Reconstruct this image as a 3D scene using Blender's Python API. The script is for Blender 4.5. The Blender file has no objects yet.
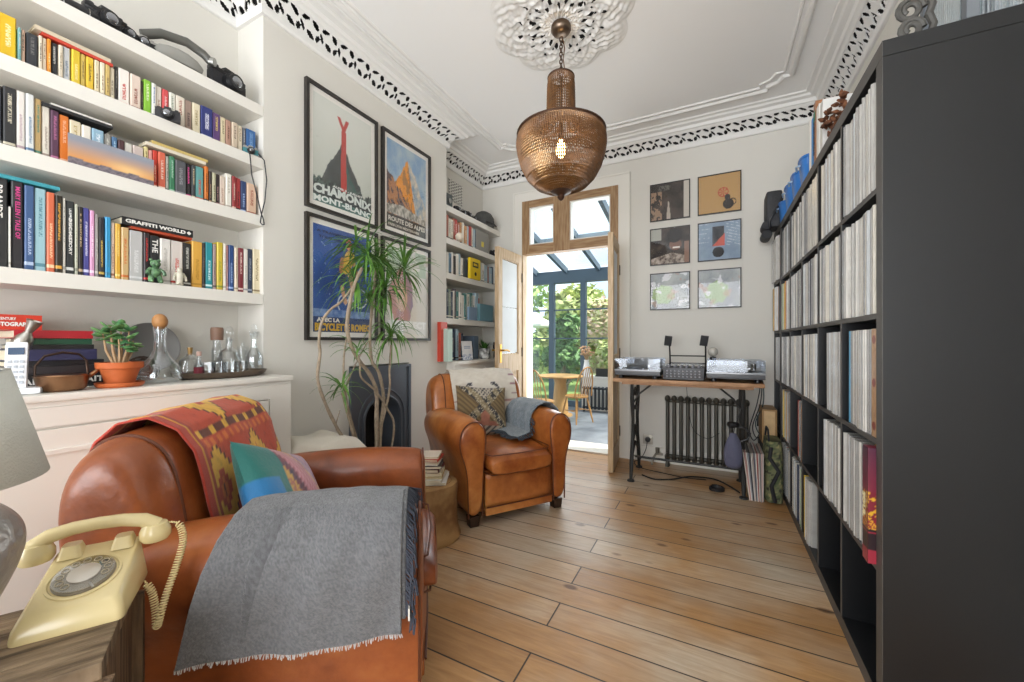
import bpy, bmesh, math, random
from mathutils import Vector, Matrix
random.seed(7)
PI = math.pi
# ---------- measured camera: 1024x682 frame, eye 1.05 m ----------
FOC, TH, CY, EYE = 393.84, 0.4731, 342.1, 1.05
CS, SN = math.cos(TH), math.sin(TH)
def on_x(px, X):                       # depth Y where the sight line of column px meets the plane X
    r = (px - 512) / FOC
    return X * (r*SN + CS) / (r*CS - SN)
def on_y(px, Y):
    r = (px - 512) / FOC
    return Y * (r*CS - SN) / (r*SN + CS)
def z_at(py, X, Y):
    return EYE + (CY - py) * (-X*SN + Y*CS) / FOC
def pt_x(px, py, X):
    Y = on_x(px, X); return Vector((X, Y, z_at(py, X, Y)))
def lin(c): return c/12.92 if c <= .04045 else ((c+.055)/1.055)**2.4
def H(h):
    h = h.lstrip('#'); return tuple(lin(int(h[i:i+2], 16)/255) for i in (0, 2, 4))
scene = bpy.context.scene
COL = scene.collection

# ---------- materials ----------
MATS = {}
def mat(name, col=(.8,.8,.8), rough=.5, metal=0., bump=0., bscale=40., var=0., vscale=6., col2=None,
        coat=0., emit=0., spec=.5, stretch=(1,1,1), sheen=0.):
    if name in MATS: return MATS[name]
    if isinstance(col, str): col = H(col)
    if isinstance(col2, str): col2 = H(col2)
    m = bpy.data.materials.new(name); m.use_nodes = True
    nt = m.node_tree; b = nt.nodes['Principled BSDF']
    b.inputs['Base Color'].default_value = (*col, 1)
    b.inputs['Roughness'].default_value = rough
    b.inputs['Metallic'].default_value = metal
    b.inputs['Coat Weight'].default_value = coat
    b.inputs['Coat Roughness'].default_value = .12
    b.inputs['Specular IOR Level'].default_value = spec
    b.inputs['Sheen Weight'].default_value = sheen
    if emit:
        b.inputs['Emission Color'].default_value = (*col, 1); b.inputs['Emission Strength'].default_value = emit
    if var or bump:
        tc = nt.nodes.new('ShaderNodeTexCoord'); mp = nt.nodes.new('ShaderNodeMapping')
        mp.inputs['Scale'].default_value = stretch
        nt.links.new(tc.outputs['Object'], mp.inputs['Vector'])
    if var:
        n = nt.nodes.new('ShaderNodeTexNoise'); n.inputs['Scale'].default_value = vscale
        n.inputs['Detail'].default_value = 5
        nt.links.new(mp.outputs['Vector'], n.inputs['Vector'])
        rp = nt.nodes.new('ShaderNodeValToRGB')
        c2 = col2 or tuple(c*(1-var) for c in col)
        rp.color_ramp.elements[0].position = .36; rp.color_ramp.elements[1].position = .64
        rp.color_ramp.elements[0].color = (*c2, 1); rp.color_ramp.elements[1].color = (*col, 1)
        nt.links.new(n.outputs['Fac'], rp.inputs['Fac']); nt.links.new(rp.outputs['Color'], b.inputs['Base Color'])
    if bump:
        n2 = nt.nodes.new('ShaderNodeTexNoise'); n2.inputs['Scale'].default_value = bscale
        n2.inputs['Detail'].default_value = 4
        nt.links.new(mp.outputs['Vector'], n2.inputs['Vector'])
        bp = nt.nodes.new('ShaderNodeBump'); bp.inputs['Strength'].default_value = bump
        bp.inputs['Distance'].default_value = .01
        nt.links.new(n2.outputs['Fac'], bp.inputs['Height']); nt.links.new(bp.outputs['Normal'], b.inputs['Normal'])
    MATS[name] = m
    return m
def flat(hexc, rough=.55, coat=0., metal=0.):
    return mat('tone_%s_%d_%d_%d' % (hexc, rough*100, coat*10, metal*10), hexc, rough, metal, coat=coat)
def painted(name, rough=.6, coat=0., bump=0., bscale=200., sheen=0.):     # colour comes from the mesh's own colour attribute
    if name in MATS: return MATS[name]
    m = mat(name, (.8,.8,.8), rough, coat=coat, bump=bump, bscale=bscale, sheen=sheen)
    nt = m.node_tree; a = nt.nodes.new('ShaderNodeAttribute'); a.attribute_name = 'Col'
    nt.links.new(a.outputs['Color'], nt.nodes['Principled BSDF'].inputs['Base Color'])
    return m
def glass(name, tint=(1,1,1), refl=.08, rough=.02):
    if name in MATS: return MATS[name]
    m = bpy.data.materials.new(name); m.use_nodes = True; nt = m.node_tree; nt.nodes.clear()
    o = nt.nodes.new('ShaderNodeOutputMaterial'); mx = nt.nodes.new('ShaderNodeMixShader')
    t = nt.nodes.new('ShaderNodeBsdfTransparent'); g = nt.nodes.new('ShaderNodeBsdfGlossy')
    t.inputs['Color'].default_value = (*tint, 1); g.inputs['Roughness'].default_value = rough
    g.inputs['Color'].default_value = (.95,.97,1,1)
    lw = nt.nodes.new('ShaderNodeLayerWeight'); lw.inputs['Blend'].default_value = .35
    mr = nt.nodes.new('ShaderNodeMapRange'); mr.inputs['To Min'].default_value = refl*.6; mr.inputs['To Max'].default_value = min(1, refl*6)
    nt.links.new(lw.outputs['Facing'], mr.inputs['Value']); nt.links.new(mr.outputs['Result'], mx.inputs['Fac'])
    nt.links.new(t.outputs[0], mx.inputs[1]); nt.links.new(g.outputs[0], mx.inputs[2]); nt.links.new(mx.outputs[0], o.inputs['Surface'])
    MATS[name] = m; return m

# ---------- mesh builder ----------
class G:
    def __init__(s): s.bm = bmesh.new(); s.mi = 0; s.cl = None
    def _fin(s, vs):
        fs = {f for v in vs for f in v.link_faces}
        for f in fs: f.material_index = s.mi
        return vs
    def box(s, c, d, bev=0., rz=0., rot=None, taper=None):
        r = bmesh.ops.create_cube(s.bm, size=1); vs = r['verts']
        for v in vs:
            v.co = Vector((v.co.x*d[0], v.co.y*d[1], v.co.z*d[2]))
            if taper and v.co.z < 0: v.co.x *= taper; v.co.y *= taper
        M = (rot.to_4x4() if rot else Matrix.Rotation(rz, 4, 'Z'))
        for v in vs: v.co = M @ v.co + Vector(c)
        s._fin(vs)
        if bev:
            es = {e for v in vs for e in v.link_edges}
            bmesh.ops.bevel(s.bm, geom=list(es), offset=bev, segments=2, profile=.7, affect='EDGES', material=s.mi)
        return s
    def b2(s, lo, hi, bev=0.):
        return s.box([(a+b)/2 for a, b in zip(lo, hi)], [abs(b-a) for a, b in zip(lo, hi)], bev)
    def rings(s, rs, close=True, cap=True, loop=False):
        R = [[s.bm.verts.new(p) for p in ring] for ring in rs]
        n = len(R[0]); m = len(R)
        for i in range(m if loop else m-1):
            a, b = R[i], R[(i+1) % m]
            for j in range(n if close else n-1):
                k = (j+1) % n
                try: s.bm.faces.new((a[j], a[k], b[k], b[j])).material_index = s.mi
                except ValueError: pass
        if cap and close and not loop:
            for ring in (R[0][::-1], R[-1]):
                try: s.bm.faces.new(ring).material_index = s.mi
                except ValueError: pass
        return s
    def lathe(s, prof, c=(0,0,0), n=24, sx=1., sy=1., cap=True):
        s.rings([[(c[0]+r*sx*math.cos(2*PI*j/n), c[1]+r*sy*math.sin(2*PI*j/n), c[2]+z) for j in range(n)] for r, z in prof], cap=cap)
        return s
    def tube(s, pts, rad, n=8, loop=False):
        pts = [Vector(p) for p in pts]; m = len(pts); rs = []; up = None
        for i, p in enumerate(pts):
            if loop: t = pts[(i+1) % m] - pts[i-1]
            else: t = pts[min(i+1, m-1)] - pts[max(i-1, 0)]
            t.normalize()
            if up is None: up = t.orthogonal().normalized()
            up = (up - t*up.dot(t))
            up = up.normalized() if up.length > 1e-6 else t.orthogonal().normalized()
            q = t.cross(up); r = rad(i/(m-1)) if callable(rad) else rad
            rs.append([p + r*(math.cos(2*PI*j/n)*up + math.sin(2*PI*j/n)*q) for j in range(n)])
        s.rings(rs, loop=loop); return s
    def cyl(s, a, b, r, r2=None, n=16):
        r2 = r if r2 is None else r2
        return s.tube([a, b], lambda t: r + (r2-r)*t, n)
    def ball(s, c, r, n=16, sc=(1,1,1), rz=0.):
        v = bmesh.ops.create_uvsphere(s.bm, u_segments=n, v_segments=max(6, n//2+2), radius=r)['verts']
        M = Matrix.Rotation(rz, 4, 'Z')
        for q in v: q.co = M @ Vector((q.co.x*sc[0], q.co.y*sc[1], q.co.z*sc[2])) + Vector(c)
        s._fin(v); return s
    def grid(s, f, nu, nv, colf=None, keep=None):
        if colf and s.cl is None: s.cl = s.bm.verts.layers.float_color.new('Col')
        V = []
        for i in range(nu+1):
            row = []
            for j in range(nv+1):
                u, v = i/nu, j/nv; q = s.bm.verts.new(f(u, v))
                if colf: q[s.cl] = (*colf(u, v), 1)
                row.append(q)
            V.append(row)
        for i in range(nu):
            for j in range(nv):
                if keep and not keep((i+.5)/nu, (j+.5)/nv): continue
                s.bm.faces.new((V[i][j], V[i+1][j], V[i+1][j+1], V[i][j+1])).material_index = s.mi
        if keep:
            for q in [v for row in V for v in row if not v.link_faces]: s.bm.verts.remove(q)
        return s
    def poly(s, pts, z0, z1, axis='z'):                    # extruded outline
        def P(a, b, h): return {'z': (a, b, h), 'x': (h, a, b), 'y': (a, h, b)}[axis]
        A = [s.bm.verts.new(P(a, b, z0)) for a, b in pts]; B = [s.bm.verts.new(P(a, b, z1)) for a, b in pts]
        n = len(pts)
        for f in [A[::-1], B] + [(A[i], A[(i+1) % n], B[(i+1) % n], B[i]) for i in range(n)]:
            s.bm.faces.new(f).material_index = s.mi
        return s
    def out(s, name, mats, parent=None, smooth=True, sub=0, solid=0., bevel=0., loc=None, rz=0., ang=40):
        me = bpy.data.meshes.new(name)
        bmesh.ops.recalc_face_normals(s.bm, faces=s.bm.faces[:])
        s.bm.to_mesh(me); s.bm.free()
        if not isinstance(mats, (list, tuple)): mats = [mats]
        for m in mats: me.materials.append(m)
        o = bpy.data.objects.new(name, me); COL.objects.link(o)
        if smooth:
            me.polygons.foreach_set('use_smooth', [True]*len(me.polygons))
            try: me.set_sharp_from_angle(angle=math.radians(ang))
            except Exception: pass
        if parent: o.parent = parent
        if loc: o.location = loc
        if rz: o.rotation_euler = (0, 0, rz)
        if solid:
            q = o.modifiers.new('Solidify', 'SOLIDIFY'); q.thickness = solid; q.offset = 0
        if bevel:
            q = o.modifiers.new('Bevel', 'BEVEL'); q.width = bevel; q.segments = 2; q.limit_method = 'ANGLE'
        if sub:
            q = o.modifiers.new('Subdivision', 'SUBSURF'); q.levels = sub; q.render_levels = sub
        return o
USED = {}
def tag(o, label, cat, group=None, kind=None):
    o['label'] = label
    if kind != 'structure': o['category'] = cat
    if group: o['group'] = group
    if kind: o['kind'] = kind
    USED.setdefault(label, []).append(o.name)
    return o
def thing(name, label, cat, loc=(0,0,0), rz=0., group=None):
    o = bpy.data.objects.new(name, None); COL.objects.link(o); o.empty_display_size = .05
    o.location = loc; o.rotation_euler = (0, 0, rz)
    return tag(o, label, cat, group)
def struct(o, label=None):
    o['kind'] = 'structure'
    if label: o['label'] = label
    return o
def copy_tree(src, loc, rz, label, group=None):
    r = src.copy(); COL.objects.link(r); r.location = loc; r.rotation_euler = (0, 0, rz)
    def rec(a, b):
        for ch in a.children:
            c = ch.copy(); COL.objects.link(c); c.parent = b; rec(ch, c)
    rec(src, r); r['label'] = label
    if group: r['group'] = group
    return r
def text_verts(txt, spacing=1.0, weight=0.):
    cu = bpy.data.curves.new('t', 'FONT'); cu.body = txt; cu.align_x = 'LEFT'; cu.space_character = spacing
    cu.offset = weight; cu.resolution_u = 2
    o = bpy.data.objects.new('t', cu); COL.objects.link(o)
    bpy.context.view_layer.update()
    me = bpy.data.meshes.new_from_object(o.evaluated_get(bpy.context.evaluated_depsgraph_get()))
    vs = [v.co.copy() for v in me.vertices]; fs = [tuple(p.vertices) for p in me.polygons]
    bpy.data.objects.remove(o); bpy.data.curves.remove(cu); bpy.data.meshes.remove(me)
    return vs, fs
def lettering(name, txt, org, rt, up, w, h, m, parent=None, weight=.02, spacing=1.0, arch=0.):
    """txt stretched to a w x h box whose lower left corner is org"""
    vs, fs = text_verts(txt, spacing, weight)
    x0 = min(v.x for v in vs); x1 = max(v.x for v in vs); y0 = min(v.y for v in vs); y1 = max(v.y for v in vs)
    org, rt, up = Vector(org), Vector(rt).normalized(), Vector(up).normalized()
    g = G(); N = rt.cross(up)*.0012
    P = []
    for v in vs:
        a = (v.x-x0)/(x1-x0); b = (v.y-y0)/(y1-y0)
        P.append(org + rt*(a*w) + up*(b*h + arch*math.sin(PI*a)))
    A = [g.bm.verts.new(p + N) for p in P]
    for f in fs:
        try: g.bm.faces.new([A[i] for i in f])
        except ValueError: pass
    o = g.out(name, m, parent, smooth=False)
    q = o.modifiers.new('Solidify', 'SOLIDIFY'); q.thickness = .0008; q.offset = 0
    return o
ORD = ['first','second','third','fourth','fifth','sixth','seventh','eighth','ninth','tenth','eleventh','twelfth','thirteenth','fourteenth','fifteenth','sixteenth','seventeenth','eighteenth','nineteenth','twentieth']
ORD += ['twenty-'+a for a in ORD[:9]] + ['thirtieth'] + ['thirty-'+a for a in ORD[:9]] + ['fortieth'] + ['forty-'+a for a in ORD[:9]]
def fbm(x, y, s=0):                     # small value noise for painted patterns
    t = 0; a = .5
    for k in range(4):
        t += a*math.sin(x*1.7 + 3.1*s + 1.3*math.sin(y*1.9 + s + k))*math.cos(y*1.3 - s*1.7 + 1.1*math.sin(x*2.3 + k*2))
        x *= 2.03; y *= 2.03; a *= .5
    return t
def mix(a, b, t): t = max(0, min(1, t)); return tuple(p+(q-p)*t for p, q in zip(a, b))

# ---------- common materials ----------
WALL = mat('wall_paint', '#d8d5cd', .75, bump=.06, bscale=120, var=.02, vscale=2)
WHITE = mat('white_paint', '#e2dfd7', .42, bump=.03, bscale=30)
CEIL = mat('ceiling_paint', '#f2f2f1', .8, bump=.03, bscale=60)
PLASTER = mat('plaster_paint', '#e6e5e2', .65, bump=.05, bscale=90)
HOLE_SHADE = mat('hole_shade', '#1b1a19', .9)  # dark colour standing in for shade inside pierced plaster and grille
BLACK = mat('black_paint', '#1d1d1e', .45)
LAMIN = mat('black_laminate', '#18191b', .36, var=.15, vscale=3, bump=.03, bscale=260, stretch=(1,1,.06))
LAMEDGE = mat('laminate_edge', '#4e4b48', .5, var=.15, vscale=20)
PINE = mat('stripped_pine', '#a98a66', .5, var=.3, vscale=9, col2='#8a6844', stretch=(6,6,.7), bump=.08, bscale=30)
PINEL = mat('pale_pine', '#cdb594', .5, var=.2, vscale=9, col2='#b3966f', stretch=(6,6,.7), bump=.08, bscale=30)
PINEH = mat('stripped_pine_rail', '#a98a66', .5, var=.3, vscale=9, col2='#8a6844', stretch=(.7,6,6), bump=.08, bscale=30)
LEATHER = mat('cognac_leather', '#9b5329', .34, bump=.35, bscale=16, var=.5, vscale=3.2, col2='#642d12', coat=.08)
LEATHERW = mat('worn_leather', '#bd7338', .32, bump=.35, bscale=13, var=.5, vscale=3.6, col2='#864319', coat=.15)
PIPING = mat('dark_piping', '#5e3018', .5)
DWOOD = mat('dark_wood', '#3a2517', .5, var=.3, vscale=20)
SLATEBLUE = mat('slate_blue_frame', '#51626f', .45)
STEEL = mat('brushed_steel', '#b9b6b0', .28, 1.)
BRASS = mat('brass', '#b98d3f', .3, 1.)
COPPER = mat('aged_copper', '#a07a5c', .3, 1., var=.3, vscale=20)
IRON = mat('cast_iron', '#2f302f', .5, .3, bump=.2, bscale=60)
RADM = mat('radiator_metal', '#55534c', .38, .5, bump=.1, bscale=60)
TERRA = mat('terracotta', '#c0622e', .7, var=.2, vscale=12)
PLASTK = mat('black_plastic', '#1e1e20', .35)
CLEAR = glass('clear_glass', (.97,.98,.98), .08)
PICG = glass('picture_glass', (1,1,1), .022, .03)
WING = glass('window_glass', (.97,.99,1), .05)
BARK = mat('pale_bark', '#a3937e', .8, var=.3, vscale=40, bump=.5, bscale=80)
LEAF = mat('leaf_green', '#4c7a2a', .45, var=.5, vscale=8, col2='#2c5420')
PAGES = mat('book_pages', '#d9d0b8', .8)

for m_, c_ in ((LEATHER, '#b06a38'), (LEATHERW, '#d3924f')):
    for n_ in m_.node_tree.nodes:
        if n_.type == 'VALTORGB':
            n_.color_ramp.elements[1].position = .58; e_ = n_.color_ramp.elements.new(.72); e_.color = (*H(c_), 1)
        if n_.type == 'TEX_NOISE' and n_.inputs['Scale'].default_value < 6: n_.inputs['Detail'].default_value = 9; n_.inputs['Roughness'].default_value = .6
# ---------- room shell ----------
XL, XB, XR, YD, ZC, YF = -2.23, -2.01, .79, 3.656, 2.85, -1.3   # alcove wall, breast, right wall, back wall, ceiling, front wall
YN, YM = 1.19, 2.71                                             # the chimney breast's two sides
YA = -.35                                                       # near end of the near alcove
def slab(name, lo, hi, m, bev=0.):
    return struct(G().b2(lo, hi, bev).out(name, m, smooth=False))
# floor boards
def floor_mat():
    m = bpy.data.materials.new('floorboards'); m.use_nodes = True; nt = m.node_tree; b = nt.nodes['Principled BSDF']
    L = nt.links.new; N = nt.nodes.new
    tc = N('ShaderNodeTexCoord'); mp = N('ShaderNodeMapping'); L(tc.outputs['Object'], mp.inputs['Vector'])
    mp.inputs['Location'].default_value = (.55, -.07, 0)
    br = N('ShaderNodeTexBrick'); L(mp.outputs[0], br.inputs['Vector'])
    br.inputs['Scale'].default_value = 1; br.inputs['Brick Width'].default_value = 3.7; br.inputs['Row Height'].default_value = .143
    br.inputs['Mortar Size'].default_value = .0034; br.inputs['Mortar Smooth'].default_value = .3; br.offset = .37; br.offset_frequency = 2
    br.inputs['Color1'].default_value = (0,0,0,1); br.inputs['Color2'].default_value = (1,1,1,1); br.inputs['Bias'].default_value = 0
    mp2 = N('ShaderNodeMapping'); mp2.inputs['Scale'].default_value = (1.1, 11, 1); L(tc.outputs['Object'], mp2.inputs['Vector'])
    gr = N('ShaderNodeTexNoise'); gr.inputs['Scale'].default_value = 4; gr.inputs['Detail'].default_value = 12; gr.inputs['Roughness'].default_value = .62; gr.inputs['Distortion'].default_value = 1.2
    L(mp2.outputs[0], gr.inputs['Vector'])
    big = N('ShaderNodeTexNoise'); big.inputs['Scale'].default_value = 1.3; big.inputs['Detail'].default_value = 4; L(tc.outputs['Object'], big.inputs['Vector'])
    r1 = N('ShaderNodeValToRGB'); e = r1.color_ramp.elements
    e[0].position = .42; e[0].color = (*H('#c49966'), 1); e[1].position = .62; e[1].color = (*H('#d8cdba'), 1); L(big.outputs['Fac'], r1.inputs['Fac'])
    r2 = N('ShaderNodeValToRGB'); e = r2.color_ramp.elements
    e[0].position = .3; e[0].color = (.60,.50,.41,1); e[1].position = .68; e[1].color = (1.0,1.0,1.0,1); L(gr.outputs['Fac'], r2.inputs['Fac'])
    mu = N('ShaderNodeMix'); mu.data_type = 'RGBA'; mu.blend_type = 'MULTIPLY'; mu.inputs['Factor'].default_value = .7
    L(r1.outputs[0], mu.inputs[6]); L(r2.outputs[0], mu.inputs[7])
    tv = N('ShaderNodeMix'); tv.data_type = 'RGBA'; tv.blend_type = 'MULTIPLY'; tv.inputs['Factor'].default_value = 1
    r3 = N('ShaderNodeValToRGB'); e = r3.color_ramp.elements; e[0].color = (.78,.74,.70,1); e[1].color = (1.0,1.0,1.0,1); L(br.outputs['Color'], r3.inputs['Fac'])
    L(mu.outputs[2], tv.inputs[6]); L(r3.outputs[0], tv.inputs[7])
    # knots
    mp3 = N('ShaderNodeMapping'); mp3.inputs['Scale'].default_value = (2.6, 5.2, 1); L(tc.outputs['Object'], mp3.inputs['Vector'])
    vo = N('ShaderNodeTexVoronoi'); vo.inputs['Scale'].default_value = 1.1; L(mp3.outputs[0], vo.inputs['Vector'])
    rk = N('ShaderNodeValToRGB'); e = rk.color_ramp.elements; e[0].position = .06; e[0].color = (.23,.13,.07,1); e[1].position = .11; e[1].color = (1,1,1,1); L(vo.outputs['Distance'], rk.inputs['Fac'])
    kn = N('ShaderNodeMix'); kn.data_type = 'RGBA'; kn.blend_type = 'MULTIPLY'; kn.inputs['Factor'].default_value = .8
    L(tv.outputs[2], kn.inputs[6]); L(rk.outputs[0], kn.inputs[7])
    jm = N('ShaderNodeMix'); jm.data_type = 'RGBA'; L(br.outputs['Fac'], jm.inputs['Factor']); L(kn.outputs[2], jm.inputs[6]); jm.inputs[7].default_value = (.045,.028,.018,1)
    L(jm.outputs[2], b.inputs['Base Color'])
    rr = N('ShaderNodeMapRange'); rr.inputs['To Min'].default_value = .28; rr.inputs['To Max'].default_value = .55; L(gr.outputs['Fac'], rr.inputs['Value']); L(rr.outputs[0], b.inputs['Roughness'])
    ad = N('ShaderNodeMath'); ad.operation = 'MULTIPLY_ADD'; ad.inputs[1].default_value = -1.5; L(br.outputs['Fac'], ad.inputs[0]); L(gr.outputs['Fac'], ad.inputs[2])
    bp = N('ShaderNodeBump'); bp.inputs['Strength'].default_value = .35; bp.inputs['Distance'].default_value = .006; L(ad.outputs[0], bp.inputs['Height']); L(bp.outputs[0], b.inputs['Normal'])
    return m
struct(G().b2((XL-.1, YF-.1, -.06), (XR+.1, YD+.02, 0)).out('floor', floor_mat(), smooth=False))
struct(G().b2((XL-.1, YF-.1, ZC), (XR+.1, YD+.3, ZC+.1)).out('ceiling', CEIL, smooth=False))
slab('wall_left', (XL-.12, YF, 0), (XL, YD, ZC), WALL)
slab('wall_right', (XR, YF, 0), (XR+.12, YD+.3, ZC), WALL)
g = G(); g.b2((XL, YN, 0), (XB, 1.71, ZC)); g.b2((XL, 2.25, 0), (XB, YM, ZC)); g.b2((XL, 1.71, .9), (XB, 2.25, ZC))
struct(g.out('wall_chimney_breast', WALL, smooth=False))
slab('wall_near_pier', (XL, YF, 0), (XB, YA, ZC), WALL)
# back wall with the door opening
DX0, DX1, DZ = -1.742, -.773, 2.48
g = G(); g.b2((XL, YD, 0), (DX0, YD+.24, ZC)); g.b2((DX1, YD, 0), (XR, YD+.24, ZC)); g.b2((DX0, YD, DZ), (DX1, YD+.24, ZC))
struct(g.out('wall_back', WALL, smooth=False))
# front wall (behind the photographer) with the bay's window opening
g = G(); g.b2((XL-.1, YF-.15, 0), (-1.95, YF, ZC)); g.b2((.55, YF-.15, 0), (XR+.1, YF, ZC)); g.b2((-1.95, YF-.15, 0), (.55, YF, .45)); g.b2((-1.95, YF-.15, 2.6), (.55, YF, ZC))
struct(g.out('wall_front', WALL, smooth=False))
g = G()
for x in (-1.93, -1.1, -.3, .53): g.b2((x-.035, YF-.12, .45), (x+.035, YF-.05, 2.6))
for z in (.48, 1.5, 2.57): g.b2((-1.95, YF-.118, z-.03), (.55, YF-.052, z+.03))
struct(g.out('window_1', WHITE, smooth=False))
# architrave and threshold
g = G()
g.b2((-1.83, YD-.022, 0), (DX0, YD-.0005, DZ)); g.b2((DX1, YD-.022, 0), (-.685, YD-.0005, DZ)); g.b2((-1.83, YD-.022, DZ), (-.685, YD-.0005, 2.57))
g.b2((-1.845, YD-.03, 0), (-1.83, YD-.0005, 2.585)); g.b2((-.685, YD-.03, 0), (-.67, YD-.0005, 2.585)); g.b2((-1.83, YD-.03, 2.57), (-.685, YD-.0005, 2.585))
struct(g.out('trim_1', WHITE, smooth=False))
g = G(); g.b2((DX0, YD+.02, -.06), (DX1, YD+.3, .004)); g.b2((DX0-.1, YD+.24, -.32), (DX1+.1, YD+.46, -.02)); g.b2((DX0, YD+.001, 0), (DX1, YD+.03, .012))
struct(g.out('trim_2', mat('threshold_stone', '#d6d1c6', .6, var=.1, vscale=15), smooth=False))
g = G()
for lo, hi in (((-.67, YD-.018, 0), (XR, YD, .13)), ((XL, YD-.018, 0), (-1.845, YD, .13))): g.b2(lo, hi, .004)
struct(g.out('baseboard_back', WHITE, smooth=False))
g = G(); g.b2((XB, YN, 0), (XB+.018, 1.72, .13), .004); g.b2((XB, 2.24, 0), (XB+.018, YM, .13), .004)
struct(g.out('baseboard_left', WHITE, smooth=False))

# ---------- cornice: a moulding that follows the walls, with a pierced scroll band ----------
path = [(XL, YF), (XL, YF)]
walls = [((XR, YF), (XR, YD)), ((XR, YD), (XL, YD)), ((XL, YD), (XL, YM)), ((XL, YM), (XB, YM)), ((XB, YM), (XB, YN)), ((XB, YN), (XL, YN)), ((XL, YN), (XL, YA)), ((XL, YA), (XB, YA)), ((XB, YA), (XB, YF))]
corner = [w[0] for w in walls] + [walls[-1][1]]
def offs(i, d):                           # corner i pushed d into the room (rooms lie to the left of the walk)
    c = Vector(corner[i]); n = []
    if i > 0: a, b = walls[i-1]; n.append(Vector((-(b[1]-a[1]), b[0]-a[0])).normalized())
    if i < len(walls): a, b = walls[i]; n.append(Vector((-(b[1]-a[1]), b[0]-a[0])).normalized())
    if len(n) == 1: return c + n[0]*d
    return c + (n[0]+n[1])*d
def run(prof, name, m, close=True):
    g = G()
    rs = []
    for i in range(len(corner)):
        rs.append([(*offs(i, d), z) for d, z in prof])
    g.rings(rs, close=close, cap=close); return g.out(name, m, smooth=False)
struct(run([(0, 2.69), (.016, 2.69), (.022, 2.70), (.022, 2.728), (.012, 2.733), (0, 2.735)], 'trim_3', PLASTER))
struct(run([(.088, 2.79), (.098, 2.785), (.112, 2.797), (.125, 2.80), (.135, 2.82), (.165, 2.826), (.175, 2.838), (.2, 2.840), (.205, 2.8505), (.088, 2.8505)], 'trim_4', PLASTER))
struct(run([(0, 2.7345), (.055, 2.83), (.087, 2.85), (0, 2.85)], 'trim_5', HOLE_SHADE))  # dark strip painted as the shade behind the pierced band
def hole(u, v):                          # u in metres along the band, v 0..1 across it
    u = (u/.112) % 1
    def leaf(cu, cv, a, L, W):
        du = (u-cu+.5) % 1 - .5; dv = (v-cv)*.62
        x = du*math.cos(a)+dv*math.sin(a); y = -du*math.sin(a)+dv*math.cos(a)
        return (x/L)**2 + (y/W)**2 < 1
    return leaf(.2, .76, .55, .19, .105) or leaf(.68, .82, -.25, .21, .085) or leaf(.08, .22, -.5, .14, .09) or leaf(.46, .18, .3, .20, .085) or leaf(.86, .38, .9, .15, .08)
g = G()
for i in range(len(walls)):
    a0, b0 = offs(i, .012), offs(i+1, .012); a1, b1 = offs(i, .093), offs(i+1, .093)
    L = (b0-a0).length; n = max(4, int(L/.0045)); 
    def f(u, v, a0=a0, b0=b0, a1=a1, b1=b1):
        p = (a0.lerp(b0, u)).lerp(a1.lerp(b1, u), v); return (p.x, p.y, 2.733 + .057*v + .006*math.sin(PI*v))
    g.grid(f, n, 18, keep=lambda u, v, L=L: v < .07 or v > .93 or not hole(u*L, v))
o = g.out('trim_6', PLASTER, smooth=False, solid=.007); struct(o)
# raised bead on the ceiling
def bead(x0, y0, x1, y1, r, c):
    pts = []
    for cx, cy, sx, sy in ((x1, y1, 1, 1), (x0, y1, -1, 1), (x0, y0, -1, -1), (x1, y0, 1, -1)):
        pts += [(cx, cy-sy*c, 0), (cx-sx*c*.35, cy-sy*c, 0), (cx-sx*c*.55, cy-sy*c*.55, 0), (cx-sx*c, cy-sy*c*.35, 0), (cx-sx*c, cy, 0)] if sx*sy > 0 else \
               [(cx-sx*c, cy, 0), (cx-sx*c, cy-sy*c*.35, 0), (cx-sx*c*.55, cy-sy*c*.55, 0), (cx-sx*c*.35, cy-sy*c, 0), (cx, cy-sy*c, 0)]
    return [(p[0], p[1], ZC) for p in pts]
g = G(); g.tube(bead(-1.77, -1.0, .47, 3.33, .02, .13), .02, 8, loop=True); g.tube(bead(-1.72, -.95, .42, 3.28, .02, .13), .011, 6, loop=True)
struct(g.out('trim_7', PLASTER))
# ceiling rose
RX, RY = -.765, 2.10
def rose_z(r, a):
    z = .010 + .010*math.exp(-((r-.10)/.012)**2) + .016*math.exp(-((r-.215)/.012)**2) + .010*math.exp(-((r-.165)/.02)**2)*(1+math.cos(a*16))
    z += .014*max(0, math.cos(a*12))*math.exp(-((r-.26)/.03)**2) + .011*abs(math.sin(a*16+r*45))*math.exp(-((r-.31)/.04)**2) + .004*math.sin(a*40)*math.sin(r*150)
    z += .004*math.sin(a*31+r*60)*math.sin(r*95) + .004*math.sin(a*17-r*80)
    return max(.002, z*.7)
def rose_f(u, v):
    a = 2*PI*u; R = .36 + .045*abs(math.cos(a*4)) ; r = .03 + (R-.03)*v
    k = 1 if v < .9 else (1-v)/.1
    return (RX + r*math.cos(a), RY + r*math.sin(a), ZC - .002 - rose_z(r, a)*k)
def rose_keep(u, v):
    a = 2*PI*u; r = .03 + .355*v
    def h(r0, n, ph, L, W):
        da = ((a*n/(2*PI)+ph) % 1 - .5)*2*PI/n*r0
        return ((r-r0)/L)**2 + (da/W)**2 < 1
    return not (h(.13, 12, 0, .015, .008) or h(.16, 12, .5, .02, .009) or h(.185, 24, .2, .008, .006) or h(.232, 14, .3, .016, .008))
o = G().grid(rose_f, 260, 64, keep=rose_keep).out('trim_8', PLASTER); struct(o, 'white plaster ceiling rose with pierced scrolls around the lamp hook')
G_ = G(); G_.lathe([(.001, ZC-.001), (.26, ZC-.001), (.26, ZC-.004), (.001, ZC-.004)], (RX, RY, 0), 40)
v = G_.out('rose_hole_shade', HOLE_SHADE, o)  # dark disc colours in the shade seen through the rose's holes

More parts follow.
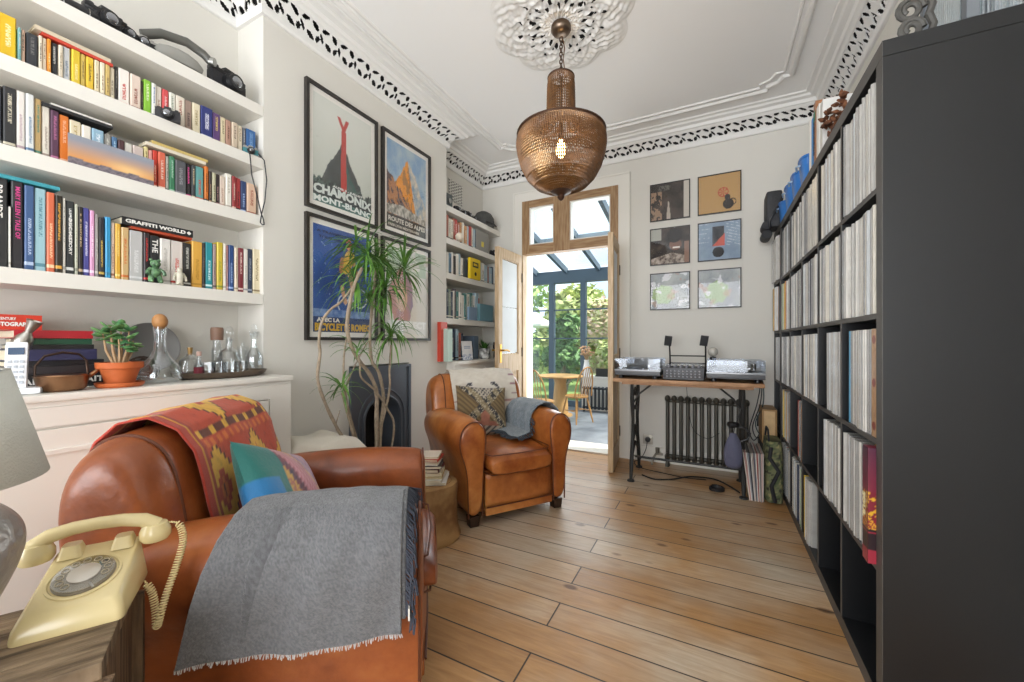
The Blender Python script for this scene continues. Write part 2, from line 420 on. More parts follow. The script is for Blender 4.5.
# ---------- camera, light, sky ----------
cam = bpy.data.cameras.new('Camera'); co = bpy.data.objects.new('Camera', cam); COL.objects.link(co)
co.location = (0, 0, EYE); co.rotation_euler = (PI/2, 0, TH)
cam.sensor_width = 36; cam.lens = 36*FOC/1024; cam.shift_y = 1.1/1024; cam.clip_start = .02
scene.camera = co
w = bpy.data.worlds.new('World'); scene.world = w; w.use_nodes = True; nt = w.node_tree
bg = nt.nodes['Background']; tc = nt.nodes.new('ShaderNodeTexCoord'); nz = nt.nodes.new('ShaderNodeTexNoise'); nz.inputs['Scale'].default_value = 2.2; nz.inputs['Detail'].default_value = 6
rp = nt.nodes.new('ShaderNodeValToRGB'); rp.color_ramp.elements[0].position = .35; rp.color_ramp.elements[1].position = .62
rp.color_ramp.elements[0].color = (*H('#a9c3dc'), 1); rp.color_ramp.elements[1].color = (*H('#f1f4f6'), 1)
nt.links.new(tc.outputs['Generated'], nz.inputs['Vector']); nt.links.new(nz.outputs['Fac'], rp.inputs['Fac']); nt.links.new(rp.outputs[0], bg.inputs['Color'])
bg.inputs['Strength'].default_value = 1.9
def area(name, loc, rot, sx, sy, power, col=(1,1,1)):
    l = bpy.data.lights.new(name, 'AREA'); l.shape = 'RECTANGLE'; l.size = sx; l.size_y = sy; l.energy = power; l.color = col
    o = bpy.data.objects.new(name, l); COL.objects.link(o); o.location = loc; o.rotation_euler = rot; return o
area('bay_window_daylight', (-.7, YF-1.0, 1.05), (PI/2+.42, 0, 0), 4.2, 3.0, 330, (.985, .99, 1))
area('door_daylight', (-1.26, YD+.45, 1.5), (PI/2, 0, PI), .9, 2.0, 18, (.93, .97, 1))
sun = bpy.data.lights.new('sun', 'SUN'); sun.energy = 7; sun.angle = math.radians(6); sun.color = (1, .95, .86)
so = bpy.data.objects.new('sun', sun); COL.objects.link(so); so.rotation_euler = (0, math.radians(38), math.radians(12))
scene.view_settings.view_transform = 'Standard'; scene.view_settings.look = 'None'; scene.view_settings.gamma = 1; scene.view_settings.use_curve_mapping = False
scene.view_settings.exposure = 0.14
# ---------- doors to the conservatory ----------
def glazed_leaf(label, hinge, ang, name='door_leaf', lever=True):
    """leaf of .47 m built along local +x from its hinge, 1.93 tall"""
    W, T, Hh = .465, .042, 1.925
    t = thing(name, label, 'door', hinge, ang)
    g = G(); g.b2((0, -T/2, .012), (.07, T/2, Hh), .003); g.b2((W-.07, -T/2, .012), (W, T/2, Hh), .003); g.out('stile', PINEL, t, smooth=False)
    for a, b in ((Hh-.085, Hh), (.77, .93), (.012, .19)): G().b2((.07, -T/2, a), (W-.07, T/2, b)).out('rail', PINEL, t, smooth=False)
    g = G(); g.b2((.07, -.008, .19), (W-.07, .008, .77)); g.b2((.10, -.013, .22), (W-.10, .013, .74), .004); g.out('panel', PINEL, t, smooth=False)
    g = G(); 
    for a, b in (((.07, .93), (.082, Hh-.085)), ((W-.082, .93), (W-.07, Hh-.085)), ((.082, .93), (W-.082, .942)), ((.082, Hh-.097), (W-.082, Hh-.085))): g.b2((a[0], -.014, a[1]), (b[0], .014, b[1]))
    g.out('glazing_bead', PINEL, t, smooth=False)
    G().b2((.08, -.003, .94), (W-.08, .003, Hh-.095)).out('glass_pane', WING, t, smooth=False)
    g = G(); g.b2((.085, .006, .95), (W-.085, .010, 1.38)); g.b2((.085, .006, 1.385), (W-.085, .010, 1.82))
    g.out('muslin_blind', mat('muslin', '#dfe5e8', .8, var=.05, vscale=8), t, smooth=False)
    h = G()
    for s in (-1, 1):
        h.b2((W-.052, s*T/2, .86), (W-.018, s*(T/2+.004), 1.03), .001)
        h.cyl((W-.035, s*T/2, .975), (W-.035, s*(T/2+.045), .975), .009)
        h.tube([(W-.035, s*(T/2+.04), .975), (W-.07, s*(T/2+.046), .977), (W-.11, s*(T/2+.045), .970), (W-.13, s*(T/2+.04), .964)], .0075)
    h.cyl((W-.035, -T/2-.006, .895), (W-.035, T/2+.006, .895), .006)
    if lever: h.out('lever_handle', BRASS, t)
    for z in (.25, .95, 1.7): G().cyl((-.004, T/2, z-.045), (-.004, T/2, z+.045), .007).out('hinge', IRON, t)
    return t
glazed_leaf('half-glazed pine door leaf with brass lever, folded back beside the far book alcove', (DX0-.012, YD-.055, 0), math.radians(-91))
glazed_leaf('pine door leaf seen edge-on beside the record player table', (DX1-.005, YD-.05, 0), math.radians(-84), lever=False)
# frame with the two transom lights
t = thing('door_frame', 'stripped pine door frame with two transom windows above the open doors', 'door frame', (0, 0, 0))
y0, y1 = YD-.03, YD+.06
g = G(); g.b2((DX0, y0, 0), (DX0+.012, y1, 1.94)); g.b2((DX1-.012, y0, 0), (DX1, y1, 1.94)); g.out('jamb', PINEL, t, smooth=False)
g = G()
g.b2((DX0, y0, 1.94), (DX0+.08, y1, DZ)); g.b2((DX1-.07, y0, 1.94), (DX1, y1, DZ)); g.b2((-1.40, y0, 1.94), (-1.235, y1, DZ))
g.b2((-1.322, y0-.004, 1.94), (-1.313, y0, DZ))
g.out('post', PINE, t, smooth=False)
g = G(); g.b2((DX0+.08, y0, 1.94), (-1.40, y1, 2.03)); g.b2((-1.235, y0, 1.94), (DX1-.07, y1, 2.03)); g.b2((DX0+.08, y0, 2.41), (-1.40, y1, DZ)); g.b2((-1.235, y0, 2.41), (DX1-.07, y1, DZ))
g.out('cross_rail', PINEH, t, smooth=False)
for a, b in ((DX0+.08, -1.40), (-1.235, DX1-.07)):
    g = G(); g.b2((a, y0+.01, 2.03), (a+.012, y1, 2.41)); g.b2((b-.012, y0+.01, 2.03), (b, y1, 2.41)); g.b2((a+.012, y0+.01, 2.03), (b-.012, y1, 2.042)); g.b2((a+.012, y0+.01, 2.398), (b-.012, y1, 2.41))
    s = g.out('transom_bead', WHITE, t, smooth=False)
    G().b2((a+.01, YD+.012, 2.04), (b-.01, YD+.016, 2.40)).out('transom_pane', WING, s, smooth=False)

# ---------- conservatory (its floor lies a step lower) ----------
ZF, YG = -.32, 8.05
slate = mat('slate_tiles', '#868c93', .45, var=.25, vscale=5, bump=.1, bscale=30)
struct(G().b2((-5.2, YD+.24, ZF-.05), (1.6, YG+.3, ZF)).out('floor_conservatory', slate, smooth=False))
slab('wall_conservatory_right', (1.0, YD+.24, ZF), (1.2, YG, 2.4), WALL)
slab('wall_conservatory_low', (-2.38, YG-.3, ZF), (1.0, YG+.08, .33), WHITE)
slab('trim_9', (-2.40, YG-.33, .33), (1.0, YG+.1, .36), WHITE)
slab('wall_house_outer', (-5.2, YD+.1, -.4), (XL-.1, YD+.3, 3.4), WALL)
t = thing('conservatory_frame', 'blue grey framed conservatory glazing with a sloping glass roof', 'conservatory', (0, YG, 0))
g = G(); g.b2((-5.2, -.05, 2.32), (1.0, .12, 2.58)); g.b2((-5.2, -.03, ZF), (-2.4, .07, ZF+.12)); g.out('beam', SLATEBLUE, t, smooth=False)
for x in (-4.6, -3.86, -3.14, -2.432, -1.72, -1.0, -.3, .4):
    G().b2((x-.055, -.05, ZF if x < -2.4 else .36), (x+.055, .07, 2.32)).out('post', SLATEBLUE, t, smooth=False)
g = G()
for z in (1.13, 1.74): g.b2((-5.2, -.012, z-.014), (1.0, .016, z+.014))
g.out('glazing_bar', SLATEBLUE, t, smooth=False)
G().b2((-5.2, .018, ZF+.1), (1.0, .022, 2.33)).out('glass_pane', WING, t, smooth=False)
def zr(y): return 2.56 + .19*(YG - y)
for k, x in enumerate((-4.9, -4.2, -3.5, -2.8, -2.1, -1.4, -.7, 0, .7)):
    g = G(); g.rings([[(x-.03, 0, 2.50), (x+.03, 0, 2.50), (x+.03, 0, 2.62), (x-.03, 0, 2.62)],
                      [(x-.03, YD+.3-YG, zr(YD+.3)-.06), (x+.03, YD+.3-YG, zr(YD+.3)-.06), (x+.03, YD+.3-YG, zr(YD+.3)+.06), (x-.03, YD+.3-YG, zr(YD+.3)+.06)]])
    g.out('rafter', SLATEBLUE, t, smooth=False)
g = G(); g.b2((-5.2, 6.5-YG, zr(6.5)-.1), (1.0, 6.6-YG, zr(6.5)+.03)); g.out('purlin', mat('pale_blue_frame', '#9fb0bb', .45), t, smooth=False)
g = G(); g.rings([[(-5.2, 0, 2.63), (1.0, 0, 2.63), (1.0, 0, 2.636), (-5.2, 0, 2.636)], [(-5.2, YD+.3-YG, zr(YD+.3)+.07), (1.0, YD+.3-YG, zr(YD+.3)+.07), (1.0, YD+.3-YG, zr(YD+.3)+.076), (-5.2, YD+.3-YG, zr(YD+.3)+.076)]])
g.out('roof_glass', WING, t, smooth=False)

# round table with a pedestal
OAK = mat('oak', '#c99f66', .45, var=.2, vscale=12, stretch=(1,1,.3)); BEECH = mat('beech', '#b98a52', .4, var=.2, vscale=14)
t = thing('pedestal_table', 'round oak pedestal dining table in the conservatory', 'table', (-2.56, 6.99, ZF))
G().lathe([(.001, .715), (.40, .715), (.425, .73), (.425, .745), (.41, .75), (.001, .75)], n=40).out('tabletop', OAK, t)
G().lathe([(.001, .03), (.15, .03), (.145, .2), (.11, .6), (.13, .715), (.001, .715)], n=24).out('pedestal', OAK, t)
g = G(); g.lathe([(.001, 0), (.23, 0), (.22, .03), (.16, .045), (.001, .045)], n=28); g.out('foot', OAK, t)
def windsor(label, loc, rz):
    t = thing('windsor_chair', label, 'chair', loc, rz)         # faces local +x
    g = G(); g.rings([[(.2*k*math.cos(a)+.0, .2*k*math.sin(a)*1.02, z) for a in [2*PI*i/20 for i in range(20)]] for k, z in ((.85, .42), (1, .43), (1, .45), (.9, .458), (.4, .45))]); g.out('seat', BEECH, t)
    hp = []
    for i in range(25):
        a = PI*i/24; hp.append((-.16-.11*math.sin(a), .19*math.cos(a)*(1+.12*math.sin(a)*0), .45+.50*math.sin(a)**.75))
    G().tube(hp, .012).out('hoop', BEECH, t)
    for k in range(6):
        y = -.125+.05*k; s = math.sqrt(max(0, 1-(y/.19)**2))
        G().tube([(-.155, y*.8, .45), (-.16-.11*s, y, .45+.50*s**.75-.005)], .006, 6).out('spindle', BEECH, t)
    for sx in (-1, 1):
        for sy in (-1, 1):
            G().tube([(sx*.12, sy*.12, .43), (sx*.16, sy*.155, .22), (sx*.2, sy*.19, 0)], lambda q: .011+.007*math.sin(PI*min(1, q*1.1)), 8).out('leg', BEECH, t)
    g = G(); g.tube([(.16, -.155, .2), (-.16, -.155, .2)], .009, 6); g.tube([(.16, .155, .2), (-.16, .155, .2)], .009, 6); g.tube([(0, -.155, .2), (0, .155, .2)], .009, 6); g.out('stretcher', BEECH, t)
windsor('beech windsor chair with its hoop back towards the room, left of the oak table', (-2.42, 5.75, ZF), math.radians(80))
windsor('beech windsor chair standing right of the oak table by the low radiator', (-2.10, 6.55, ZF), math.radians(150))
def radiator(name, label, loc, n, w, h, d, m, feet=True, cols=2):
    t = thing(name, label, 'radiator', loc)
    p = w/n
    for k in range(n):
        x = p*(k+.5); g = G()
        for c in range(cols):
            y = -d/2 + d*(c+.5)/cols
            g.tube([(x, y, .07), (x, y, h-.03)], .27*p+.001, 10)
        g.tube([(x, -d/2+.012, .075), (x, -d/2, .09), (x, -d/2+.004, .12)], .010, 8)
        g.ball((x, 0, .075), 1, 12, (p*.46, d*.46, .028)); g.ball((x, 0, h-.03), 1, 12, (p*.46, d*.46, .03))
        if feet and k in (0, n-1): g.cyl((x, 0, .06), (x, 0, 0), .012, .02); g.cyl((x, -d*.3, .05), (x, -d*.35, 0), .010, .016)
        g.out('column', m, t)
    for z in (.085, h-.045): G().cyl((p*.3, 0, z), (w-p*.3, 0, z), .016).out('connecting_bar', m, t)
    return t
radiator('column_radiator', 'low anthracite column radiator under the conservatory window sill', (-2.33, 7.62, ZF), 16, 1.2, .5, .12, mat('anthracite', '#3b3f43', .4, .4), cols=1)
# sill things
t = thing('flower_vase', 'white vase of dried peach flowers on the conservatory sill', 'vase', (-2.30, 7.82, .36))
G().lathe([(.001, 0), (.07, 0), (.085, .1), (.06, .22), (.045, .3), (.055, .33), (.045, .33), (.035, .3), (.001, .25)]).out('vase_body', mat('white_ceramic', '#f2f0ee', .25), t)
g = G(); fl = G()
for k in range(26):
    a = random.random()*2*PI; r = random.uniform(.02, .16); e = (r*math.cos(a), r*math.sin(a)*.8, random.uniform(.42, .60))
    g.tube([(0, 0, .28), (e[0]*.4, e[1]*.4, .4), e], .003, 5); fl.ball(e, .028, 8, (1, 1, .8))
g.out('stems', mat('dry_stem', '#b79a70', .8), t); fl.out('blooms', mat('dry_bloom', '#dfb590', .8, var=.3, vscale=20), t)
tag(G().b2((-.52, -.07, 0), (.52, .07, .02)).b2((-.5, -.06, .02), (.5, -.02, .16)).b2((-.5, -.05, .06), (.5, .05, .075)).out('bench_grill', IRON, smooth=False, loc=(-1.60, 7.86, .361)), 'long dark metal rack on the conservatory sill', 'rack')
# ---------- garden ----------
struct(G().b2((-14, YG+.3, -.5), (8, 22, -.38)).out('ground_lawn', mat('lawn', '#7d9a52', .9, var=.3, vscale=4), smooth=False))
LG = [mat('leaf_%s' % n, c, .6, var=.45, vscale=3, col2=d) for n, c, d in (('bright', '#bcd47c', '#7fa650'), ('yellow', '#d6db98', '#a3b565'), ('deep', '#8db36c', '#557f4a'), ('pink', '#e0bcae', '#a8b070'))]
def shrub(name, label, loc, R, Hh, n, m, leaf=.13, trunk=True):
    t = thing(name, label, 'tree' if name.endswith('tree') else 'shrub', loc)
    g = G(); bm = g.bm
    blobs = [(Vector((random.uniform(-R, R)*.7, random.uniform(-R, R)*.5, Hh*random.uniform(.25, .9))), R*random.uniform(.35, .6)) for _ in range(14)]
    for k in range(n):
        c, r = random.choice(blobs)
        d = Vector((random.gauss(0, 1), random.gauss(0, 1), random.gauss(0, 1))).normalized()
        p = c + d*r*random.uniform(.6, 1.05); p.z = max(.03, p.z)
        a = Vector((random.gauss(0, 1), random.gauss(0, 1), random.gauss(0, .6))).normalized(); b = a.cross(d + Vector((.01, .3, .2))).normalized()
        L = leaf*random.uniform(.6, 1.3)
        vs = [bm.verts.new(p - a*L), bm.verts.new(p + b*L*.45), bm.verts.new(p + a*L), bm.verts.new(p - b*L*.45)]
        bm.faces.new(vs)
    g.out('foliage', m, t, smooth=False)
    g = G(); 
    for k in range(5): 
        c, r = blobs[k]; g.tube([(0, 0, 0), (c.x*.3, c.y*.3, c.z*.5), c], lambda q: .06*(1-q)+.012, 7)
    g.out('trunk', BARK, t)
for a in (('garden_shrub', 'bright green shrub close outside the left conservatory panes', (-4.9, 9.7, -.4), .72, 2.0, 3400, LG[0], .10),
          ('garden_shrub', 'deep green bush outside between the two conservatory posts', (-3.4, 9.5, -.4), .5, 2.3, 3000, LG[2], .10),
          ('garden_shrub', 'yellow green bush outside behind the low radiator', (-1.95, 9.7, -.4), .5, 1.7, 2400, LG[1], .10),
          ('garden_shrub', 'pink tinged shrub outside on the right behind the dried flowers', (-2.3, 12.0, -.4), 1.1, 3.2, 3200, LG[3], .11),
          ('garden_shrub', 'green shrub outside at the right edge of the doorway view', (-.5, 9.9, -.4), .8, 2.4, 2400, LG[0], .11),
          ('garden_tree', 'tall leafy tree at the back left of the garden', (-8.3, 14.6, -.4), 1.7, 4.6, 4200, LG[0], .2),
          ('garden_tree', 'broad yellow green tree at the back of the garden', (-4.6, 14.6, -.4), 1.6, 3.7, 4200, LG[1], .2),
          ('garden_tree', 'dark green tree at the back right of the garden', (-1.2, 14.8, -.4), 1.6, 3.7, 4200, LG[2], .2)):
    shrub(*a)
tag(G().b2((-9, 0, 0), (5, .06, 1.7)).out('garden_fence', mat('fence_wood', '#a8957c', .8, var=.2, vscale=3, stretch=(6,1,1)), smooth=False, loc=(0, 18.0, -.38)), 'long timber fence across the far end of the garden', 'fence')
t = thing('patio_umbrella', 'white closed-top garden parasol seen through the left panes', 'umbrella', (-5.4, 11.9, -.38))
G().cyl((0, 0, 0), (0, 0, 2.4), .022).out('pole', WHITE, t); G().lathe([(.001, 2.42), (.9, 2.0), (.88, 1.93), (.001, 2.3)], n=8, cap=False).out('canopy', mat('canvas', '#f4f2ee', .7), t, smooth=False)

# ---------- chandelier ----------
t = thing('chandelier', 'brown beaded basket chandelier with a lit bulb hanging from the ceiling rose', 'chandelier', (RX, RY, 0))
G().lathe([(.001, 2.835), (.050, 2.835), (.056, 2.825), (.056, 2.805), (.046, 2.79), (.02, 2.78), (.001, 2.78)]).out('ceiling_canopy', mat('dark_nickel', '#7a6a5c', .35, 1.), t)
g = G()
for k in range(9):
    z = 2.755 - k*.021; a = PI/2*(k % 2)
    g.tube([(.009*math.cos(q)*math.cos(a), .009*math.cos(q)*math.sin(a), z + .014*math.sin(q)) for q in [2*PI*i/10 for i in range(10)]], .0028, 6, loop=True)
g.tube([(0, 0, 2.57), (.022, 0, 2.555), (.026, 0, 2.53), (0, 0, 2.515), (-.026, 0, 2.53), (-.022, 0, 2.555)], .003, 6, loop=True)
g.out('chain', mat('chain_bronze', '#5b4636', .4, 1.), t)
G().tube([(.008, 0, 2.77), (.02, .004, 2.70), (.014, -.004, 2.64), (.022, 0, 2.58), (0, 0, 2.53)], .003, 6).out('flex', mat('brown_flex', '#5a3d24', .6), t)
BEAD = mat('bronze_beads', '#78522c', .38, .25, var=.4, vscale=30); BEADD = mat('brown_frame', '#50382a', .45, .6)
neck = [(.070, 2.535), (.074, 2.50), (.076, 2.42), (.078, 2.34), (.088, 2.28), (.108, 2.24)]
bowl = [(.235, 2.222), (.247, 2.19), (.248, 2.15), (.240, 2.10), (.222, 2.04), (.190, 1.98), (.145, 1.935), (.085, 1.905), (.045, 1.90)]
def prof_at(P, t):
    x = t*(len(P)-1); i = min(int(x), len(P)-2); f = x-i
    return tuple(P[i][j]*(1-f)+P[i+1][j]*f for j in (0, 1))
def strands(P, n, nb, br, name, tw=0.):
    g = G()
    for k in range(n):
        a0 = 2*PI*k/n; m = nb*2+1; pts = []; 
        for i in range(m):
            r, z = prof_at(P, i/(m-1)); a = a0 + tw*i/(m-1); pts.append((r*math.cos(a), r*math.sin(a), z))
        ra = lambda q, m=m: br*(.38 if int(round(q*(m-1))) % 2 == 0 else 1.) * (1 if prof_at(P, q)[0] > .12 or n < 60 else .75)
        g.tube(pts, ra, 4)
    return g.out(name, BEAD, t)
strands(neck, 46, 26, .0055, 'bead_neck'); strands(bowl, 128, 34, .0062, 'bead_bowl', .12)
strands([(.108, 2.24), (.17, 2.238), (.235, 2.222)], 64, 11, .0055, 'bead_shoulder')
g = G()
for r, z, w in ((.071, 2.538, .006), (.110, 2.238, .005), (.243, 2.222, .007)):
    g.tube([(r*math.cos(2*PI*i/48), r*math.sin(2*PI*i/48), z) for i in range(48)], w, 6, loop=True)
for k in range(4): a = PI/2*k; g.cyl((.07*math.cos(a), .07*math.sin(a), 2.538), (0, 0, 2.538), .003); g.cyl((.24*math.cos(a), .24*math.sin(a), 2.222), (0, 0, 2.222), .003)
g.cyl((0, 0, 2.54), (0, 0, 2.25), .006); g.out('metal_frame', BEADD, t)
g = G(); g.lathe([(.001, 1.912), (.055, 1.908), (.058, 1.895), (.03, 1.885), (.018, 1.875), (.02, 1.865), (.012, 1.852), (.001, 1.845)]); g.out('finial', BEADD, t)
G().lathe([(.001, 2.24), (.018, 2.24), (.018, 2.19), (.001, 2.19)]).out('lamp_socket', BEADD, t)
b = G().lathe([(.001, 2.19), (.014, 2.185), (.028, 2.14), (.026, 2.11), (.012, 2.09), (.001, 2.087)]).out('bulb', mat('bulb_glow', '#ffd58a', .3, emit=14), t)
pl = bpy.data.lights.new('bulb_light', 'POINT'); pl.energy = 6; pl.color = (1, .72, .38); pl.shadow_soft_size = .06
po = bpy.data.objects.new('bulb_light', pl); COL.objects.link(po); po.location = (RX, RY, 2.13)
# ---------- near alcove: cabinet, shelves, books ----------
ZSH = {'A': 2.232, 'B': 1.968, 'C': 1.681, 'D': 1.290}           # tops of the boards
for k, (n, where) in {'A': ('cameras on it', 'topmost'), 'B': ('paperbacks and a camera', 'second'), 'C': ('books and a sunset photo card', 'third'), 'D': ('large art books and a green bear', 'lowest')}.items():
    z = ZSH[k]; th = .052
    o = G().b2((XL+.001, YA+.001, z-th), (XB, YN-.001, z), .002).out('alcove_shelf', WHITE, smooth=False)
    tag(o, 'thick white %s alcove shelf on the left, holding %s' % (where, n), 'shelf')
def book_mesh(w, d, h, cover, parent=None, name='book', pages=PAGES, lean=0., horiz=False):
    """spine faces +x at x=0; w along y, d back to -x, h up; soft cover wraps a page block"""
    g = G(); c = .0016 if w > .008 else .0008; r = min(.003, w*.2)
    out = [(-d, 0), (-r, 0), (0, r), (0, w-r), (-r, w), (-d, w), (-d, w-c), (-r-c, w-c), (-c, w-r-c), (-c, r+c), (-r-c, c), (-d, c)]
    g.poly(out, 0, h)
    g.mi = 1; g.b2((-d+.003, c, .003), (-c*1.5, w-c, h-.003))
    M = Matrix.Rotation(lean, 4, 'X')
    if horiz: M = Matrix.Translation((0, 0, 0)) @ Matrix(((1,0,0,0), (0,0,-1,h), (0,1,0,0), (0,0,0,1)))
    for v in g.bm.verts: v.co = M @ v.co
    return g.out(name, [cover, pages], parent, smooth=False)
def cover_mat(c, ink, k=0):
    """cloth or paper cover with a printed title strip down the spine"""
    key = 'cover_%s_%s_%d' % (c, ink, k)
    if key in MATS: return MATS[key]
    m = mat(key, '#'+c, .5, coat=.1); nt = m.node_tree; b = nt.nodes['Principled BSDF']; N = nt.nodes.new; L = nt.links.new
    tc = N('ShaderNodeTexCoord'); sx = N('ShaderNodeSeparateXYZ'); L(tc.outputs['Generated'], sx.inputs[0])
    def mth(op, a, b_=None):
        n = N('ShaderNodeMath'); n.operation = op
        for i, q in enumerate((a, b_)):
            if q is None: continue
            if isinstance(q, (int, float)): n.inputs[i].default_value = q
            else: L(q, n.inputs[i])
        return n.outputs[0]
    lo, hi = ((.30, .80), (.18, .62), (.42, .90))[k]
    yy = mth('LESS_THAN', mth('ABSOLUTE', mth('SUBTRACT', sx.outputs['Y'], .5)), .16)
    zz = mth('LESS_THAN', mth('ABSOLUTE', mth('SUBTRACT', sx.outputs['Z'], (lo+hi)/2)), (hi-lo)/2)
    mp = N('ShaderNodeMapping'); mp.inputs['Scale'].default_value = (0, 110, 420); L(tc.outputs['Object'], mp.inputs[0])
    nz = N('ShaderNodeTexNoise'); nz.inputs['Scale'].default_value = 1; nz.inputs['Detail'].default_value = 1; L(mp.outputs[0], nz.inputs['Vector'])
    f = mth('MULTIPLY', mth('MULTIPLY', yy, zz), mth('GREATER_THAN', nz.outputs['Fac'], .48))
    band = mth('LESS_THAN', mth('ABSOLUTE', mth('SUBTRACT', sx.outputs['Z'], .08)), .02)
    f = mth('MAXIMUM', f, band)
    mx = N('ShaderNodeMix'); mx.data_type = 'RGBA'; L(f, mx.inputs['Factor']); mx.inputs[6].default_value = (*H(c), 1); mx.inputs[7].default_value = (*H(ink), 1)
    L(mx.outputs[2], b.inputs['Base Color']); return m
def shelf_books(rows, z, shelf, xf, group, depth=.14, htdef=.14, jit=.006):
    """rows: (px0, px1, height, cover, ink, look)"""
    n = len(rows); seen = {}
    labels = []
    for i, r in enumerate(rows):
        prev = rows[i-1][5] if i else None; nxt = rows[i+1][5] if i < n-1 else None
        if prev and nxt: l = '%s book between %s and %s books, %s' % (r[5], prev, nxt, shelf)
        elif prev: l = '%s book at the right end, next to a %s one, %s' % (r[5], prev, shelf)
        else: l = '%s book at the left end, next to a %s one, %s' % (r[5], nxt, shelf)
        labels.append(l)
    for i, l in enumerate(labels):
        if labels.count(l) > 1 or len(l.split()) > 16 or l in USED:
            labels_i = '%s book, %s from the left, %s' % (rows[i][5], ORD[i], shelf); labels[i] = labels_i
    res = []
    for i, r in enumerate(rows):
        y0 = on_x(r[0], xf); y1 = on_x(r[1], xf); w = (y1-y0)-.0008
        h = r[2] or htdef + random.uniform(-jit, jit)
        d = min(xf - XL - .01, depth + random.uniform(-.01, .01) if depth < .18 else depth)
        o = book_mesh(w, d, h, cover_mat(r[3], r[4], random.randrange(3)))
        o.location = (xf + random.uniform(-.004, .004), y0, z + .0005)
        tag(o, labels[i], 'book', group); res.append(o)
    return res
Y_, K_, W_ = 'd8b32a', '26272a', 'd9d4c8'
row1 = [(-24, -13, .13, '5a4a38', W_, 'brown'), (-13, -1, .135, 'e2dccb', K_, 'cream'), (0, 17.3, .145, 'e0b81f', 'f0e6b0', 'wide yellow'), (18, 21.3, .118, '6fa0a0', W_, 'thin teal'), (21.5, 26, .12, 'd9b7a0', K_, 'peach'),
 (26.8, 38.5, .118, '2f3136', '6a6a68', 'charcoal'), (39, 43, .125, 'd8cdb8', K_, 'cream'), (43.2, 47, .123, 'cfc4ae', '7a6a50', 'beige'), (47.3, 51, .125, 'd98a2b', 'f3dfa0', 'orange'), (51.3, 58.3, .122, '24262c', 'c9c9c4', 'black'),
 (58.6, 63, .122, 'd5cab6', '8a7a60', 'tan'), (63.3, 71, .126, 'c9cdd2', '5a6f8a', 'pale blue'), (71.7, 80.5, .128, 'd9bb33', 'efe3a0', 'mustard'), (80.8, 85.5, .126, 'cdb25a', '6a5a30', 'straw'), (86, 94, .126, 'e0bb38', '5a4a20', 'yellow'),
 (94.4, 99.6, .127, 'd8cba8', '6a5a48', 'ivory'), (100, 105, .128, 'e0d5bb', '8a6a50', 'cream'), (105.3, 110, .128, 'c9ae6a', '5a4a30', 'gold'), (110.3, 115.2, .127, 'd9ceb5', '6a6050', 'off-white'), (115.6, 118.6, .14, '2a2626', '8a8a80', 'thin black'),
 (119, 130, .142, 'e8e2da', 'c0392b', 'white red-lettered'), (130.5, 141, .138, 'dcc9bb', '8a4a3a', 'pinkish'), (141.5, 143.8, .13, '3a332c', 'a09a88', 'thin dark'), (144.2, 151.6, .142, '86bd3a', 'e8f0c8', 'lime green'),
 (152, 156.2, .14, 'e3e1db', '4a6a9a', 'white'), (156.5, 162.4, .138, 'd8cfc2', '9a6a5a', 'cream'), (162.8, 169, .137, 'c94a4c', 'f0d0d0', 'red'), (169.4, 175.6, .135, 'dad8cb', '6a7a6a', 'white'), (176, 185, .136, 'ded5c6', 'a05a4a', 'cream'),
 (185.4, 192.2, .135, '9a8478', '3a2a2a', 'mauve brown'), (192.6, 200.6, .138, 'dcd2b6', 'a09060', 'ivory'), (201, 212.8, .142, '2c3574', 'd9d9e8', 'wide navy'), (213.2, 220.6, .135, '5b3f73', 'd9c060', 'purple'), (221, 226, .132, 'd6c9a8', '7a6a50', 'beige'),
 (226.3, 231.6, .13, 'b08a78', '5a3a30', 'dusty pink'), (232, 237.6, .13, 'cdbca6', '6a5a50', 'tan'), (238, 242.6, .128, 'd9ccb4', '7a6a58', 'cream'), (243, 246, .128, '5a5f66', 'b0b0b0', 'thin grey'), (246.5, 256, .132, '2f5f97', '7aa0cc', 'blue')]
shelf_books(row1, ZSH['B'], 'top book shelf', -2.04, 'books on the top book shelf of the near alcove')
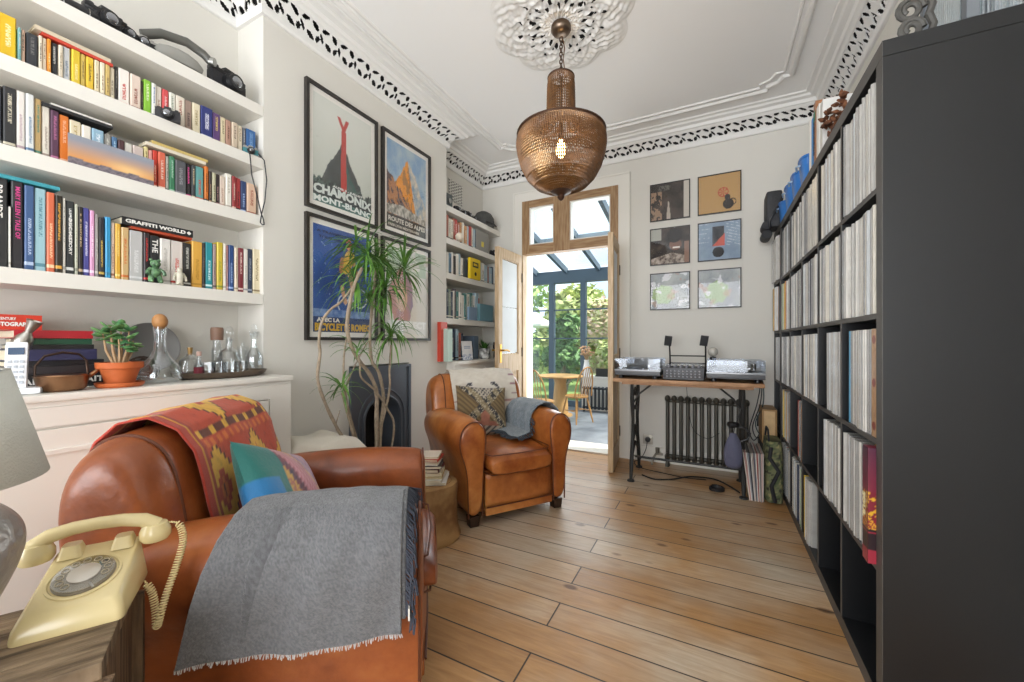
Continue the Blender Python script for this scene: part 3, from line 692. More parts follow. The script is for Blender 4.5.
row2 = [(-26, -14, .19, '7a7468', W_, 'grey'), (-13, 3, .195, '2e2f31', '8a8a80', 'dark grey'), (3.5, 16.5, .20, '2b2b2d', 'cfc8b2', 'black and cream'), (17, 25.6, .20, 'd9d4ce', 'b09aa0', 'white'), (26, 34.6, .20, 'd6d8d6', '5a7a9a', 'pale grey'), (35, 42, .195, 'b99c6a', '4a8070', 'tan and green'),
 (42.5, 50.6, .178, 'd9d3c6', '9a8a80', 'cream'), (51, 59.6, .175, '54344a', 'b06a90', 'plum'), (60, 69.5, .17, 'd9772a', 'e8b090', 'orange'), (70, 81.6, .165, 'd9cdb0', 'b09a60', 'ivory'), (82, 91.4, .16, 'ded8cc', '9a9080', 'off-white'), (91.8, 104, .16, '8fb0c4', 'e0e8ee', 'light blue'),
 (104.4, 111.8, .155, '8c8a84', 'd0d0c8', 'grey'), (112.2, 118, .155, '4a6f94', 'a0c0d8', 'blue'), (118.4, 125, .152, '4e3336', 'a08080', 'dark brown'), (125.4, 133, .15, 'd9d5cc', '9a9a90', 'white'), (133.4, 144, .15, 'c9b9b2', '8a6a68', 'pinkish grey'),
 (144.6, 148.8, .16, 'd2c48c', '7a6a40', 'pale yellow'), (149.2, 153, .152, 'd79a90', 'f0e0d8', 'pink'), (153.4, 158, .158, 'c43a2a', 'f0c0a8', 'red'), (158.4, 165.8, .158, 'd86a50', 'f0d8c8', 'coral'), (166.2, 169.2, .15, 'b6b8ae', '6a6a60', 'pale grey'),
 (169.6, 175, .155, '3b7a58', 'a8d0b8', 'green'), (175.4, 186, .148, '55565a', '8f9094', 'slate grey'), (186.4, 191.6, .148, '2a2628', 'd94a94', 'black and pink'), (192, 196, .15, '3a3d40', 'c0b090', 'dark'), (196.4, 204.2, .152, '5f9a98', 'c04a38', 'teal and red'),
 (205, 209, .165, 'c8702a', '2a2a2a', 'orange and black'), (209.3, 212, .148, '352c2a', 'b09070', 'black'), (212.3, 216, .146, 'b5b294', '5a5a48', 'sage'), (216.3, 220, .146, '2d2426', 'b08a8a', 'black'), (220.4, 225.6, .145, 'dbcabb', 'b08a78', 'cream'),
 (226, 231.8, .165, 'e1ddd2', 'b0a898', 'white'), (232.2, 236, .162, '8c2f30', 'd9c0b0', 'dark red'), (236.4, 241, .16, 'a3383a', '2a2022', 'crimson'), (241.4, 247, .156, '35466f', '9ab0d8', 'navy'), (247.4, 256.4, .155, 'd3b49c', 'a05a48', 'peach')]
shelf_books(row2, ZSH['C'], 'middle book shelf', -2.045, 'books on the middle book shelf of the near alcove')
row3 = [(-30, -12, .27, '3a3a3c', W_, 'dark grey'), (-11, 8.4, .287, '2a2b2c', '2f3031', 'wide black'), (8.8, 11, .20, 'd9d5cc', 'b0aca0', 'thin white'), (11.6, 24, .288, '2c2a2d', '343236', 'black'), (24.6, 34.8, .283, '3d5a86', 'b0c0d8', 'blue patterned'), (35.2, 46.6, .282, '9cc2cc', '5a8a98', 'pale blue'),
 (47, 55.2, .276, 'd06a48', 'f0c8a0', 'orange red'), (55.6, 62.8, .272, '2c2418', 'd9a040', 'black and gold'), (63.2, 66, .268, 'd6d2c8', 'a0a098', 'thin white'), (66.4, 75, .262, '2f3233', 'd8d8d4', 'black'), (75.4, 78.4, .256, 'b9bba8', '8a8a78', 'thin grey green'), (78.8, 83.4, .25, '2a2523', 'c0a888', 'black'),
 (83.8, 90, .25, '4a4a90', 'd0d0e8', 'violet blue'), (90.4, 95, .245, 'd49ac0', 'f0d8e8', 'pink'), (95.4, 98.4, .235, '8f8b88', 'c0c0b8', 'thin grey'), (98.8, 104.8, .225, '2a2a30', 'c8a850', 'black'), (105.2, 111, .232, '2f8fbf', '3a7a9a', 'bright blue'), (111.4, 115, .215, 'dcc7b3', 'a06a50', 'beige'),
 (115.4, 121, .215, 'd9a83a', 'e8d080', 'yellow'), (121.4, 129, .205, 'c9aa78', 'c86a28', 'tan'), (129.4, 143, .20, 'b9b9b8', 'd6d6d6', 'silver grey wrapped'), (143.6, 149.6, .20, '2c2426', 'c03a38', 'black'), (150, 159.6, .195, '27282a', '2b2c2e', 'black'), (160, 170.6, .19, 'd9d6d0', 'b0aca4', 'white'),
 (171.2, 183, .19, 'd5cdc6', 'c63a2c', 'white and red'), (183.6, 191.8, .19, '2f2d2c', 'c8c8c0', 'black'), (192.2, 202.4, .205, 'd8a547', 'b88830', 'amber'), (202.8, 205.6, .205, '2a2626', '6a5a50', 'thin black'), (206, 213, .212, '27909a', 'd8f0f0', 'teal'), (213.4, 216.8, .21, 'a89490', '5a4a4a', 'grey pink'),
 (217.2, 223, .222, 'd0b840', '8a9a40', 'yellow green'), (223.4, 226, .22, 'e0dcd2', 'b0a8a0', 'thin white'), (226.4, 228.8, .215, 'd39a98', 'f0d0d0', 'thin pink'), (229.2, 234.2, .22, '2c4a80', 'a0b8e0', 'navy'), (234.6, 238, .212, 'd6c7b2', '9a8a70', 'cream'), (238.4, 243.6, .215, '7d3038', 'e0c8c0', 'maroon'),
 (244, 248, .215, 'dfd9cf', 'a0a0a0', 'white'), (248.4, 253, .22, '3a4358', '9aa0b0', 'dark blue'), (253.4, 261, .225, 'd9cdae', '8a7a58', 'ivory'), (261.6, 267, .24, '3a3230', '7a6a60', 'dark brown')]
bk3 = shelf_books(row3, ZSH['D'], 'lowest book shelf', -2.04, 'books on the lowest book shelf of the near alcove', depth=.18)
INKW = flat('e8e6e0', .6); INKP = flat('d84a90', .6); INKO = flat('c8702a', .6)
def spine_title(o, txt, z0, z1, k=.5, m=INKW):           # reads downwards, on the spine of an upright book
    me = o.data; w = max(v.co.y for v in me.vertices)
    lettering('spine_title', txt, (.0015, w*(1-k)/2+w*k, z1), (0, 0, -1), (0, 1, 0), z1-z0, w*k, m, o).location = (0, -w*k*0, 0)
def spine_title(o, txt, z0, z1, k=.5, m=INKW):
    me = o.data; w = max(v.co.y for v in me.vertices)
    lettering('spine_title', txt, (.0012, w*(1-k)/2, z1), (0, 0, -1), (0, 1, 0), z1-z0, w*k, m, o)
spine_title(bk3[1], 'BRANDT', .16, .265, .42); spine_title(bk3[3], 'MARY ELLEN / TALE OF', .10, .27, .42, INKP)
spine_title(bk3[22], 'THE', .125, .18, .6); spine_title(bk3[9], 'DISC HISTORY', .07, .20, .4)
def flat_book(name, label, px0, px1, z, th, d, c, xf, parent=None, edge=PAGES):
    y0, y1 = on_x(px0, xf), on_x(px1, xf)
    g = G(); g.b2((-d, 0, 0), (0, y1-y0, .0025)); g.b2((-d, 0, th-.0025), (0, y1-y0, th)); g.b2((-.0025, 0, .0025), (0, y1-y0, th-.0025)); g.mi = 1; g.b2((-d+.004, .003, .0025), (-.0025, y1-y0-.003, th-.0025))
    o = g.out(name, [c, edge], smooth=False, loc=(xf, y0, z)); tag(o, label, 'book'); return o
z1 = ZSH['B']+.1305
flat_book('book', 'red book lying flat on top of the yellow paperbacks, top book shelf', 42, 113, z1-.0005, .010, .12, flat('c4402c'), -2.035)
flat_book('book', 'cream book lying flat above the red one, top book shelf', 35, 111, z1+.010, .014, .125, flat('cdbfa6'), -2.035)
z1 = ZSH['C']+.179
flat_book('book', 'thin black book lying across the cream and plum books, middle book shelf', 42, 113, z1, .010, .13, flat('2a2a2c'), -2.035)
flat_book('book', 'white booklet lying on the thin black book, middle book shelf', 51, 112, z1+.011, .006, .13, flat('d4d2cc'), -2.035)
z1 = ZSH['C']+.1665
flat_book('book', 'cream book lying flat over the red and green books, middle book shelf', 146, 206, z1, .013, .14, flat('d8d0bd'), -2.035)
flat_book('book', 'yellow book lying flat on the cream one, middle book shelf', 152, 208, z1+.0135, .012, .14, flat('c9b16a'), -2.035)
flat_book('book', 'turquoise book lying flat across the tallest books, lowest book shelf', -20, 60, ZSH['D']+.2895, .012, .17, flat('3f9aa8'), -2.035)
z1 = ZSH['D']+.2165
z1 = ZSH['D']+.2065
flat_book('book', 'orange red book lying flat under the black lettered one, lowest book shelf', 131, 192, z1, .010, .16, flat('b5492c'), -2.035)
gw = flat_book('book', 'black book with pixel lettering lying on top, lowest book shelf', 122, 193, z1+.0105, .030, .165, flat('232325'), -2.03)
L_ = on_x(193, -2.03)-on_x(122, -2.03)
lettering('spine_title', 'GRAFFITI WORLD', (.0012, L_*.04, .008), (0, 1, 0), (0, 0, 1), L_*.84, .015, INKW, gw, weight=.04)
g = G(); c = (.001, L_*.935, .0155); g.box(c, (.001, .012, .012), rot=Matrix.Rotation(PI/4, 3, 'X')); g.out('diamond_mark', INKW, gw, smooth=False)
# sunset panorama card standing before the middle shelf's books
ya, yb = on_x(68, -2.02), on_x(154, -2.02)
def sunset(u, v):
    sky = mix(H('#d99a5c'), H('#8f94a0'), (v-.25)*1.7); k = math.exp(-((u-.68)/.22)**2-((v-.3)/.18)**2)
    c = mix(sky, H('#f2c98a'), k*.9)
    if v < .2+.03*math.sin(u*19): c = mix(H('#5b5560'), H('#8a7f86'), .5+fbm(u*30, v*30))
    return c
o = G().grid(lambda u, v: (0, ya+(yb-ya)*u-ya, .105*v), 60, 24, sunset).out('panorama_card', painted('glossy_print', .3, .4), solid=.002, smooth=False)
o.location = (-2.022, ya, ZSH['C']+.002); tag(o, 'long sunset photograph card standing before the middle shelf books', 'photograph')
# ---------- cameras and small things on the shelves ----------
CHR = mat('camera_chrome', '#a9a8a4', .3, 1.); LENS = glass('lens_glass', (.5,.55,.7), .3)
LTH = mat('black_leatherette', '#26262a', .6, bump=.3, bscale=300)
def camera(label, px, X, z, rz, s=1., top='black', strap=False, body=None):
    t = thing('camera', label, 'camera', (X, on_x(px, X), z), rz)           # lens looks along +x
    G().box((0, 0, .033*s), (.032*s, .13*s, .052*s), .006*s).out('body', body or LTH, t)
    tm = CHR if top == 'chrome' else PLASTK
    g = G(); g.box((0, 0, .066*s), (.030*s, .128*s, .014*s), .003*s); g.box((.002, 0, .080*s), (.032*s, .038*s, .016*s), .005*s); g.box((0, 0, .0045*s), (.031*s, .128*s, .008*s), .002*s); g.out('top_plate', tm, t)
    g = G(); g.cyl((.015*s, 0, .036*s), (.030*s, 0, .036*s), .031*s, n=28); g.cyl((.030*s, 0, .036*s), (.055*s, 0, .036*s), .028*s, .026*s, 28)
    for x in (.036, .044): g.tube([(x*s, .0285*s*math.cos(a), .036*s+.0285*s*math.sin(a)) for a in [2*PI*i/28 for i in range(28)]], .0014*s, 5, loop=True)
    b = g.out('lens_barrel', PLASTK, t)
    G().ball((.052*s, 0, .036*s), .021*s, 16, (.35, 1, 1)).out('lens_glass', LENS, b)
    G().cyl((0, .045*s, .073*s), (0, .045*s, .083*s), .010*s).out('dial', tm, t); G().cyl((0, -.045*s, .073*s), (0, -.045*s, .081*s), .012*s).out('dial', tm, t)
    return t
camera('black camera lying at the right end of the topmost shelf', 227, -2.065, ZSH['A'], math.radians(10), 1.25)
camera('small silver-topped camera in the middle of the topmost shelf', 143, -2.055, ZSH['A'], math.radians(-10), .62, 'chrome')
camera('squat black camera lens case on the topmost shelf, left of the instant camera', 126, -2.05, ZSH['A'], .2, .62)
camera('wide black camera with a chrome ringed lens at the left of the topmost shelf', 105, -2.06, ZSH['A'], .1, .95)
# folding instant camera
t = thing('instant_camera', 'grey folding instant camera with a curved hood on the topmost shelf', 'camera', (-2.07, on_x(178, -2.07), ZSH['A']), -.1); t.scale = (1.3, 1.2, 1.5)
g = G(); g.rings([[(x, -.085, z) for x, z in P] if k == 0 else [(x, y, z*s_) for x, z in P] for k, (y, s_, P) in enumerate([(-.085, .9, [(-.05, 0), (.05, 0), (.045, .03), (-.05, .035)]), (-.04, 1, [(-.055, 0), (.055, 0), (.05, .05), (-.05, .06)]), (.02, 1, [(-.055, 0), (.055, 0), (.045, .055), (-.05, .07)]), (.075, .8, [(-.05, 0), (.06, 0), (.055, .03), (-.045, .045)])])]); g.out('body', mat('light_grey_plastic', '#8d8c86', .4), t, sub=1)
G().tube([(0, -.10, .05), (.01, -.05, .075), (.015, .02, .085), (.02, .07, .072), (.025, .088, .058)], .013, 10).out('hood', mat('dark_grey_plastic', '#55544f', .4), t)
G().cyl((.025, .088, .058), (.038, .098, .056), .013, .012).out('flash_bulb', CHR, t)
# black telephoto, top left, lying
t = thing('telephoto_lens', 'long black lens lying on its side at the far left of the topmost shelf', 'lens', (-2.05, on_x(70, -2.05), ZSH['A']+.022), 0)
G().cyl((0, -.10, 0), (0, .03, 0), .020, .022, 24).cyl((0, .03, 0), (0, .07, 0), .022, .022, 24).out('barrel', PLASTK, t)
g = G(); 
for y in (-.05, -.02, .045): g.tube([(.0225*math.cos(a), y, .0225*math.sin(a)) for a in [2*PI*i/24 for i in range(24)]], .0012, 5, loop=True)
g.out('grip_ring', CHR, t)
c1 = camera('black rangefinder camera lying in front of the cream books, top book shelf', 168, -2.018, ZSH['B'], -.5, .62)
c2 = camera('small turquoise-topped camera with hanging strap at the right shelf end', 250.5, -2.025, ZSH['B'], -.3, .5, 'chrome', body=mat('turquoise', '#3f7f86', .5))
y = on_x(250.5, -2.02)
g = G(); X0 = -1.992
g.tube([(-2.01, y-.02, 1.985), (X0, y-.018, 1.955), (X0, y-.01, 1.86), (X0, y+.012, 1.78), (X0, y+.034, 1.69), (X0, y+.046, 1.66), (X0, y+.05, 1.635)], .0028, 6)
g.tube([(-2.01, y+.03, 1.985), (X0, y+.05, 1.955), (X0, y+.062, 1.86), (X0, y+.052, 1.75), (X0, y+.036, 1.68), (X0+.001, y+.03, 1.64), (X0, y+.04, 1.632), (X0, y+.05, 1.636)], .0028, 6)
g.out('neck_strap', LTH)
tag(bpy.data.objects['neck_strap'], 'thin black camera strap dangling crossed below the turquoise camera', 'strap')
# green bear and pale figure on the lowest book shelf
t = thing('bear_figurine', 'green mottled bear figurine standing before the black books', 'figurine', (-2.016, on_x(155, -2.016), ZSH['D']), 0)
GB = mat('green_stone', '#6f9a6c', .4, var=.6, vscale=60, col2='#2c4a34')
g = G(); g.ball((0, 0, .042), .02, 16, (.8, 1, 1.15)); g.ball((.004, 0, .077), .0165, 16, (.95, 1.05, .95))
for s in (-1, 1):
    g.ball((0, s*.0135, .092), .006, 10); g.tube([(0, s*.014, .056), (.008, s*.026, .045), (.012, s*.028, .032)], lambda q: .0075-.001*q, 8)
    g.tube([(.002, s*.011, .03), (.004, s*.015, .015), (.006, s*.016, .005)], lambda q: .0095-.001*q, 8); g.ball((.010, s*.016, .006), .0085, 10, (1.3, .9, .7))
g.ball((.018, 0, .073), .0065, 10)
g.out('bear_body', GB, t, sub=0)
t = thing('figurine', 'small cream figurine standing before the white and red book', 'figurine', (-2.016, on_x(179.5, -2.016), ZSH['D']), 0)
PF = mat('cream_resin', '#d2cdbb', .5, var=.2, vscale=60)
g = G(); g.lathe([(.001, .0), (.012, .0), (.013, .02), (.015, .035), (.012, .047), (.005, .05), (.001, .05)], (0, 0, .008)); g.ball((.001, 0, .064), .0105, 14, (.95, .95, 1.1))
for s in (-1, 1): g.tube([(0, s*.011, .052), (.003, s*.02, .035), (.006, s*.021, .02)], lambda q: .0055-.001*q, 8); g.tube([(0, s*.006, .012), (.002, s*.008, .003)], .006, 8)
g.out('figure_body', PF, t)
# ---------- cabinet ----------
XC = -1.80
t = thing('alcove_cabinet', 'white built-in cabinet below the alcove shelves at the left', 'cabinet', (0, 0, 0))
g = G(); g.b2((XL+.002, YA+.002, 0), (XC-.02, YN-.002, .85)); g.b2((XB+.003, YN-.002, 0), (XC-.02, YN+.012, .85)); g.out('carcass', WHITE, t, smooth=False)
g = G(); g.b2((XL+.002, YA+.002, .868), (XC, YN+.02, .89), .006); g.b2((XL+.002, YA+.002, .85), (XC-.012, YN+.015, .868), .004); g.out('worktop', WHITE, t, smooth=False)
G().b2((XC-.02, YA+.01, 0), (XC-.008, YN+.012, .09)).out('plinth', WHITE, t, smooth=False)
yk = [YA+.02, .19, .66, 1.13]
g = G()
g.b2((XC-.02, YA+.01, .79), (XC-.008, YN+.01, .85)); g.b2((XC-.02, 1.10, .09), (XC-.008, YN+.01, .79))
g.out('face_frame', WHITE, t, smooth=False)
for a, b in ((YA+.03, .17), (.178, .635), (.643, 1.093)):
    d = G().b2((XC-.02, a, .10), (XC-.005, b, .782), .002).out('door', WHITE, t, smooth=False)
    g = G()
    for lo, hi in (((a+.06, .16), (a+.075, .72)), ((b-.075, .16), (b-.06, .72)), ((a+.075, .705), (b-.075, .72)), ((a+.075, .16), (b-.075, .175))): g.b2((XC-.006, lo[0], lo[1]), (XC+.002, hi[0], hi[1]), .002)
    g.out('door_moulding', WHITE, d, smooth=False)
    G().cyl((XC-.006, b-.03, .5), (XC+.014, b-.03, .5), .011, .013).out('knob', WHITE, d)
# ---------- things on the cabinet ----------
ZC0 = .8905
def PX(px, X): return (X, on_x(px, X))
# big picture books in a stack
st = [('black bottom book with white capital lettering in the cabinet top stack', .032, '232325', 2, 112, 'PORTRAIT PORTRAIT'), ('thin dark grey book with a pale line of text in the cabinet stack', .016, '3b3638', 5, 107, None), ('black book with small white title in the cabinet stack', .012, '232226', 8, 104, None),
      ('navy blue book in the cabinet stack', .024, '3a3a5c', 10, 97, None), ('black book between the navy and the green books in the stack', .010, '2a2a2c', 18, 94, None), ('dark green book in the cabinet stack', .013, '2f5a44', 22, 92, None), ('red book lying second from the top of the cabinet stack', .017, 'b52a34', 14, 93, None),
      ('bright red photography book crowning the stack on the cabinet', .031, 'c93a26', -22, 42, 'PHOTOGRAPHY')]
z = ZC0; XS = -2.03
for lab, th, c, p0, p1, txt in st:
    if txt == 'PHOTOGRAPHY': pass
    th *= 1.58
    o = flat_book('book', lab, p0, p1, z, th, .19 if p1 > 50 else .17, flat(c, .4), XS + random.uniform(-.006, .006)*(p1 > 50)); L0 = on_x(p1, XS)-on_x(p0, XS)
    if txt == 'PORTRAIT PORTRAIT':
        a = on_x(22, XS)-on_x(p0, XS); b = on_x(103, XS)-on_x(p0, XS)
        lettering('spine_title', 'AIR PORTRAIT', (.0012, a, .016), (0, 1, 0), (0, 0, 1), b-a, .021, INKW, o, weight=.04, spacing=1.1)
    if txt == 'PHOTOGRAPHY':
        lettering('spine_title', '20TH CENTURY', (.0012, L0*.12, .031), (0, 1, 0), (0, 0, 1), L0*.45, .009, INKW, o)
        lettering('spine_title', 'PHOTOGRAPHY', (.0012, L0*.12, .011), (0, 1, 0), (0, 0, 1), L0*.75, .014, INKW, o, weight=.04)
    z += th + .0006
# steel jigger leaning on the stack
t = thing('jigger', 'steel hourglass cocktail jigger lying tilted against the red books', 'jigger', (-1.985, on_x(27, -1.985), ZC0+.185), 0)
o = G().lathe([(.001, -.035), (.020, -.037), (.021, -.035), (.017, -.01), (.007, .006), (.013, .03), (.016, .038), (.014, .038), (.010, .02), (.001, .01)], n=24).out('jigger_cup', STEEL, t); o.rotation_euler = (-.32, .25, 0)
t['label'] = 'steel hourglass cocktail jigger tilted in front of the red books'
o.scale = (1.25,)*3
# cordless phone
X = -1.90; t = thing('cordless_phone', 'white cordless telephone upright in its charging cradle on the cabinet', 'phone', (*PX(22, X), ZC0), -.35)
WP = mat('white_plastic', '#dfe2e6', .3)
G().box((.0, .0, .010), (.075, .085, .020), .009).out('cradle', WP, t)
h = G().box((-.01, -.012, .085), (.024, .046, .150), .009, rot=Matrix.Rotation(-.2, 3, 'Y')).out('handset', WP, t)
g = G(); R_ = Matrix.Rotation(-.2, 3, 'Y')
g.box(R_ @ Vector((.0132, 0, .045)) + Vector((-.01, -.012, .085)), (.002, .032, .022), rot=R_); g.out('screen', mat('phone_screen', '#44566f', .2), h, smooth=False)
g = G(); 
for r in range(5):
    for c in range(3): g.box(R_ @ Vector((.0132, -.012+.012*c, .012-.016*r)) + Vector((-.01, -.012, .085)), (.002, .008, .008), rot=R_)
g.out('keypad', mat('phone_keys', '#a9b0b8', .5), h, smooth=False)
# copper pan with hoop handle
X = -1.90; t = thing('copper_pan', 'small aged copper pan with a hoop handle on the cabinet', 'pan', (*PX(62.5, X), ZC0), .05)
G().lathe([(.001, 0), (.040, 0), (.048, .006), (.056, .034), (.058, .036), (.054, .036), (.045, .008), (.001, .004)], n=32).out('bowl', COPPER, t)
G().lathe([(.001, .0345), (.052, .0345), (.05, .038), (.012, .042), (.001, .043)], n=28).out('lid', COPPER, t)
G().tube([(0, -.054, .034), (0, -.053, .06), (0, -.035, .082), (0, 0, .090), (0, .035, .085), (0, .05, .07), (0, .052, .05), (0, .054, .034)], .0028, 8).out('hoop_handle', mat('dark_bronze', '#4a3c34', .4, .9), t)
G().tube([(0, .055, .030), (0, .075, .045), (0, .092, .060)], lambda q: .006-.003*q, 8).out('spout', COPPER, t)
# succulent in a terracotta pot
X = -1.90; t = thing('potted_succulent', 'jade plant in a terracotta pot on the white cabinet', 'plant', (*PX(120, X), ZC0), 0)
G().lathe([(.001, 0), (.058, 0), (.064, .006), (.066, .016), (.060, .016), (.056, .008), (.001, .006)], n=36).out('saucer', TERRA, t)
G().lathe([(.001, .009), (.038, .009), (.054, .065), (.060, .065), (.063, .068), (.064, .088), (.058, .088), (.054, .07), (.001, .07)], n=36).out('pot', TERRA, t)
G().lathe([(.001, .078), (.056, .078)], n=20).out('soil', mat('soil', '#3c2f26', .95, bump=.6, bscale=60), t)
g = G(); lf = G(); rnd = random.Random(3)
SW = mat('succulent_stem', '#a98a68', .7)
tips = [(a_, b_, c_+.03) for a_, b_, c_ in [(.0, -.045, .165), (.01, -.028, .185), (.005, .0, .20), (.012, .02, .17), (.0, .036, .135), (.02, -.01, .14), (.02, .012, .12), (-.02, -.02, .15)]]
for tp in tips:
    g.tube([(tp[0]*.2, tp[1]*.3, .075), (tp[0]*.6, tp[1]*.9+.004, .13), tp], lambda q: .0055-.0035*q, 7)
    for k in range(7):
        a = rnd.random()*2*PI; e = rnd.uniform(-.2, .9); d = Vector((math.cos(a)*math.cos(e), math.sin(a)*math.cos(e), math.sin(e))); c = Vector(tp) + d*.018 - Vector((0, 0, rnd.uniform(0, .03)))
        s = d.cross(Vector((0, 0, 1))).normalized(); u = s.cross(d)
        ring = lambda q, w: [c + d*q + s*w*math.cos(b) + u*w*.35*math.sin(b) for b in [2*PI*i/8 for i in range(8)]]
        lf.rings([ring(-.016, .002), ring(-.005, .010), ring(.007, .012), ring(.016, .008), ring(.021, .001)])
g.out('stems', SW, t); lf.out('leaves', mat('jade_leaf', '#6f9a5c', .35, var=.4, vscale=30, col2='#3f7048'), t)
# decanter with a ball stopper
X = -1.93; t = thing('glass_decanter', 'broad clear glass decanter with a round wooden stopper', 'decanter', (*PX(160, X), ZC0), 0)
GL = bpy.data.materials.new('thick_glass'); GL.use_nodes = True; b_ = GL.node_tree.nodes['Principled BSDF']; b_.inputs['Transmission Weight'].default_value = 1; b_.inputs['Roughness'].default_value = .02; b_.inputs['IOR'].default_value = 1.35; b_.inputs['Base Color'].default_value = (.97, .98, .98, 1)
G().lathe([(.001, .002), (.05, .002), (.064, .010), (.066, .022), (.055, .042), (.030, .062), (.019, .080), (.016, .105), (.020, .135), (.0185, .135), (.0145, .105), (.0175, .081), (.0285, .064), (.053, .044), (.0635, .022), (.062, .012), (.05, .005), (.001, .005)], n=40).out('decanter_body', CLEAR, t)
G().ball((0, 0, .148), .0225, 20, (1, 1, .85)).out('stopper', mat('cork_wood', '#b5824e', .55, var=.3, vscale=40), t)
# round grey plate leaning on the wall
X = -2.17; t = thing('round_tray', 'round dull grey metal tray leaning upright on the alcove wall', 'tray', (*PX(150, X), ZC0+.108), 0)
o = G().lathe([(.001, 0), (.088, 0), (.098, .008), (.105, .010), (.105, .012), (.097, .011), (.087, .003), (.001, .003)], n=48).out('tray_disc', mat('dull_pewter', '#7f7f7f', .45, .7), t); o.rotation_euler = (0, PI/2-.16, 0)
# dark twig ball behind the plant
X = -2.10; t = thing('wire_ornament', 'dark woven twig ornament behind the jade plant', 'ornament', (*PX(142, X), ZC0+.045), 0)
g = G(); rnd = random.Random(5)
for k in range(16):
    a, b = rnd.random()*PI, rnd.random()*PI; R = Matrix.Rotation(a, 3, 'X') @ Matrix.Rotation(b, 3, 'Y')
    g.tube([R @ Vector((.042*math.cos(q), .042*math.sin(q), 0)) for q in [2*PI*i/16 for i in range(16)]], .0022, 5, loop=True)
g.out('twigs', mat('dark_twig', '#3a2a1f', .7), t)
# oval drinks tray with glassware
X = -1.99; Yt = on_x(224, X); t = thing('drinks_tray', 'long oval dark tray carrying decanters and glasses', 'tray', (-2.0, Yt, ZC0), 0)
G().lathe([(.001, .0), (.15, .0), (.172, .012), (.18, .028), (.176, .028), (.168, .014), (.148, .003), (.001, .003)], n=56, sx=.62, sy=1.05).out('tray_dish', mat('dark_bronze_tray', '#75675a', .35, .8, var=.2, vscale=20), t)
ZT = ZC0 + .0036
def glassware(name, label, px, X, prof, stop=None, cat='decanter', ring=None, n=28):
    t = thing(name, label, cat, (X, on_x(px, X), ZT)); G().lathe(prof, n=n).out(name+'_body', CLEAR, t, ang=25)
    if stop: g = G(); stop(g); g.out('stopper', CLEAR, t, ang=25)
    return t
def wall_prof(outer, th=.002):
    return outer + [(max(.001, r-th), z+(th if i == len(outer)-1 and False else 0)) for i, (r, z) in reversed(list(enumerate(outer))) if r > .0015] + [(.001, outer[0][1]+.004)]
glassware('crystal_decanter', 'round cut-glass decanter with ball stopper in the middle of the tray', 229, -2.06, wall_prof([(.001, .0), (.028, .0), (.038, .02), (.040, .04), (.030, .058), (.012, .068), (.011, .085), (.017, .09)]), lambda g: (g.ball((0, 0, .106), .017, 14), g.cyl((0, 0, .08), (0, 0, .095), .009)))
glassware('cut_glass_decanter', 'tall cut-glass decanter with faceted stopper at the right of the tray', 254, -2.03, wall_prof([(.001, .0), (.034, .0), (.036, .045), (.032, .058), (.014, .08), (.012, .105), (.020, .125), (.021, .128)]), lambda g: (g.lathe([(.001, .11), (.009, .12), (.014, .135), (.012, .148), (.001, .153)], n=8)), n=12)
t = glassware('glass_bottle', 'slim clear bottle with a broad wooden cap at the back of the tray', 217, -2.12, wall_prof([(.001, .0), (.020, .0), (.021, .07), (.016, .08), (.015, .10)]), cat='bottle'); G().lathe([(.001, .10), (.023, .10), (.024, .13), (.022, .137), (.001, .138)], n=28).out('cap', mat('brown_cap', '#8a6a58', .5), t)
t = glassware('squat_decanter', 'low dome-shaped glass decanter at the left of the tray', 190, -2.03, wall_prof([(.001, .0), (.038, .0), (.040, .025), (.034, .045), (.016, .055), (.010, .062)])); G().cyl((0, 0, .058), (0, 0, .078), .007, .009, n=14).out('stopper', mat('gold_stopper', '#a98a5c', .3, 1.), t)
t = glassware('bottle_small', 'small bottle with a dark red label near the left of the tray', 199, -1.98, wall_prof([(.001, .0), (.014, .0), (.0145, .035), (.007, .045), (.0065, .062)]), cat='bottle', n=20); t.name = 'miniature_bottle'
G().lathe([(.0152, .012), (.0154, .03)], n=20, cap=False).out('paper_label', flat('7a2433', .5), t); G().cyl((0, 0, .060), (0, 0, .072), .0075).out('cap', flat('c9a89a', .5), t)
glassware('glass_jar', 'short lidded glass jar behind the tall decanter', 243, -2.12, wall_prof([(.001, .0), (.020, .0), (.022, .05), (.018, .062)]), lambda g: g.lathe([(.001, .062), (.022, .062), (.020, .07), (.006, .073), (.006, .08), (.001, .082)], n=20), cat='jar')
tum = None
for px, X, w in ((208, -1.955, 'left of the middle'), (219, -1.95, 'in front of the round decanter'), (231, -1.94, 'right of the middle'), (242, -1.945, 'just left of the tall decanter')):
    glassware('tumbler', 'clear cut tumbler standing on the oval tray, %s' % w, px, X, wall_prof([(.001, .0), (.018, .0), (.020, .01), (.022, .042)], .0016), cat='glass', n=14)['group'] = 'tumblers on the drinks tray'

def grow(nm, s, sz=None):
    for o in bpy.data.objects:
        if o.name == nm: o.scale = (s, s, sz or s)
for nm, s_, sz in (('glass_decanter', 1.1, 1.62), ('crystal_decanter', 1.25, 1.9), ('cut_glass_decanter', 1.05, 1.62), ('glass_bottle', 1.1, 1.65), ('squat_decanter', 1.1, 1.7), ('miniature_bottle', 1.2, 1.6), ('glass_jar', 1.2, 1.9), ('copper_pan', 1.12, 1.4),
                   ('tumbler', 1.25, 1.6), ('tumbler.001', 1.25, 1.6), ('tumbler.002', 1.25, 1.6), ('tumbler.003', 1.25, 1.6), ('wire_ornament', 1.3, 1.3)): grow(nm, s_, sz)
bpy.data.objects['round_tray'].location.z += .03
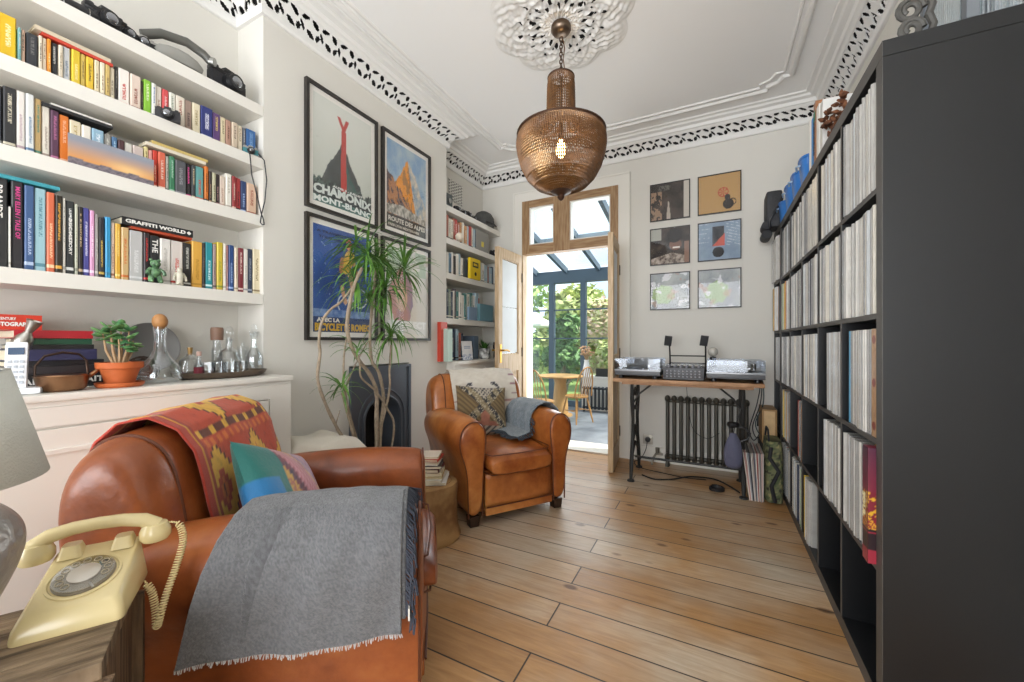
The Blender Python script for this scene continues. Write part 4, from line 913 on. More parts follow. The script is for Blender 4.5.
# ---------- far alcove ----------
ZF4 = [2.215, 1.938, 1.640, 1.255]
names = ['topmost thick white shelf in the far alcove, holding small cameras and a helmet', 'second thick white shelf in the far alcove, holding reddish books', 'third thick white shelf in the far alcove, holding a yellow book', 'lowest thick white shelf in the far alcove, holding pale blue books']
for z, n in zip(ZF4, names): tag(G().b2((XL+.001, YM+.001, z-.05), (XB, YD-.001, z), .002).out('alcove_shelf', WHITE, smooth=False), n, 'shelf')
t = thing('alcove_cabinet', 'white built-in cabinet at the base of the far alcove, behind the armchair', 'cabinet', (0, 0, 0))
G().b2((XL+.002, YM+.002, 0), (-1.93, YD-.002, .86)).out('carcass', WHITE, t, smooth=False); G().b2((XL+.002, YM+.002, .86), (-1.90, YD-.002, .888), .005).out('worktop', WHITE, t, smooth=False)
for a, b in ((YM+.02, 3.17), (3.19, YD-.03)):
    d = G().b2((-1.93, a, .1), (-1.915, b, .82), .002).out('door', WHITE, t, smooth=False); G().cyl((-1.915, b-.03, .6), (-1.90, b-.03, .6), .01).out('knob', WHITE, d)
rb = random.Random(11)
pal = [('3a4a5e', 'dark blue'), ('d9d3c4', 'cream'), ('5e7f96', 'steel blue'), ('b23a30', 'red'), ('c98f52', 'tan'), ('2d2d2f', 'black'), ('e3e0d8', 'white'), ('7d8a7a', 'sage'), ('8f5a3a', 'brown'), ('9fb6c2', 'pale blue'), ('c9b46a', 'straw'), ('6a6468', 'grey'), ('a8604a', 'rust'), ('4f7f7c', 'teal')]
def alcove_row(px0, px1, z, h0, h1, shelf, group, cols, xf=-2.035, d=.16):
    x = px0; rows = []
    while x < px1:
        w = rb.uniform(1.5, 3.0); c = rb.choice(cols); h = rb.uniform(h0, h1)
        rows.append((x, min(x+w, px1), h, c[0], rb.choice(['d9d4c8', '3a3632']), c[1])); x += w + .12
    return shelf_books(rows, z, shelf, xf, group, depth=d)
R1 = [pal[i] for i in (0, 4, 1, 4, 9, 3, 3, 4, 12, 1, 11, 8)]
alcove_row(446.3, 475.5, ZF4[1], .18, .205, 'second shelf of the far alcove', 'books on the second shelf of the far alcove', R1)
alcove_row(446.8, 497.5, ZF4[2], .17, .205, 'third shelf of the far alcove', 'books on the third shelf of the far alcove', [pal[i] for i in (0, 5, 6, 9, 2, 1, 6, 8, 12, 9)])
alcove_row(447, 479.3, ZF4[3], .22, .27, 'lowest shelf of the far alcove', 'books on the lowest shelf of the far alcove', [pal[i] for i in (6, 1, 11, 7, 2, 6, 9, 0, 4, 12, 1, 13)])
alcove_row(452, 463.5, .889, .20, .28, 'far alcove cabinet top', 'books standing on the far alcove cabinet', [pal[i] for i in (0, 2, 1, 9, 13, 6, 12)], xf=-2.03)
def stand(name, label, cat, px0, px1, X, z, h, d, m, grp=None, bev=.003):
    y0, y1 = on_x(px0, X), on_x(px1, X)
    return tag(G().box((0, 0, h/2), (d, y1-y0, h), bev).out(name, m, smooth=False, loc=(X-d/2, (y0+y1)/2, z+.0008)), label, cat, grp)
o = stand('book', 'bright yellow and black book facing out on the third far alcove shelf', 'book', 470.5, 480.5, -1.998+.0, ZF4[2], .195, .03, flat('e3c321', .5))
lettering('cover_title', 'BIBA', (.0155, -.035, .125), (0, 1, 0), (0, 0, 1), .07, .022, flat('1d1c18'), o, weight=.05); G().b2((.0152, -.05, .11), (.0156, .05, .16)).out('title_band', flat('38361c'), o, smooth=False)
o.children[0].data.materials[0] = flat('e3c321', .5)
G().poly([(.018*math.cos(a), .05+.018*math.sin(a)) for a in [2*PI*i/16 for i in range(16)]], .0152, .0158, 'x').out('round_mark', flat('1d1c18'), o, smooth=False)
stand('box_file', 'grey cloth box file with a yellow label on the second far alcove shelf', 'box', 476, 489, -2.03, ZF4[1], .205, .17, flat('8e8c86', .8))
G().b2((.0852, -.025, .05), (.0862, .02, .10)).out('yellow_label', flat('d8c24a'), bpy.data.objects['box_file'], smooth=False)
stand('storage_tin', 'dusty blue square tin on the lowest far alcove shelf', 'tin', 480, 493, -2.0, ZF4[3], .165, .13, flat('6f99a5', .45)); stand('framed_card', 'small blue and white card on the lowest far alcove shelf', 'card', 469, 477, -1.995+.0, ZF4[3], .12, .02, flat('7d95ae', .5))
stand('box_set', 'tall red box set standing at the end of the far alcove cabinet', 'box', 440.8, 447.3, -1.975, .889, .325, .22, flat('cf4a38', .35))
o = stand('picture_book', 'pale mint book leaning on the far alcove cabinet beside the red box set', 'book', 448, 452.5, -1.93, .889, .27, .2, flat('b9d0c4', .5)); 
def card_c(u, v): return mix(H('#e6e8ec'), H('#7f94b8'), 1 if (.2 < u < .8 and .55 < v < .8 and (int(v*30) % 3 == 0)) or (v < .3 and fbm(u*20, v*20) > .1) else 0)
ya, yb = on_x(463, -1.955), on_x(473, -1.955)
o = G().grid(lambda u, v: (0, (yb-ya)*(u-.5), .17*v), 24, 24, card_c).out('postcard', painted('glossy_print', .3, .4), solid=.003, smooth=False, loc=(-1.955, (ya+yb)/2, .890)); o.rotation_euler = (0, -.1, 0)
tag(o, 'white illustrated card leaning before the books on the far alcove cabinet', 'card')
stand('book', 'blue hardback standing on the far alcove cabinet behind the white card', 'book', 474, 478.5, -2.03, .889, .22, .15, flat('5b6a7a', .5))
# little planter and ornaments
t = thing('planter', 'white patterned planter with a green plant on the far alcove cabinet', 'plant', (-1.99, on_x(484.5, -1.99), .889), 0)
G().lathe([(.001, 0), (.04, 0), (.055, .03), (.058, .09), (.05, .10), (.046, .09), (.001, .085)], n=16).out('pot', mat('white_pattern', '#e3e3df', .4, var=.7, vscale=30, col2='#4a4a4a'), t)
g = G()
for k in range(30):
    a = rb.random()*2*PI; e = rb.uniform(.3, 1.4); L = rb.uniform(.05, .12); d = Vector((math.cos(a)*math.cos(e), math.sin(a)*math.cos(e), math.sin(e))); s = d.cross(Vector((0, 0, 1))).normalized()*.012
    p = Vector((0, 0, .09)); q = [g.bm.verts.new(x) for x in (p, p+d*L*.5+s, p+d*L, p+d*L*.5-s)]; g.bm.faces.new(q)
g.out('leaves', LEAF, t, smooth=False)
for px, h, c, lab in ((491, .12, 'cfcac0', 'small white jar at the right of the far alcove cabinet'), (495.5, .16, '3a3a3c', 'small dark canister at the right end of the far alcove cabinet')):
    tag(G().lathe([(.001, 0), (.026, 0), (.028, .01), (.028, h*.75), (.02, h*.85), (.022, h), (.001, h)], n=20).out('canister', flat(c, .4), loc=(-2.03, on_x(px, -2.03), .889)), lab, 'jar')
# top shelf of the far alcove: small cameras, framed dark card, dark helmet
stand('box_camera', 'slate box camera at the left end of the topmost far alcove shelf', 'camera', 446.5, 452.5, -2.04, ZF4[0], .12, .1, flat('4a5254', .5))
G().cyl((.05, 0, .06), (.058, 0, .06), .022).out('lens', CHR, bpy.data.objects['box_camera'])
for i, (px, s_, lab) in enumerate(((457, .62, 'leftmost'), (462.5, .6, 'second'), (468, .66, 'third'), (473, .55, 'fourth'))):
    camera('small black camera, %s of the four in a row on the far topmost shelf' % lab, px, -2.05, ZF4[0], -.1+.1*i, s_, 'chrome' if i % 2 else 'black')['group'] = 'small cameras on the far topmost shelf'
t = thing('helmet', 'dark grey open helmet on the topmost far alcove shelf', 'helmet', (-2.09, on_x(484, -2.09), ZF4[0]), 0)
G().rings([[(r*math.cos(a)*.10, r*math.sin(a)*.125, z) for a in [2*PI*i/24 for i in range(24)]] for r, z in ((.98, .0), (1, .05), (.93, .1), (.72, .14), (.4, .16), (.02, .167))]).out('shell', mat('grey_felt', '#4b4c4b', .7, var=.3, vscale=30), t)
G().tube([(.085, -.10, .03), (.105, 0, .035), (.085, .10, .03)], .007).out('rim_band', PLASTK, t)
camera('black vintage camera facing out at the right of the second far alcove shelf', 494, -2.03, ZF4[1], -.6, .75)
tag(G().ball((0, 0, .038), .038, 20, (1, 1, .95)).out('cream_ball', mat('cream_ball', '#d9cdbb', .4), loc=(-1.992, on_x(459.5, -1.992), ZF4[1]+.0015)), 'cream ball in front of the books on the second far alcove shelf', 'ornament')
# wall vent
t = thing('wall_vent', 'white pierced ventilation grille high on the far alcove wall', 'vent', (XL, 0, 0))
ya, yb, za, zb = 2.80, 3.02, 2.40, 2.62
ya, yb = on_x(448, XL), on_x(462, XL); za, zb = 2.40, 2.60
G().b2((.0005, ya, za), (.002, yb, zb)).out('vent_hole_shade', HOLE_SHADE, t, smooth=False)  # dark sheet in place of the shade within the grille's holes
def vk(u, v): 
    x = (u*8) % 1 - .5; y = (v*7 + (int(u*8) % 2)*.5) % 1 - .5
    return x*x + y*y > .13
G().grid(lambda u, v: (.006, ya+(yb-ya)*u, za+(zb-za)*v), 80, 70, keep=vk).out('pierced_plate', WHITE, t, smooth=False, solid=.003)

# ---------- posters ----------
FRAME = mat('black_frame', '#2b2724', .4, var=.2, vscale=20)
def framed(name, label, side, a0, a1, z0, z1, paint, fw=.018, fd=.025, mar=.03, group=None, nu=110, nv=150, cat='picture', matc='#e9e6df'):
    """side 'L': hangs on the chimney breast, a = Y; side 'B': hangs on the back wall, a = X"""
    if side == 'L': t = thing(name, label, cat, (XB, a0, z0), PI/2, group)      # local x along +Y, local -y out of the wall
    else: t = thing(name, label, cat, (a0, YD, z0), 0, group)
    W, Hh = a1-a0, z1-z0
    g = G(); y0, y1 = -fd, -.001
    g.b2((0, y0, 0), (fw, y1, Hh)); g.b2((W-fw, y0, 0), (W, y1, Hh)); g.b2((fw, y0, 0), (W-fw, y1, fw)); g.b2((fw, y0, Hh-fw), (W-fw, y1, Hh))
    g.out('frame', FRAME, t, smooth=False)
    G().b2((fw, -.010, fw), (W-fw, -.004, Hh-fw)).out('mount', mat('mount_'+matc[1:], matc, .8), t, smooth=False)
    x0, x1, q0, q1 = fw+mar, W-fw-mar, fw+mar, Hh-fw-mar
    p = G().grid(lambda u, v: (x0+(x1-x0)*u, -.0112, q0+(q1-q0)*v), nu, nv, paint).out('print', painted('paper_print', .7), t, smooth=False)
    G().b2((fw, -.0165, fw), (W-fw, -.0150, Hh-fw)).out('glass_pane', PICG, t, smooth=False)
    t['box'] = (x0, x1, q0, q1); return t
def put_text(t, txt, u0, v0, u1, v1, m, weight=.03, arch=0., name='lettering'):
    x0, x1, q0, q1 = t['box']
    lettering(name, txt, (x0+(x1-x0)*u0, -.0125, q0+(q1-q0)*v0), (1, 0, 0), (0, 0, 1), (x1-x0)*(u1-u0), (q1-q0)*(v1-v0), m, t, weight, arch=arch)
def p_ski(u, v):
    c = mix(H('#b9bdb2'), H('#d3d5cd'), v*1.1 + .1*fbm(u*4, v*4))
    h = .66 - abs(u-.47)*1.25 + .05*fbm(u*14, 2)
    if v < h and v > .1: c = mix(H('#4f5150'), H('#3a3f3e'), .5+fbm(u*9, v*9)); 
    if v < h-.12 and u > .52 and v > .1: c = mix(H('#2f5a50'), H('#56605c'), .5+fbm(u*12, v*12))
    if v < .22 + .06*fbm(u*16, 5): c = H('#55645c') if fbm(u*22, v*22) > -.1 else H('#2f3634')
    if abs(u-.49) < .045 - .01*(v-.5) and .12 < v < .78: c = H('#b8433a')
    if .78 <= v < .9 and (abs(u-.49-(v-.78)*.55) < .028 or abs(u-.49+(v-.78)*.75) < .028): c = H('#b8433a')
    if v < .175: c = H('#4f736a') if v < .065 else H('#39403f')
    return c
def p_alp(u, v):
    c = mix(H('#a9bcc4'), H('#7f9fc0'), .5+fbm(u*5, v*5))
    h = .86 - 1.1*abs(u-.52)**1.1 + .05*fbm(u*15, 3)
    if v < h: c = H('#e0932f') if fbm(u*11, v*9, 2) > -.1 else H('#a8763f')
    if v < h and u > .52+.35*(.86-v)-.02: c = mix(H('#7a93a8'), H('#d3c7b0'), .5+fbm(u*12, v*14))
    h2 = .66 - .62*u + .05*fbm(u*18, 7)
    if v < h2: c = H('#5a4a4c') if fbm(u*13+v*8, v*9) > 0 else H('#b07a50')
    if .16 < v < .30 - .12*abs(u-.35): c = mix(H('#cfc9be'), H('#6a6a62'), .5+fbm(u*20, v*20))
    if v < .16: c = H('#3c3833')
    return c
def p_cycle(u, v):
    c = mix(H('#223f7c'), H('#3c62a8'), .5+.8*fbm(u*3, v*3))
    if u < .42 and fbm(u*24+v*16, v*26, 4) > .62 and .3 < v < .9: c = H('#9fb4dd')
    def seg(ax, ay, bx, by, w):
        dx, dy = bx-ax, by-ay; k = max(0, min(1, ((u-ax)*dx+(v-ay)*dy*2)/(dx*dx+dy*dy*2+1e-9))); return math.hypot(u-ax-k*dx, (v-ay-k*dy)*1.4) < w
    for cx, cy in ((.52, .28), (.78, .35)):
        r = math.hypot(u-cx, (v-cy)*1.4)
        if abs(r-.13) < .010: c = H('#cdd3da')
    if seg(.52, .28, .66, .42, .012) or seg(.66, .42, .78, .35, .012): c = H('#d9dde0')
    if seg(.5, .62, .46, .44, .055) : c = H('#3a4568')
    if seg(.60, .58, .66, .44, .045): c = H('#c99a78')
    if seg(.46, .44, .52, .30, .032): c = H('#d2a07c')
    if seg(.52, .64, .6, .76, .085): c = H('#c9a23f')
    if seg(.46, .72, .44, .60, .03) or seg(.66, .72, .74, .56, .03): c = H('#b07a58')
    if math.hypot(u-.59, (v-.86)*1.3) < .055: c = H('#c9825f')
    if math.hypot(u-.58, (v-.895)*1.3) < .045: c = H('#d0604a')
    if v < .22 and v > .145: c = mix(H('#4f73ae'), H('#8aa4cc'), .5+fbm(u*14, v*20))
    if v < .145: c = H('#27406f')
    return c
def p_pale(u, v):
    c = mix(H('#d9d0c4'), H('#dde0dc'), v)
    if v > .7 and fbm(u*4, v*6) > -.2: c = mix(c, H('#a3bfa4'), .7)
    r = math.hypot((u-.35)*1.1, (v-.42))
    if r < .33 + .04*fbm(u*9, v*9): c = mix(H('#c78f80'), H('#8a7fa0'), (u-.1)*1.2 + .5*fbm(u*5, v*5))
    if r < .16: c = H('#d8b39a')
    if v < .16: c = H('#e3e3df')
    return c
Y1, Y2, Y3, Y4 = 1.409, 1.926, 1.969, 2.476
t = framed('framed_poster', 'black-framed ski poster with red skis before a dark peak, upper left of four', 'L', Y1, Y2, 1.803, 2.511, p_ski)
put_text(t, 'CHAMONIX', .0, .075, 1.0, .165, flat('d3dad5'), .05, .012); put_text(t, 'MONT-BLANC', .0, .0, 1.0, .06, flat('dfe6e2'), .04, .01); put_text(t, 'ALPES 3 - JUILLET', .3, .18, .82, .205, flat('e3e6e2'), .03)
t = framed('framed_poster', 'black-framed poster of an orange sunlit mountain, upper right of four', 'L', Y3, Y4, 1.803, 2.511, p_alp)
put_text(t, 'ROUTE DES ALPES', .03, .075, .97, .13, flat('d6d0c4'), .03); put_text(t, 'PARIS LYON MEDITERRANEE', .03, .02, .8, .05, flat('c9c2b4'))
t = framed('framed_poster', 'black-framed blue cycling poster with a yellow jersey rider, lower left of four', 'L', Y1, Y2, 1.061, 1.770, p_cycle)
put_text(t, 'AVEC LA', .05, .095, .42, .135, flat('e6e3d8'), .05); put_text(t, 'BICYCLETTE ROMEO', .02, .01, .98, .085, flat('d3ab3a'), .05); put_text(t, 'A TRAVERS LA', .05, .93, .6, .955, flat('1f2f5a')); put_text(t, 'TOUR DE FRANCE', .08, .88, .75, .905, flat('1f2f5a'))
t = framed('framed_poster', 'black-framed pale pastel poster behind the tall plant, lower right of four', 'L', Y3, Y4, 1.061, 1.770, p_pale)
put_text(t, 'SELECT', .35, .06, 1.0, .15, flat('f4f4f2'), .06)
# six record sleeves on the back wall
def a_dark(u, v, s=0):
    c = mix(H('#4a4038'), H('#241f1d'), .5+fbm(u*4+s, v*5+s))
    if s == 0:
        if u < .3 and fbm(u*9, v*7, 3) > -.1 and v < .8: c = H('#9a7f68')
        if .42 < u < .52 and v < .5-.0*u and abs(u-.47) < .06*(1-v*1.6): c = H('#b3a79a')
        if u > .87: c = H('#c4bdb2')
        if .2 < u < .5 and .8 < v < .95: c = H('#6b6a60') if fbm(u*30, v*30) > 0 else H('#35332f')
    else:
        if math.hypot(u-.65, v-.52) < .16: c = H('#6f4c3c')
        if math.hypot(u-.62, v-.78) < .2: c = H('#211c1a')
        if v < .3 - abs(u-.55)*.25: c = mix(H('#b9aca0'), H('#4d4038'), .5+fbm(u*12, v*12))
        if abs(u-.67) < .09 and abs(v-.44) < .02: c = H('#d9d0c4')
        if u < .28 and v > .68: c = H('#a9aaa0')
        if u > .88 and v < .6: c = H('#8a6a5a')
    return c
def a_tan(u, v):
    c = H('#b8935f'); r = math.hypot(u-.6, v-.52)
    if r < .13 and (int(math.degrees(math.atan2(v-.52, u-.6)) / 24) % 2 or r > .105) : c = H('#b3523c')
    if math.hypot((u-.72)*1.1, v-.2) < .14 or math.hypot(u-.7, v-.38) < .07: c = H('#2a2320')
    if abs(math.hypot(u-.82, v-.24)-.08) < .012: c = H('#2a2320')
    return c
def a_blue(u, v):
    c = mix(H('#7f93a8'), H('#93a6b8'), .5+fbm(u*3, v*3))
    if .33 < u < .62 and .36 < v < .9: c = H('#2f3238')
    if .33 < u < .64 and .36 < v < .36+(u-.33)*1.1: c = H('#c0503f')
    if math.hypot(u-.48, v-.2) < .14: c = H('#2b2c30')
    if (u > .68 and v > .35 and abs(math.sin(v*40+u*14)) < .25 and fbm(u*30, v*8) > -.1) or (u < .26 and v > .4 and abs(math.sin(v*26)) < .22 and fbm(u*30, v*8) > .1): c = H('#cfd8e0')
    return c
def a_foil_reflections(s):  # mirrored patches of room and garden are put into the sleeve's colours
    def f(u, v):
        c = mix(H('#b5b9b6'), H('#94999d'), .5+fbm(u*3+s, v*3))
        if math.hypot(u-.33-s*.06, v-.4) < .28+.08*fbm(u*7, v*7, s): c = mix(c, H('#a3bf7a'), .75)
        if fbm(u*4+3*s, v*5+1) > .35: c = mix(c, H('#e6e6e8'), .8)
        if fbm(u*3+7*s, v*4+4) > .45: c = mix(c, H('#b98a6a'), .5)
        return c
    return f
A0, A1, A2, A3 = -.4987, -.1766, -.1186, .1985
for (x0, x1, z0, z1, f, lab) in ((A0, A1, 2.106, 2.43, lambda u, v: a_dark(u, v, 0), 'dark brown photo record sleeve in a thin frame, top left of six'), (A2, A3, 2.106, 2.43, a_tan, 'tan record sleeve with a red ring and black figure, top right of six'),
        (A0, A1, 1.720, 2.041, lambda u, v: a_dark(u, v, 3), 'dark portrait record sleeve of a smiling person, middle left of six'), (A2, A3, 1.720, 2.041, a_blue, 'blue grey record sleeve with a red wedge, middle right of six'),
        (A0, A1, 1.330, 1.650, a_foil_reflections(0), 'shiny silver green record sleeve reflecting the room, bottom left of six'), (A2, A3, 1.330, 1.650, a_foil_reflections(2), 'shiny pearly record sleeve reflecting the garden, bottom right of six')):
    framed('framed_record_sleeve', lab, 'B', x0, x1, z0, z1, f, .008, .016, .0, 'framed record sleeves on the back wall', 70, 70)
# ---------- fireplace ----------
t = thing('fireplace', 'black cast-iron arched fireplace insert set in the chimney breast', 'fireplace', (XB, 1.98, 0))
CI = mat('blackened_iron', '#565d66', .4, .3, bump=.15, bscale=50)
def arch_pts(w, h0, n=20): return [(-w, 0), (-w, h0)] + [(-w*math.cos(PI*i/n), h0+w*.98*math.sin(PI*i/n)) for i in range(1, n)] + [(w, h0), (w, 0)]
g = G()
inn = arch_pts(.155, .53); outw = .262
A = inn; m_ = len(A)
def outer_for(p):
    return p
outer = [(-.262, 0), (-.262, .53)] + [(-.262 + .524*i/20 if True else 0, .888) for i in range(1, 20)] + [(.262, .53), (.262, 0)]
outer[2] = (-.262, .888); outer[-3] = (.262, .888)
for x in (0.012,):
    I1 = [g.bm.verts.new((x, a, b)) for a, b in A]; O1 = [g.bm.verts.new((x, a, b)) for a, b in outer]
    I0 = [g.bm.verts.new((-.16, a*.75, b*.93)) for a, b in A]
    for i in range(m_-1):
        g.bm.faces.new((I1[i], I1[i+1], O1[i+1], O1[i])); g.bm.faces.new((I1[i], I0[i], I0[i+1], I1[i+1]))
g.out('arched_plate', CI, t, smooth=False)
g = G(); g.b2((-.0, -.27, 0), (.022, -.250, .89)); g.b2((0, .25, 0), (.022, .27, .89)); g.b2((0, -.25, .872), (.022, .25, .89))
g.out('outer_rim', CI, t, smooth=False)
g = G(); g.tube([(.015, a*1.05, b*1.0+.0) for a, b in arch_pts(.158, .53)], .010, 8); g.tube([(.013, a*1.0, b) for a, b in arch_pts(.205, .53)], .006, 8); g.out('arch_moulding', CI, t)
g = G(); g.b2((-.19, -.22, 0), (-.17, .22, .8)); g.out('firebrick_back', mat('sooty_back', '#1b1a1a', .9, bump=.5, bscale=60), t, smooth=False)
g = G()
for k in range(7): y = -.12+.04*k; g.tube([(-.02, y, .13), (.005, y, .22), (-.01, y, .27)], .006, 6)
g.cyl((-.015, -.14, .14), (-.015, .14, .14), .008); g.cyl((-.01, -.14, .26), (-.01, .14, .26), .008); g.out('fire_grate', IRON, t)
g = G(); rr = random.Random(2)
for k in range(22): g.ball((rr.uniform(-.14, -.04), rr.uniform(-.11, .11), rr.uniform(.17, .27)), rr.uniform(.018, .03), 7, (1, 1.2, .8))
tag(g.out('fire_coals', mat('charred', '#5a4a3a', .9, var=.5, vscale=30), loc=(XB, 1.98, 0)), 'heap of dark coals and cones in the fireplace grate', 'coal', kind='stuff')
# ---------- pale linen pouf ----------
t = thing('linen_ottoman', 'cream linen covered ottoman behind the near armchair, below the posters', 'ottoman', (-1.79, 1.352, 0))
LIN = mat('cream_linen', '#d9d2c4', .85, bump=.3, bscale=40, var=.08, vscale=6)
G().box((0, 0, .26), (.34, .27, .50), .05).out('base', LIN, t, sub=1)
def lin_f(u, v): 
    x = (u-.5)*.36; y = (v-.5)*.29; e = max(abs(u-.5), abs(v-.5))*2
    return (x, y, .56 - .07*max(0, e-.75)/.25 + .008*math.sin(v*9)*math.sin(u*5+1))
G().grid(lin_f, 16, 18).out('cushion_cover', LIN, t, solid=.012, sub=1)
G().tube([(.175*math.cos(a)*1.0, .14*math.sin(a), .505) for a in [2*PI*i/30 for i in range(30)]], .006, 6, loop=True).out('piping', LIN, t)
# ---------- dragon tree ----------
XP = -1.74
t = thing('dragon_tree', 'tall dragon tree with bare twisting stems and drooping narrow leaves by the fireplace', 'plant', (XP, on_x(376, XP), 0))
O0 = Vector((XP, on_x(376, XP), 0))
g = G(); g.lathe([(.001, 0), (.10, 0), (.13, .30), (.14, .32), (.138, .34), (.125, .34), (.118, .30), (.001, .30)], n=32); g.out('pot', mat('grey_pot', '#8c8780', .7, var=.2, vscale=10), t)
G().lathe([(.001, .315), (.120, .315)], n=20).out('soil', mat('soil', '#3c2f26', .95), t)
def path3(P, dx=0.): return [pt_x(a, b, XP + dx*i/(len(P)-1)) - O0 for i, (a, b) in enumerate(P)]
def smooth_path(P, n=6):
    out = []; m = len(P)
    for i in range(m-1):
        p0, p1, p2, p3 = P[max(i-1, 0)], P[i], P[i+1], P[min(i+2, m-1)]
        for k in range(n):
            q = k/n; out.append(.5*((2*p1) + (-p0+p2)*q + (2*p0-5*p1+4*p2-p3)*q*q + (-p0+3*p1-3*p2+p3)*q**3))
    out.append(P[-1]); return out
root = Vector((0, 0, .31))
stems = [([(353, 452), (345, 442), (335, 424), (324.6, 401.6), (317.6, 378.7), (320, 354), (319, 340), (322, 322), (330.5, 309.7), (341, 302), (352, 288)], .009, .06),
         ([(377.4, 450), (376.5, 424), (376.5, 393), (370, 375), (358, 359), (351, 345), (347, 328), (349, 308), (354, 286), (362, 268)], .0125, .10),
         ([(379, 450), (381, 424), (383.5, 398), (379, 373), (372, 361), (370, 340), (371.5, 312), (374, 290), (376, 268)], .011, -.02),
         ([(380, 430), (386, 407), (389.7, 387.5), (389.5, 370), (391, 345)], .008, .05),
         ([(396, 450), (394, 426), (387, 408.6), (375.6, 391), (361.6, 378), (360, 366), (358, 355)], .007, .09),
         ([(356, 450), (354.5, 440), (346.6, 410), (342, 393)], .009, .02), ([(357, 440), (350, 415), (344, 389), (344, 357), (346.6, 338), (349, 318), (352, 300)], .006, -.05), ([(349, 412), (345.7, 390), (353, 370), (362, 352), (370, 338)], .005, -.08), ([(347, 440), (338, 432), (336, 425), (340, 410)], .004, .0)]
for P, r, dx in stems:
    pts = path3(P, dx)
    if P[0][1] >= 449: pts[0] = Vector((max(-.1, min(.1, pts[0].x)), max(-.1, min(.1, pts[0].y)), .31))
    G().tube(smooth_path(pts), lambda q, r=r: r*(1-.35*q)*(1+.08*math.sin(q*60)), 8).out('stem', BARK, t)
rl = random.Random(9)
def rosette(px, py, dx, n, L, droop, spread=1.):
    n = int(n*1.25); droop *= 1.15
    c = pt_x(px, py, XP+dx) - O0; g = G()
    for k in range(n):
        a = rl.random()*2*PI; el = rl.uniform(-.5, 1.2); ln = L*rl.uniform(.6, 1.1); d = Vector((math.cos(a)*math.cos(el)*spread, math.sin(a)*math.cos(el)*spread, math.sin(el)))
        side = Vector((-math.sin(a), math.cos(a), rl.uniform(-.3, .3))).normalized(); p = c + Vector((0, 0, rl.uniform(-.03, .03))); prev = None; w = rl.uniform(.0045, .0075)
        for s in range(8):
            q = s/7; ww = w*(.5+1.2*q) if q < .4 else w*(1-.9*((q-.4)/.6)**1.5)
            if p.x + O0.x < XB + .035: p.x = XB + .035 - O0.x
            row = [g.bm.verts.new(p + side*ww), g.bm.verts.new(p + Vector((0, 0, -.0015))), g.bm.verts.new(p - side*ww)]
            if prev: g.bm.faces.new((prev[0], row[0], row[1], prev[1])); g.bm.faces.new((prev[1], row[1], row[2], prev[2]))
            prev = row; p = p + d*ln/7; d = (d + Vector((0, 0, -droop*(.4+q)))).normalized()
    return g.out('leaf_crown', LEAFD, t)
LEAFD = mat('dragon_leaf', '#67943c', .4, var=.5, vscale=12, col2='#40692f')
for a in ((356, 282, .06, 16, .25, .34), (367, 256, .10, 50, .27, .30), (378, 262, -.02, 56, .28, .34), (386, 290, .03, 48, .27, .36), (391, 335, .05, 34, .25, .42), (358, 352, .09, 14, .17, .25), (342, 388, .02, 18, .17, .25), (404, 268, .05, 34, .26, .2), (356, 240, .04, 16, .22, .25), (370, 300, .0, 26, .22, .3)):
    rosette(*a)
# ---------- club armchairs ----------
def lerp_tab(T, x):
    for (a, va), (b, vb) in zip(T, T[1:]):
        if x <= b: k = (x-a)/(b-a); return va + (vb-va)*max(0, k)
    return T[-1][1]
ARM_SEC = [(-.055, .055), (-.058, .22), (-.062, .34), (-.074, .42), (-.082, .49), (-.076, .555), (-.045, .596), (.005, .610), (.058, .598), (.100, .560), (.116, .500), (.108, .435), (.080, .370), (.060, .29), (.055, .19), (.052, .055)]
def arm_pt(x, w, z, s, bulge=1.):
    """x along the chair, w across the arm (outward positive), s = side"""
    k = lerp_tab([(-.40, .86), (-.25, .98), (-.05, 1.06), (.15, 1.08), (.28, .98), (.36, .84), (.40, .80)], x)
    zz = z if z < .36 else .36 + (z-.36)*lerp_tab([(-.4, .86), (-.2, .97), (.0, 1.03), (.25, 1.03), (.36, .98), (.40, .94)], x)
    return (x, s*(.285 + w*k), zz)
BACK = [(-.27, .12), (-.385, .12), (-.405, .30), (-.425, .48), (-.440, .62), (-.438, .72), (-.415, .785), (-.375, .822), (-.320, .828), (-.268, .80), (-.235, .745), (-.215, .66), (-.198, .55), (-.185, .44), (-.18, .36), (-.20, .2)]
def back_pt(i_or_xz, t, off=0.):
    x, z = i_or_xz; y = t*.358
    e = abs(t)
    cx, cz = -.32, .55
    k = 1 if e < .72 else 1-.16*((e-.72)/.28)**2
    kz = 1-.035*e**2
    y2 = y + (0 if z > .45 else -math.copysign(.06*(1-max(0, z-.1)/.35), t)*e)
    return (cx+(x-cx)*k, y2, cz+(z-cz)*k*kz)
